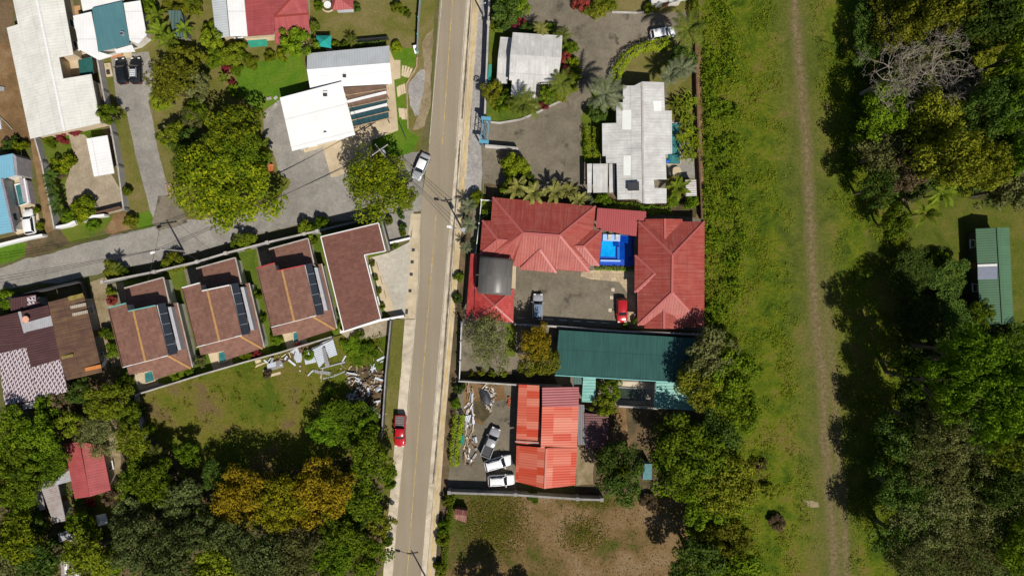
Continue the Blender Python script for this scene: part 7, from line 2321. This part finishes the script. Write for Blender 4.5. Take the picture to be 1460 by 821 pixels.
for x, y, r, h, lf, lb, fm in (
        (704, 36, 9, 1.8, 'lime', 'lime shrub by the white wall unit', None), (733, 31, 8, 1.6, 'red', 'red flowering shrub at the top of the compound', None),
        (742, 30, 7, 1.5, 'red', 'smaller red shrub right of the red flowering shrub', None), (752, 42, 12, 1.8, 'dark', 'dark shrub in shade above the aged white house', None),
        (785, 42, 9, 1.6, 'mid', 'green shrub in shade above the aged white house', None), (815, 68, 10, 1.7, 'mid', 'green shrub at the right of the aged white house, uppermost', None),
        (806, 82, 8, 1.5, 'red', 'red shrub at the right wall of the aged white house, upper one', None), (806, 100, 8, 1.5, 'red', 'red shrub at the right wall of the aged white house, lower one', None),
        (818, 88, 9, 1.5, 'yellow', 'yellow green shrub at the right of the aged white house, middle', None), (820, 105, 10, 1.6, 'lime', 'lime shrub on the right bulge of the rounded bed', None),
        (815, 122, 10, 1.5, 'yellow', 'yellow shrub at the lower right of the rounded bed', None), (776, 150, 7, 1.2, 'red', 'dark red shrub at the bottom of the rounded bed', None),
        (800, 136, 9, 1.4, 'oliveyel', 'olive shrub under the bright palm of the rounded bed', None), (716, 152, 10, 1.4, 'mid', 'green shrub below the olive tree of the compound', None),
        (735, 150, 11, 1.5, 'mid', 'green shrub under the feathery palm', None), (760, 152, 9, 1.3, 'oliveyel', 'olive shrub right of the feathery palm', None),
        (828, 6, 12, 2.2, 'red', 'orange red shrub at the top of the dark gravel yard', None), (850, 12, 17, 2.2, 'oliveyel', 'broad olive shrub at the top of the dark gravel yard', None),
        (868, 5, 11, 1.8, 'lime', 'lime shrub at the top right of the dark gravel yard', None), (926, 12, 7, 1.6, 'lime', 'lime shrub beside the pale roof edge at the top', None),
        (872, 148, 11, 2, 'lime', 'lime shrub under the tall palm', None), (880, 138, 9, 1.8, 'mid', 'green shrub right of the tall palm', None),
        (970, 150, 13, 2.6, 'lime', 'spiky lime ginger clump, topmost right of the stepped white house', 'spiky'), (984, 145, 13, 2.6, 'lime', 'spiky lime ginger clump by the brown wall, topmost', 'spiky'),
        (978, 168, 14, 2.8, 'lime', 'spiky lime ginger clump, second right of the stepped white house', 'spiky'), (985, 186, 13, 2.6, 'yellow', 'yellowish spiky ginger clump halfway down the teal pool', 'spiky'),
        (975, 198, 13, 2.6, 'lime', 'spiky lime ginger clump beside the teal pool, second from the bottom', 'spiky'), (982, 218, 14, 2.8, 'lime', 'spiky lime ginger clump at the lower end of the teal pool', 'spiky'),
        (990, 205, 10, 2.4, 'yellow', 'yellowish spiky clump against the brown meadow wall', 'spiky'), (985, 288, 11, 2, 'mid', 'green shrub below the small white rusty shed', None),
        (960, 285, 10, 1.8, 'mid', 'green shrub at the lower right corner of the stepped white house', None), (838, 285, 11, 2, 'palmgrey', 'greyish shrub above the right end of the wide red roof', None),
        (858, 286, 11, 2, 'mid', 'green shrub below the three-panel carport', None), (735, 236, 18, 3.8, 'hedge', 'tall lime shrub below the short white wall', None),
        (733, 262, 16, 3.4, 'lime', 'tall green shrub below the tall lime shrub', None), (725, 274, 11, 2.6, 'mid', 'green shrub at the top left corner of the wide red roof', None),
        (752, 256, 11, 2.6, 'deep', 'green shrub right of the tall lime shrub', None), (681, 282, 11, 2, 'yellow', 'bright yellow lime shrub on the verge beside the red compound corner', None),
        (892, 464, 5, 1.1, 'lime', 'small lime bush in front of the bright red car', None), (906, 458, 5, 1.2, 'mid', 'small green bush at the foot of the tall red roof', None),
        (694, 305, 9, 1.5, 'mid', 'green shrub in the planted corner left of the wide red roof', None), (682, 345, 6, 1.3, 'mid', 'green shrub left of the wide red roof below the fence', None),
        (655, 395, 7, 1.3, 'mid', 'low bush on the dark verge left of the tiled wall', None), (652, 425, 7, 1.3, 'dark', 'dark low bush on the verge below the tiled wall', None),
        (672, 535, 5, 1.1, 'lime', 'first small plant along the wall of the grey olive tree lot', None), (686, 531, 5, 1.1, 'oliveyel', 'second small plant along the wall of the grey olive tree lot', None),
        (702, 534, 5, 1.1, 'lime', 'third small plant along the wall of the grey olive tree lot', None), (718, 533, 5, 1.1, 'lime', 'fourth small plant along the wall of the grey olive tree lot', None),
        (655, 552, 9, 1.8, 'dark', 'dark bush at the top of the lime hedge on the rubble lot', None), (650, 575, 8, 1.6, 'mid', 'green bush above the lime hedge on the rubble lot', None),
        (637, 712, 8, 1.8, 'lime', 'lime bush at the corner of the coped wall and the right verge', None), (633, 750, 9, 2, 'deep', 'green bush left of the rust red hut', None),
        (630, 768, 9, 1.8, 'lime', 'lime bush on the left rim of the dry lot', None), (626, 812, 9, 1.8, 'lime', 'lime bush at the bottom on the left rim of the dry lot', None),
        (760, 708, 10, 1, 'mid', 'low weeds below the coped wall', None), (960, 640, 16, 2.4, 'dark', 'dark bush in shade right of the wine red lean-to', None),
        (925, 715, 12, 1.4, 'brown', 'brown bush at the upper edge of the dry lot', None),
        (1068, 598, 9, 1.4, 'brown', 'grey dead bush on the meadow right of the green trees', None), (1082, 662, 11, 1.3, 'brown', 'grey brown bush on the meadow, upper of two', None), (1108, 745, 12, 1.3, 'brown', 'grey brown bush on the meadow, lower of two', None), (1095, 700, 11, 1.4, 'oliveyel', 'olive bush on the meadow between the grey bushes', None)):
    shrub(lf, x, y, r, h, lb, GS, fm)
hedge([(876, 118), (880, 102), (890, 84), (904, 72), (922, 65), (944, 61), (956, 58)], 1.6, 2.1, 'hedge', 'long curved lime hedge sweeping round to the pale car')
hedge([(843, 182), (844, 205), (845, 224)], 2.4, 1.8, 'hedge', 'straight lime hedge left of the stepped white house')
hedge([(655, 592), (652, 610), (649, 632), (647, 656), (649, 664)], 1.7, 2.0, 'hedge', 'lime hedge between the right pavement and the rubble lot')
hedge([(860, 291), (900, 296), (930, 300), (955, 298)], 1.5, 1.4, 'deep', 'low green hedge between the stepped white house and the red terrace roof')
hedge([(850, 382), (876, 383), (902, 384)], .6, .7, 'deep', 'low clipped green hedge under the bright blue pool')
hedge([(995, 60), (992, 20), (990, -20)], 1.4, 2.0, 'lime', 'lime hedge at the top along the meadow wall')
hedge([(645, 706), (640, 740), (635, 780), (631, 821)], .9, 1.2, 'mid', 'ragged green hedge along the left rim of the dry lot')
hedge([(508, 64), (550, 60)], .6, 1.2, 'dark', 'thin dark hedge behind the long upper white roof')

# ---------------------------------------------------------------- forest on the right
tree('medium', 'mid', 703, 872, 34, 8.5, 'tree just below the bottom edge whose shadow falls on the dry lot', GR)
tree('small', 'mid', 748, 856, 20, 4.5, 'small tree just below the bottom edge in the middle of the dry lot', GR)
GT = 'trees of the right-hand forest'
for form, lf, x, y, r, h, lb in (
        ('large', 'oliveyel', 1292, 22, 50, 9.5, 'yellow olive tree at the top left of the forest'),
        ('large', 'oliveyel', 1345, 8, 40, 18.0, 'yellow olive tree at the top edge above the bare branches'),
        ('medium', 'dark', 1240, 10, 23, 5.0, 'dark tree on the forest edge at the top'),
        ('medium', 'dark', 1236, 60, 27, 5.0, 'dark tree on the forest edge left of the bare branches'),
        ('large', 'dark', 1405, 20, 44, 18.0, 'dark tree at the top right of the forest'),
        ('medium', 'mid', 1448, 20, 34, 17.0, 'green tree at the top right corner'),
        ('medium', 'oliveyel', 1412, 58, 28, 4.2, 'olive yellow tree right of the bare branches'),
        ('medium', 'oliveyel', 1398, 100, 25, 4.2, 'olive yellow tree below right of the bare branches'),
        ('medium', 'mid', 1448, 78, 32, 17.0, 'green tree on the right edge near the top'),
        ('clumpy', 'deep', 1452, 150, 40, 17, 'bright green clumpy tree on the right edge, upper one'),
        ('large', 'dark', 1410, 150, 40, 16.0, 'dark tree left of the upper bright green tree'),
        ('large', 'mid', 1268, 165, 46, 9.5, 'green tree below the bare branches on the forest edge'),
        ('large', 'oliveyel', 1330, 172, 44, 12.5, 'yellow olive tree directly below the bare branches'),
        ('medium', 'olive', 1258, 220, 34, 9.5, 'grey olive tree on the forest edge above the lawn'),
        ('large', 'oliveyel', 1355, 228, 46, 17.0, 'yellow olive tree above the lawn, right of the grey one'),
        ('medium', 'brown', 1296, 242, 32, 9.5, 'brownish tree at the upper edge of the forest lawn'),
        ('large', 'oliveyel', 1398, 235, 36, 16.0, 'olive tree above the sage green barn'),
        ('medium', 'dark', 1418, 195, 34, 12.0, 'dark tree above the right end of the forest lawn'),
        ('medium', 'deep', 1452, 222, 24, 16.0, 'bright green small crown on the right edge above the barn'),
        ('medium', 'olive', 1440, 268, 36, 12.0, 'olive tree overhanging the top of the barn lawn'),
        ('medium', 'dark', 1248, 268, 26, 9.0, 'dark tree at the left end of the forest lawn'),
        ('medium', 'mid', 1275, 318, 24, 7.0, 'green tree at the lower left of the forest lawn'),
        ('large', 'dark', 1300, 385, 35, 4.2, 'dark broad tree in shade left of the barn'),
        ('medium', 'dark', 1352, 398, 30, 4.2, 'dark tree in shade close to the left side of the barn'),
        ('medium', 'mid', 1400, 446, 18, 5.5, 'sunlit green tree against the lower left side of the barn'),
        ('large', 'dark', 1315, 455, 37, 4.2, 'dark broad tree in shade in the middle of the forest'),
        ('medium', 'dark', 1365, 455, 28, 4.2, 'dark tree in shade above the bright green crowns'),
        ('medium', 'deep', 1288, 520, 20, 10.0, 'small sunlit green crown poking out of the dark forest'),
        ('clumpy', 'deep', 1345, 548, 46, 21, 'bright green clumpy tree, leftmost of the bright cluster'),
        ('clumpy', 'deep', 1396, 520, 46, 18, 'bright green clumpy tree below the barn'),
        ('clumpy', 'deep', 1450, 505, 36, 7, 'bright green clumpy tree right of the barn end'),
        ('clumpy', 'deep', 1440, 560, 46, 20, 'bright green clumpy tree on the right edge, middle'),
        ('clumpy', 'deep', 1400, 590, 40, 20, 'bright green clumpy tree in the middle of the bright cluster'),
        ('clumpy', 'lime', 1445, 635, 42, 17, 'yellow green clumpy tree on the right edge, lowest'),
        ('airy', 'olive', 1318, 648, 48, 12.5, 'grey olive airy tree, uppermost of the big grey group'),
        ('airy', 'olive', 1376, 662, 52, 12.5, 'grey olive airy tree in the upper middle of the big grey group'),
        ('airy', 'olive', 1330, 735, 54, 12.5, 'grey olive airy tree on the left of the big grey group'),
        ('airy', 'olive', 1415, 728, 50, 12.5, 'grey olive airy tree on the right of the big grey group'),
        ('airy', 'olive', 1376, 785, 52, 12.5, 'grey olive airy tree at the bottom of the big grey group'),
        ('airy', 'olive', 1300, 795, 40, 12.5, 'grey olive airy tree at the bottom left of the big grey group'),
        ('large', 'mid', 1452, 772, 42, 15.0, 'green tree at the bottom right corner'),
        ('clumpy', 'deep', 1372, 502, 40, 19, 'added bright green crown filling a shadow gap, nearest the lower left barn corner'),  # added tall crown, its shadow covers a lit gap at the forest edge
        ('large', 'olive', 1336, 606, 36, 17, 'added olive crown filling a shadow gap between bright cluster and big grey group'),  # also added, to throw shade over the next gap
        ('large', 'dark', 1296, 628, 44, 11.5, 'added dark crown making the shadow solid, upper left of the big grey group'),  # this and the next two are added to close up the group's shadow
        ('large', 'dark', 1292, 700, 44, 11.5, 'added dark crown making the shadow solid, left of the big grey group'),
        ('large', 'dark', 1286, 765, 42, 10.5, 'added dark crown making the shadow solid, lower left of the big grey group'),
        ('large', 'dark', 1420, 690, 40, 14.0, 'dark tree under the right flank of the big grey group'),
        ('large', 'olive', 1310, 100, 44, 8.5, 'grey green crown showing beneath the bare branches'),
        ('medium', 'olive', 1362, 118, 34, 8.5, 'grey green crown to the right beneath the bare branches'),
):
    tree(form, lf, x, y, r, h, lb, GT)
for seed, x, y, h, R, lb in ((1, 1345, 95, 15.5, 6.6, 'leafless tree with pale branches in the upper forest, right one'), (2, 1280, 105, 14.5, 6.0, 'leafless tree with pale branches in the upper forest, left one'), (4, 1318, 122, 14, 5.2, 'leafless tree between the two other leafless trees, lowest')):
    c = P(x, y, h * .75)
    t = Thing('bare_tree', lb, 'tree', (c.x, c.y, 0), 'leafless trees')
    k = obj('branches', bare_mesh(seed, h * .92, R * .95, 6 if seed < 3 else 5), t.root)
    MB().tube([(0, 0, -.2), (0, 0, h * .45)], [R * .06, R * .046], 8).obj('trunk', BARK_PALE, t.root)
banana(1322, 303, 22, 5, 'pale green banana plant on the forest lawn, lower one')
banana(1350, 275, 22, 7, 'pale green banana plant at the upper edge of the forest lawn')
shrub('lime', 1282, 340, 12, 2.4, 'lime bush at the lower left rim of the forest lawn', GS)
shrub('mid', 1340, 372, 14, 2.4, 'green bush at the lower rim of the forest lawn', GS)

# ---------------------------------------------------------------- grass and weeds nobody could count
def weeds(name, area, n, leaf, mat, seed, hgt=.25, dens=None, clump=0):
    rs = np.random.default_rng(seed)
    xs, ys = [p[0] for p in area], [p[1] for p in area]
    pts = []
    while len(pts) < n:
        x, y = rs.uniform(min(xs), max(xs)), rs.uniform(min(ys), max(ys))
        if not inpoly(x, y, area): continue
        if dens and rs.uniform() > dens(x, y): continue
        pts.append((x, y))
    k = S
    c = np.array([((x - CX) * k, (CY - y) * k, 0) for x, y in pts])
    if clump:
        m = clump
        c = np.repeat(c, m, axis=0)
        off = rs.normal(size=(len(c), 3)) * np.array([.36, .36, .0]) * np.repeat(rs.uniform(.5, 1.7, len(pts)), m)[:, None]
        c = c + off
        rr = np.hypot(off[:, 0], off[:, 1])
        c[:, 2] = hgt * np.exp(-(rr / .45) ** 2) * rs.uniform(.5, 1.2, len(c)) + .1
    else:
        c[:, 2] = rs.uniform(.06, hgt, len(c))
    nn = rs.normal(size=(len(c), 3)) * .5 + np.array([0, 0, .8])
    nn /= np.linalg.norm(nn, axis=1, keepdims=True)
    L = leaf * rs.uniform(.6, 1.4, len(c))
    o = obj(name, leafmesh(name, quads(c, nn, L, L * .5, rs), mat))
    tag(o, kind='stuff')
    return o


def pn(x, y, s, o=0): return mnoise.noise(Vector((x * s, y * s, o)))


LEAF['meadow'] = leaf_mat('meadow_weeds', (.075, .095, .006), (.145, .175, .010), (.24, .26, .016), scale=.12)
LEAF['dryweed'] = leaf_mat('dry_weeds', (.07, .065, .018), (.16, .13, .05), (.26, .19, .09), scale=.15)
LEAF['lotweed'] = leaf_mat('lot_weeds', (.085, .095, .008), (.13, .135, .012), (.20, .185, .024), scale=.12)
MEAD = [(1003, -20), (1245, -20), (1245, 200), (1270, 300), (1290, 480), (1280, 850), (1060, 850), (1010, 600), (1004, 470), (1003, 300)]


def trackx(y): return 1132 + (y + 20) * .068


def md(x, y):
    d = abs(x - trackx(y))
    if d < 26: return 0.0
    return min(1, (d - 20) / 60) * max(0.03, .5 + 1.3 * pn(x, y, .02, 3))


def md2(x, y):
    d = abs(x - trackx(y))
    edge = max(0, 1 - abs(x - 1015) / 60)
    if d < 24: return 0
    return max(0, .2 + 1.8 * pn(x, y, .03, 8) + edge * .9)


weeds('meadow_grass', MEAD, 9000, .28, LEAF['meadow'], 1, .16, lambda x, y: md(x, y) * max(0, pn(x, y, .045, 21) * 2.2))
weeds('meadow_weeds', MEAD, 2300, .22, LEAF['meadow'], 2, .38, md2, clump=16)
weeds('meadow_weeds', [(1003, -20), (1048, -20), (1055, 150), (1060, 330), (1050, 470), (1006, 470), (1003, 300)], 800, .30, LEAF['meadow'], 3, 1.1, lambda x, y: max(0, .4 + 1.5 * pn(x, y, .03, 2)), clump=12)
weeds('meadow_weeds', [(1003, -20), (1040, -20), (1050, 150), (1060, 330), (1048, 470), (1006, 470), (1003, 300)], 420, .36, LEAF['mid'], 33, 1.5, lambda x, y: max(0, .25 + 1.8 * pn(x, y, .035, 41)), clump=26)
LOT = [(206, 566), (275, 540), (353, 520), (410, 504), (480, 490), (556, 470), (550, 520), (490, 530), (480, 600), (470, 640), (310, 690), (230, 655), (212, 600)]
weeds('lot_grass', LOT, 9000, .26, LEAF['lotweed'], 4, .18)
weeds('lot_weeds', LOT, 420, .28, LEAF['lotweed'], 5, .45, lambda x, y: max(0, .3 + 1.6 * pn(x, y, .04, 5)), clump=10)
weeds('lot_weeds', [(490, 482), (545, 475), (548, 525), (500, 525)], 160, .26, LEAF['mid'], 12, .4, None, clump=10)
DRY = [(646, 704), (735, 706), (850, 712), (985, 706), (985, 830), (640, 830)]
weeds('dry_grass', DRY, 2600, .24, LEAF['dryweed'], 6, .15)
weeds('dry_grass', DRY, 8000, .24, LEAF['lotweed'], 17, .15, lambda x, y: max(0, 1 - math.hypot((x - 705) / 55, (y - 745) / 60)) + max(0, .5 - math.hypot((x - 850) / 90, (y - 715) / 25)) + max(0, .7 - math.hypot((x - 830) / 60, (y - 760) / 45)))

weeds('undergrowth', [(1275, -20), (1480, -20), (1480, 290), (1400, 280), (1330, 268), (1270, 300), (1250, 200)], 3000, .5, LEAF['dark'], 8, 1.2, None, clump=8)
weeds('undergrowth', [(1285, 400), (1320, 420), (1480, 470), (1480, 840), (1280, 840), (1280, 600)], 3400, .5, LEAF['dark'], 9, 1.2, None, clump=8)
weeds('undergrowth', [(-10, 600), (60, 600), (100, 690), (180, 750), (190, 560), (210, 640), (300, 690), (530, 650), (540, 830), (-10, 830)], 2600, .45, LEAF['mid'], 10, 1.1, None, clump=8)
weeds('undergrowth', [(930, 600), (1050, 600), (1060, 830), (960, 830), (990, 720), (930, 700)], 900, .45, LEAF['mid'], 11, 1.0, None, clump=8)
# ================================================================ light and camera
w = bpy.data.worlds.new('World')
scene.world = w
w.use_nodes = True
nt = w.node_tree
bg = nt.nodes['Background']
sky = nt.nodes.new('ShaderNodeTexSky')
sky.sky_type = 'NISHITA'
sky.sun_disc = False
sky.sun_elevation = rad(SUN_EL)
sky.sun_rotation = math.atan2(SUN_AZ[0], SUN_AZ[1])
sky.altitude = 100
sky.air_density = 1.0
sky.dust_density = .8
nt.links.new(sky.outputs[0], bg.inputs['Color'])
bg.inputs['Strength'].default_value = .055

sl = bpy.data.lights.new('sun', 'SUN')
sl.energy = 5.0
sl.angle = rad(.53)
sl.color = (1.0, .94, .85)
so = bpy.data.objects.new('sun', sl)
col.objects.link(so)
l = math.hypot(*SUN_AZ)
sd = Vector((SUN_AZ[0] / l * math.cos(rad(SUN_EL)), SUN_AZ[1] / l * math.cos(rad(SUN_EL)), math.sin(rad(SUN_EL))))
so.rotation_euler = sd.to_track_quat('Z', 'Y').to_euler()
so.location = sd * 150

cd = bpy.data.cameras.new('drone_camera')
cd.lens = 24
cd.sensor_width = 36
cd.clip_end = 3000
co = bpy.data.objects.new('drone_camera', cd)
co.location = (0, 0, H)
col.objects.link(co)
scene.camera = co

scene.view_settings.view_transform = 'Standard'
scene.view_settings.look = 'None'
scene.view_settings.gamma = 1
scene.view_settings.use_curve_mapping = False
scene.view_settings.exposure = EXPOSURE
scene.cycles.max_bounces = 6
scene.cycles.diffuse_bounces = 3
scene.cycles.transmission_bounces = 3
scene.cycles.use_denoising = True
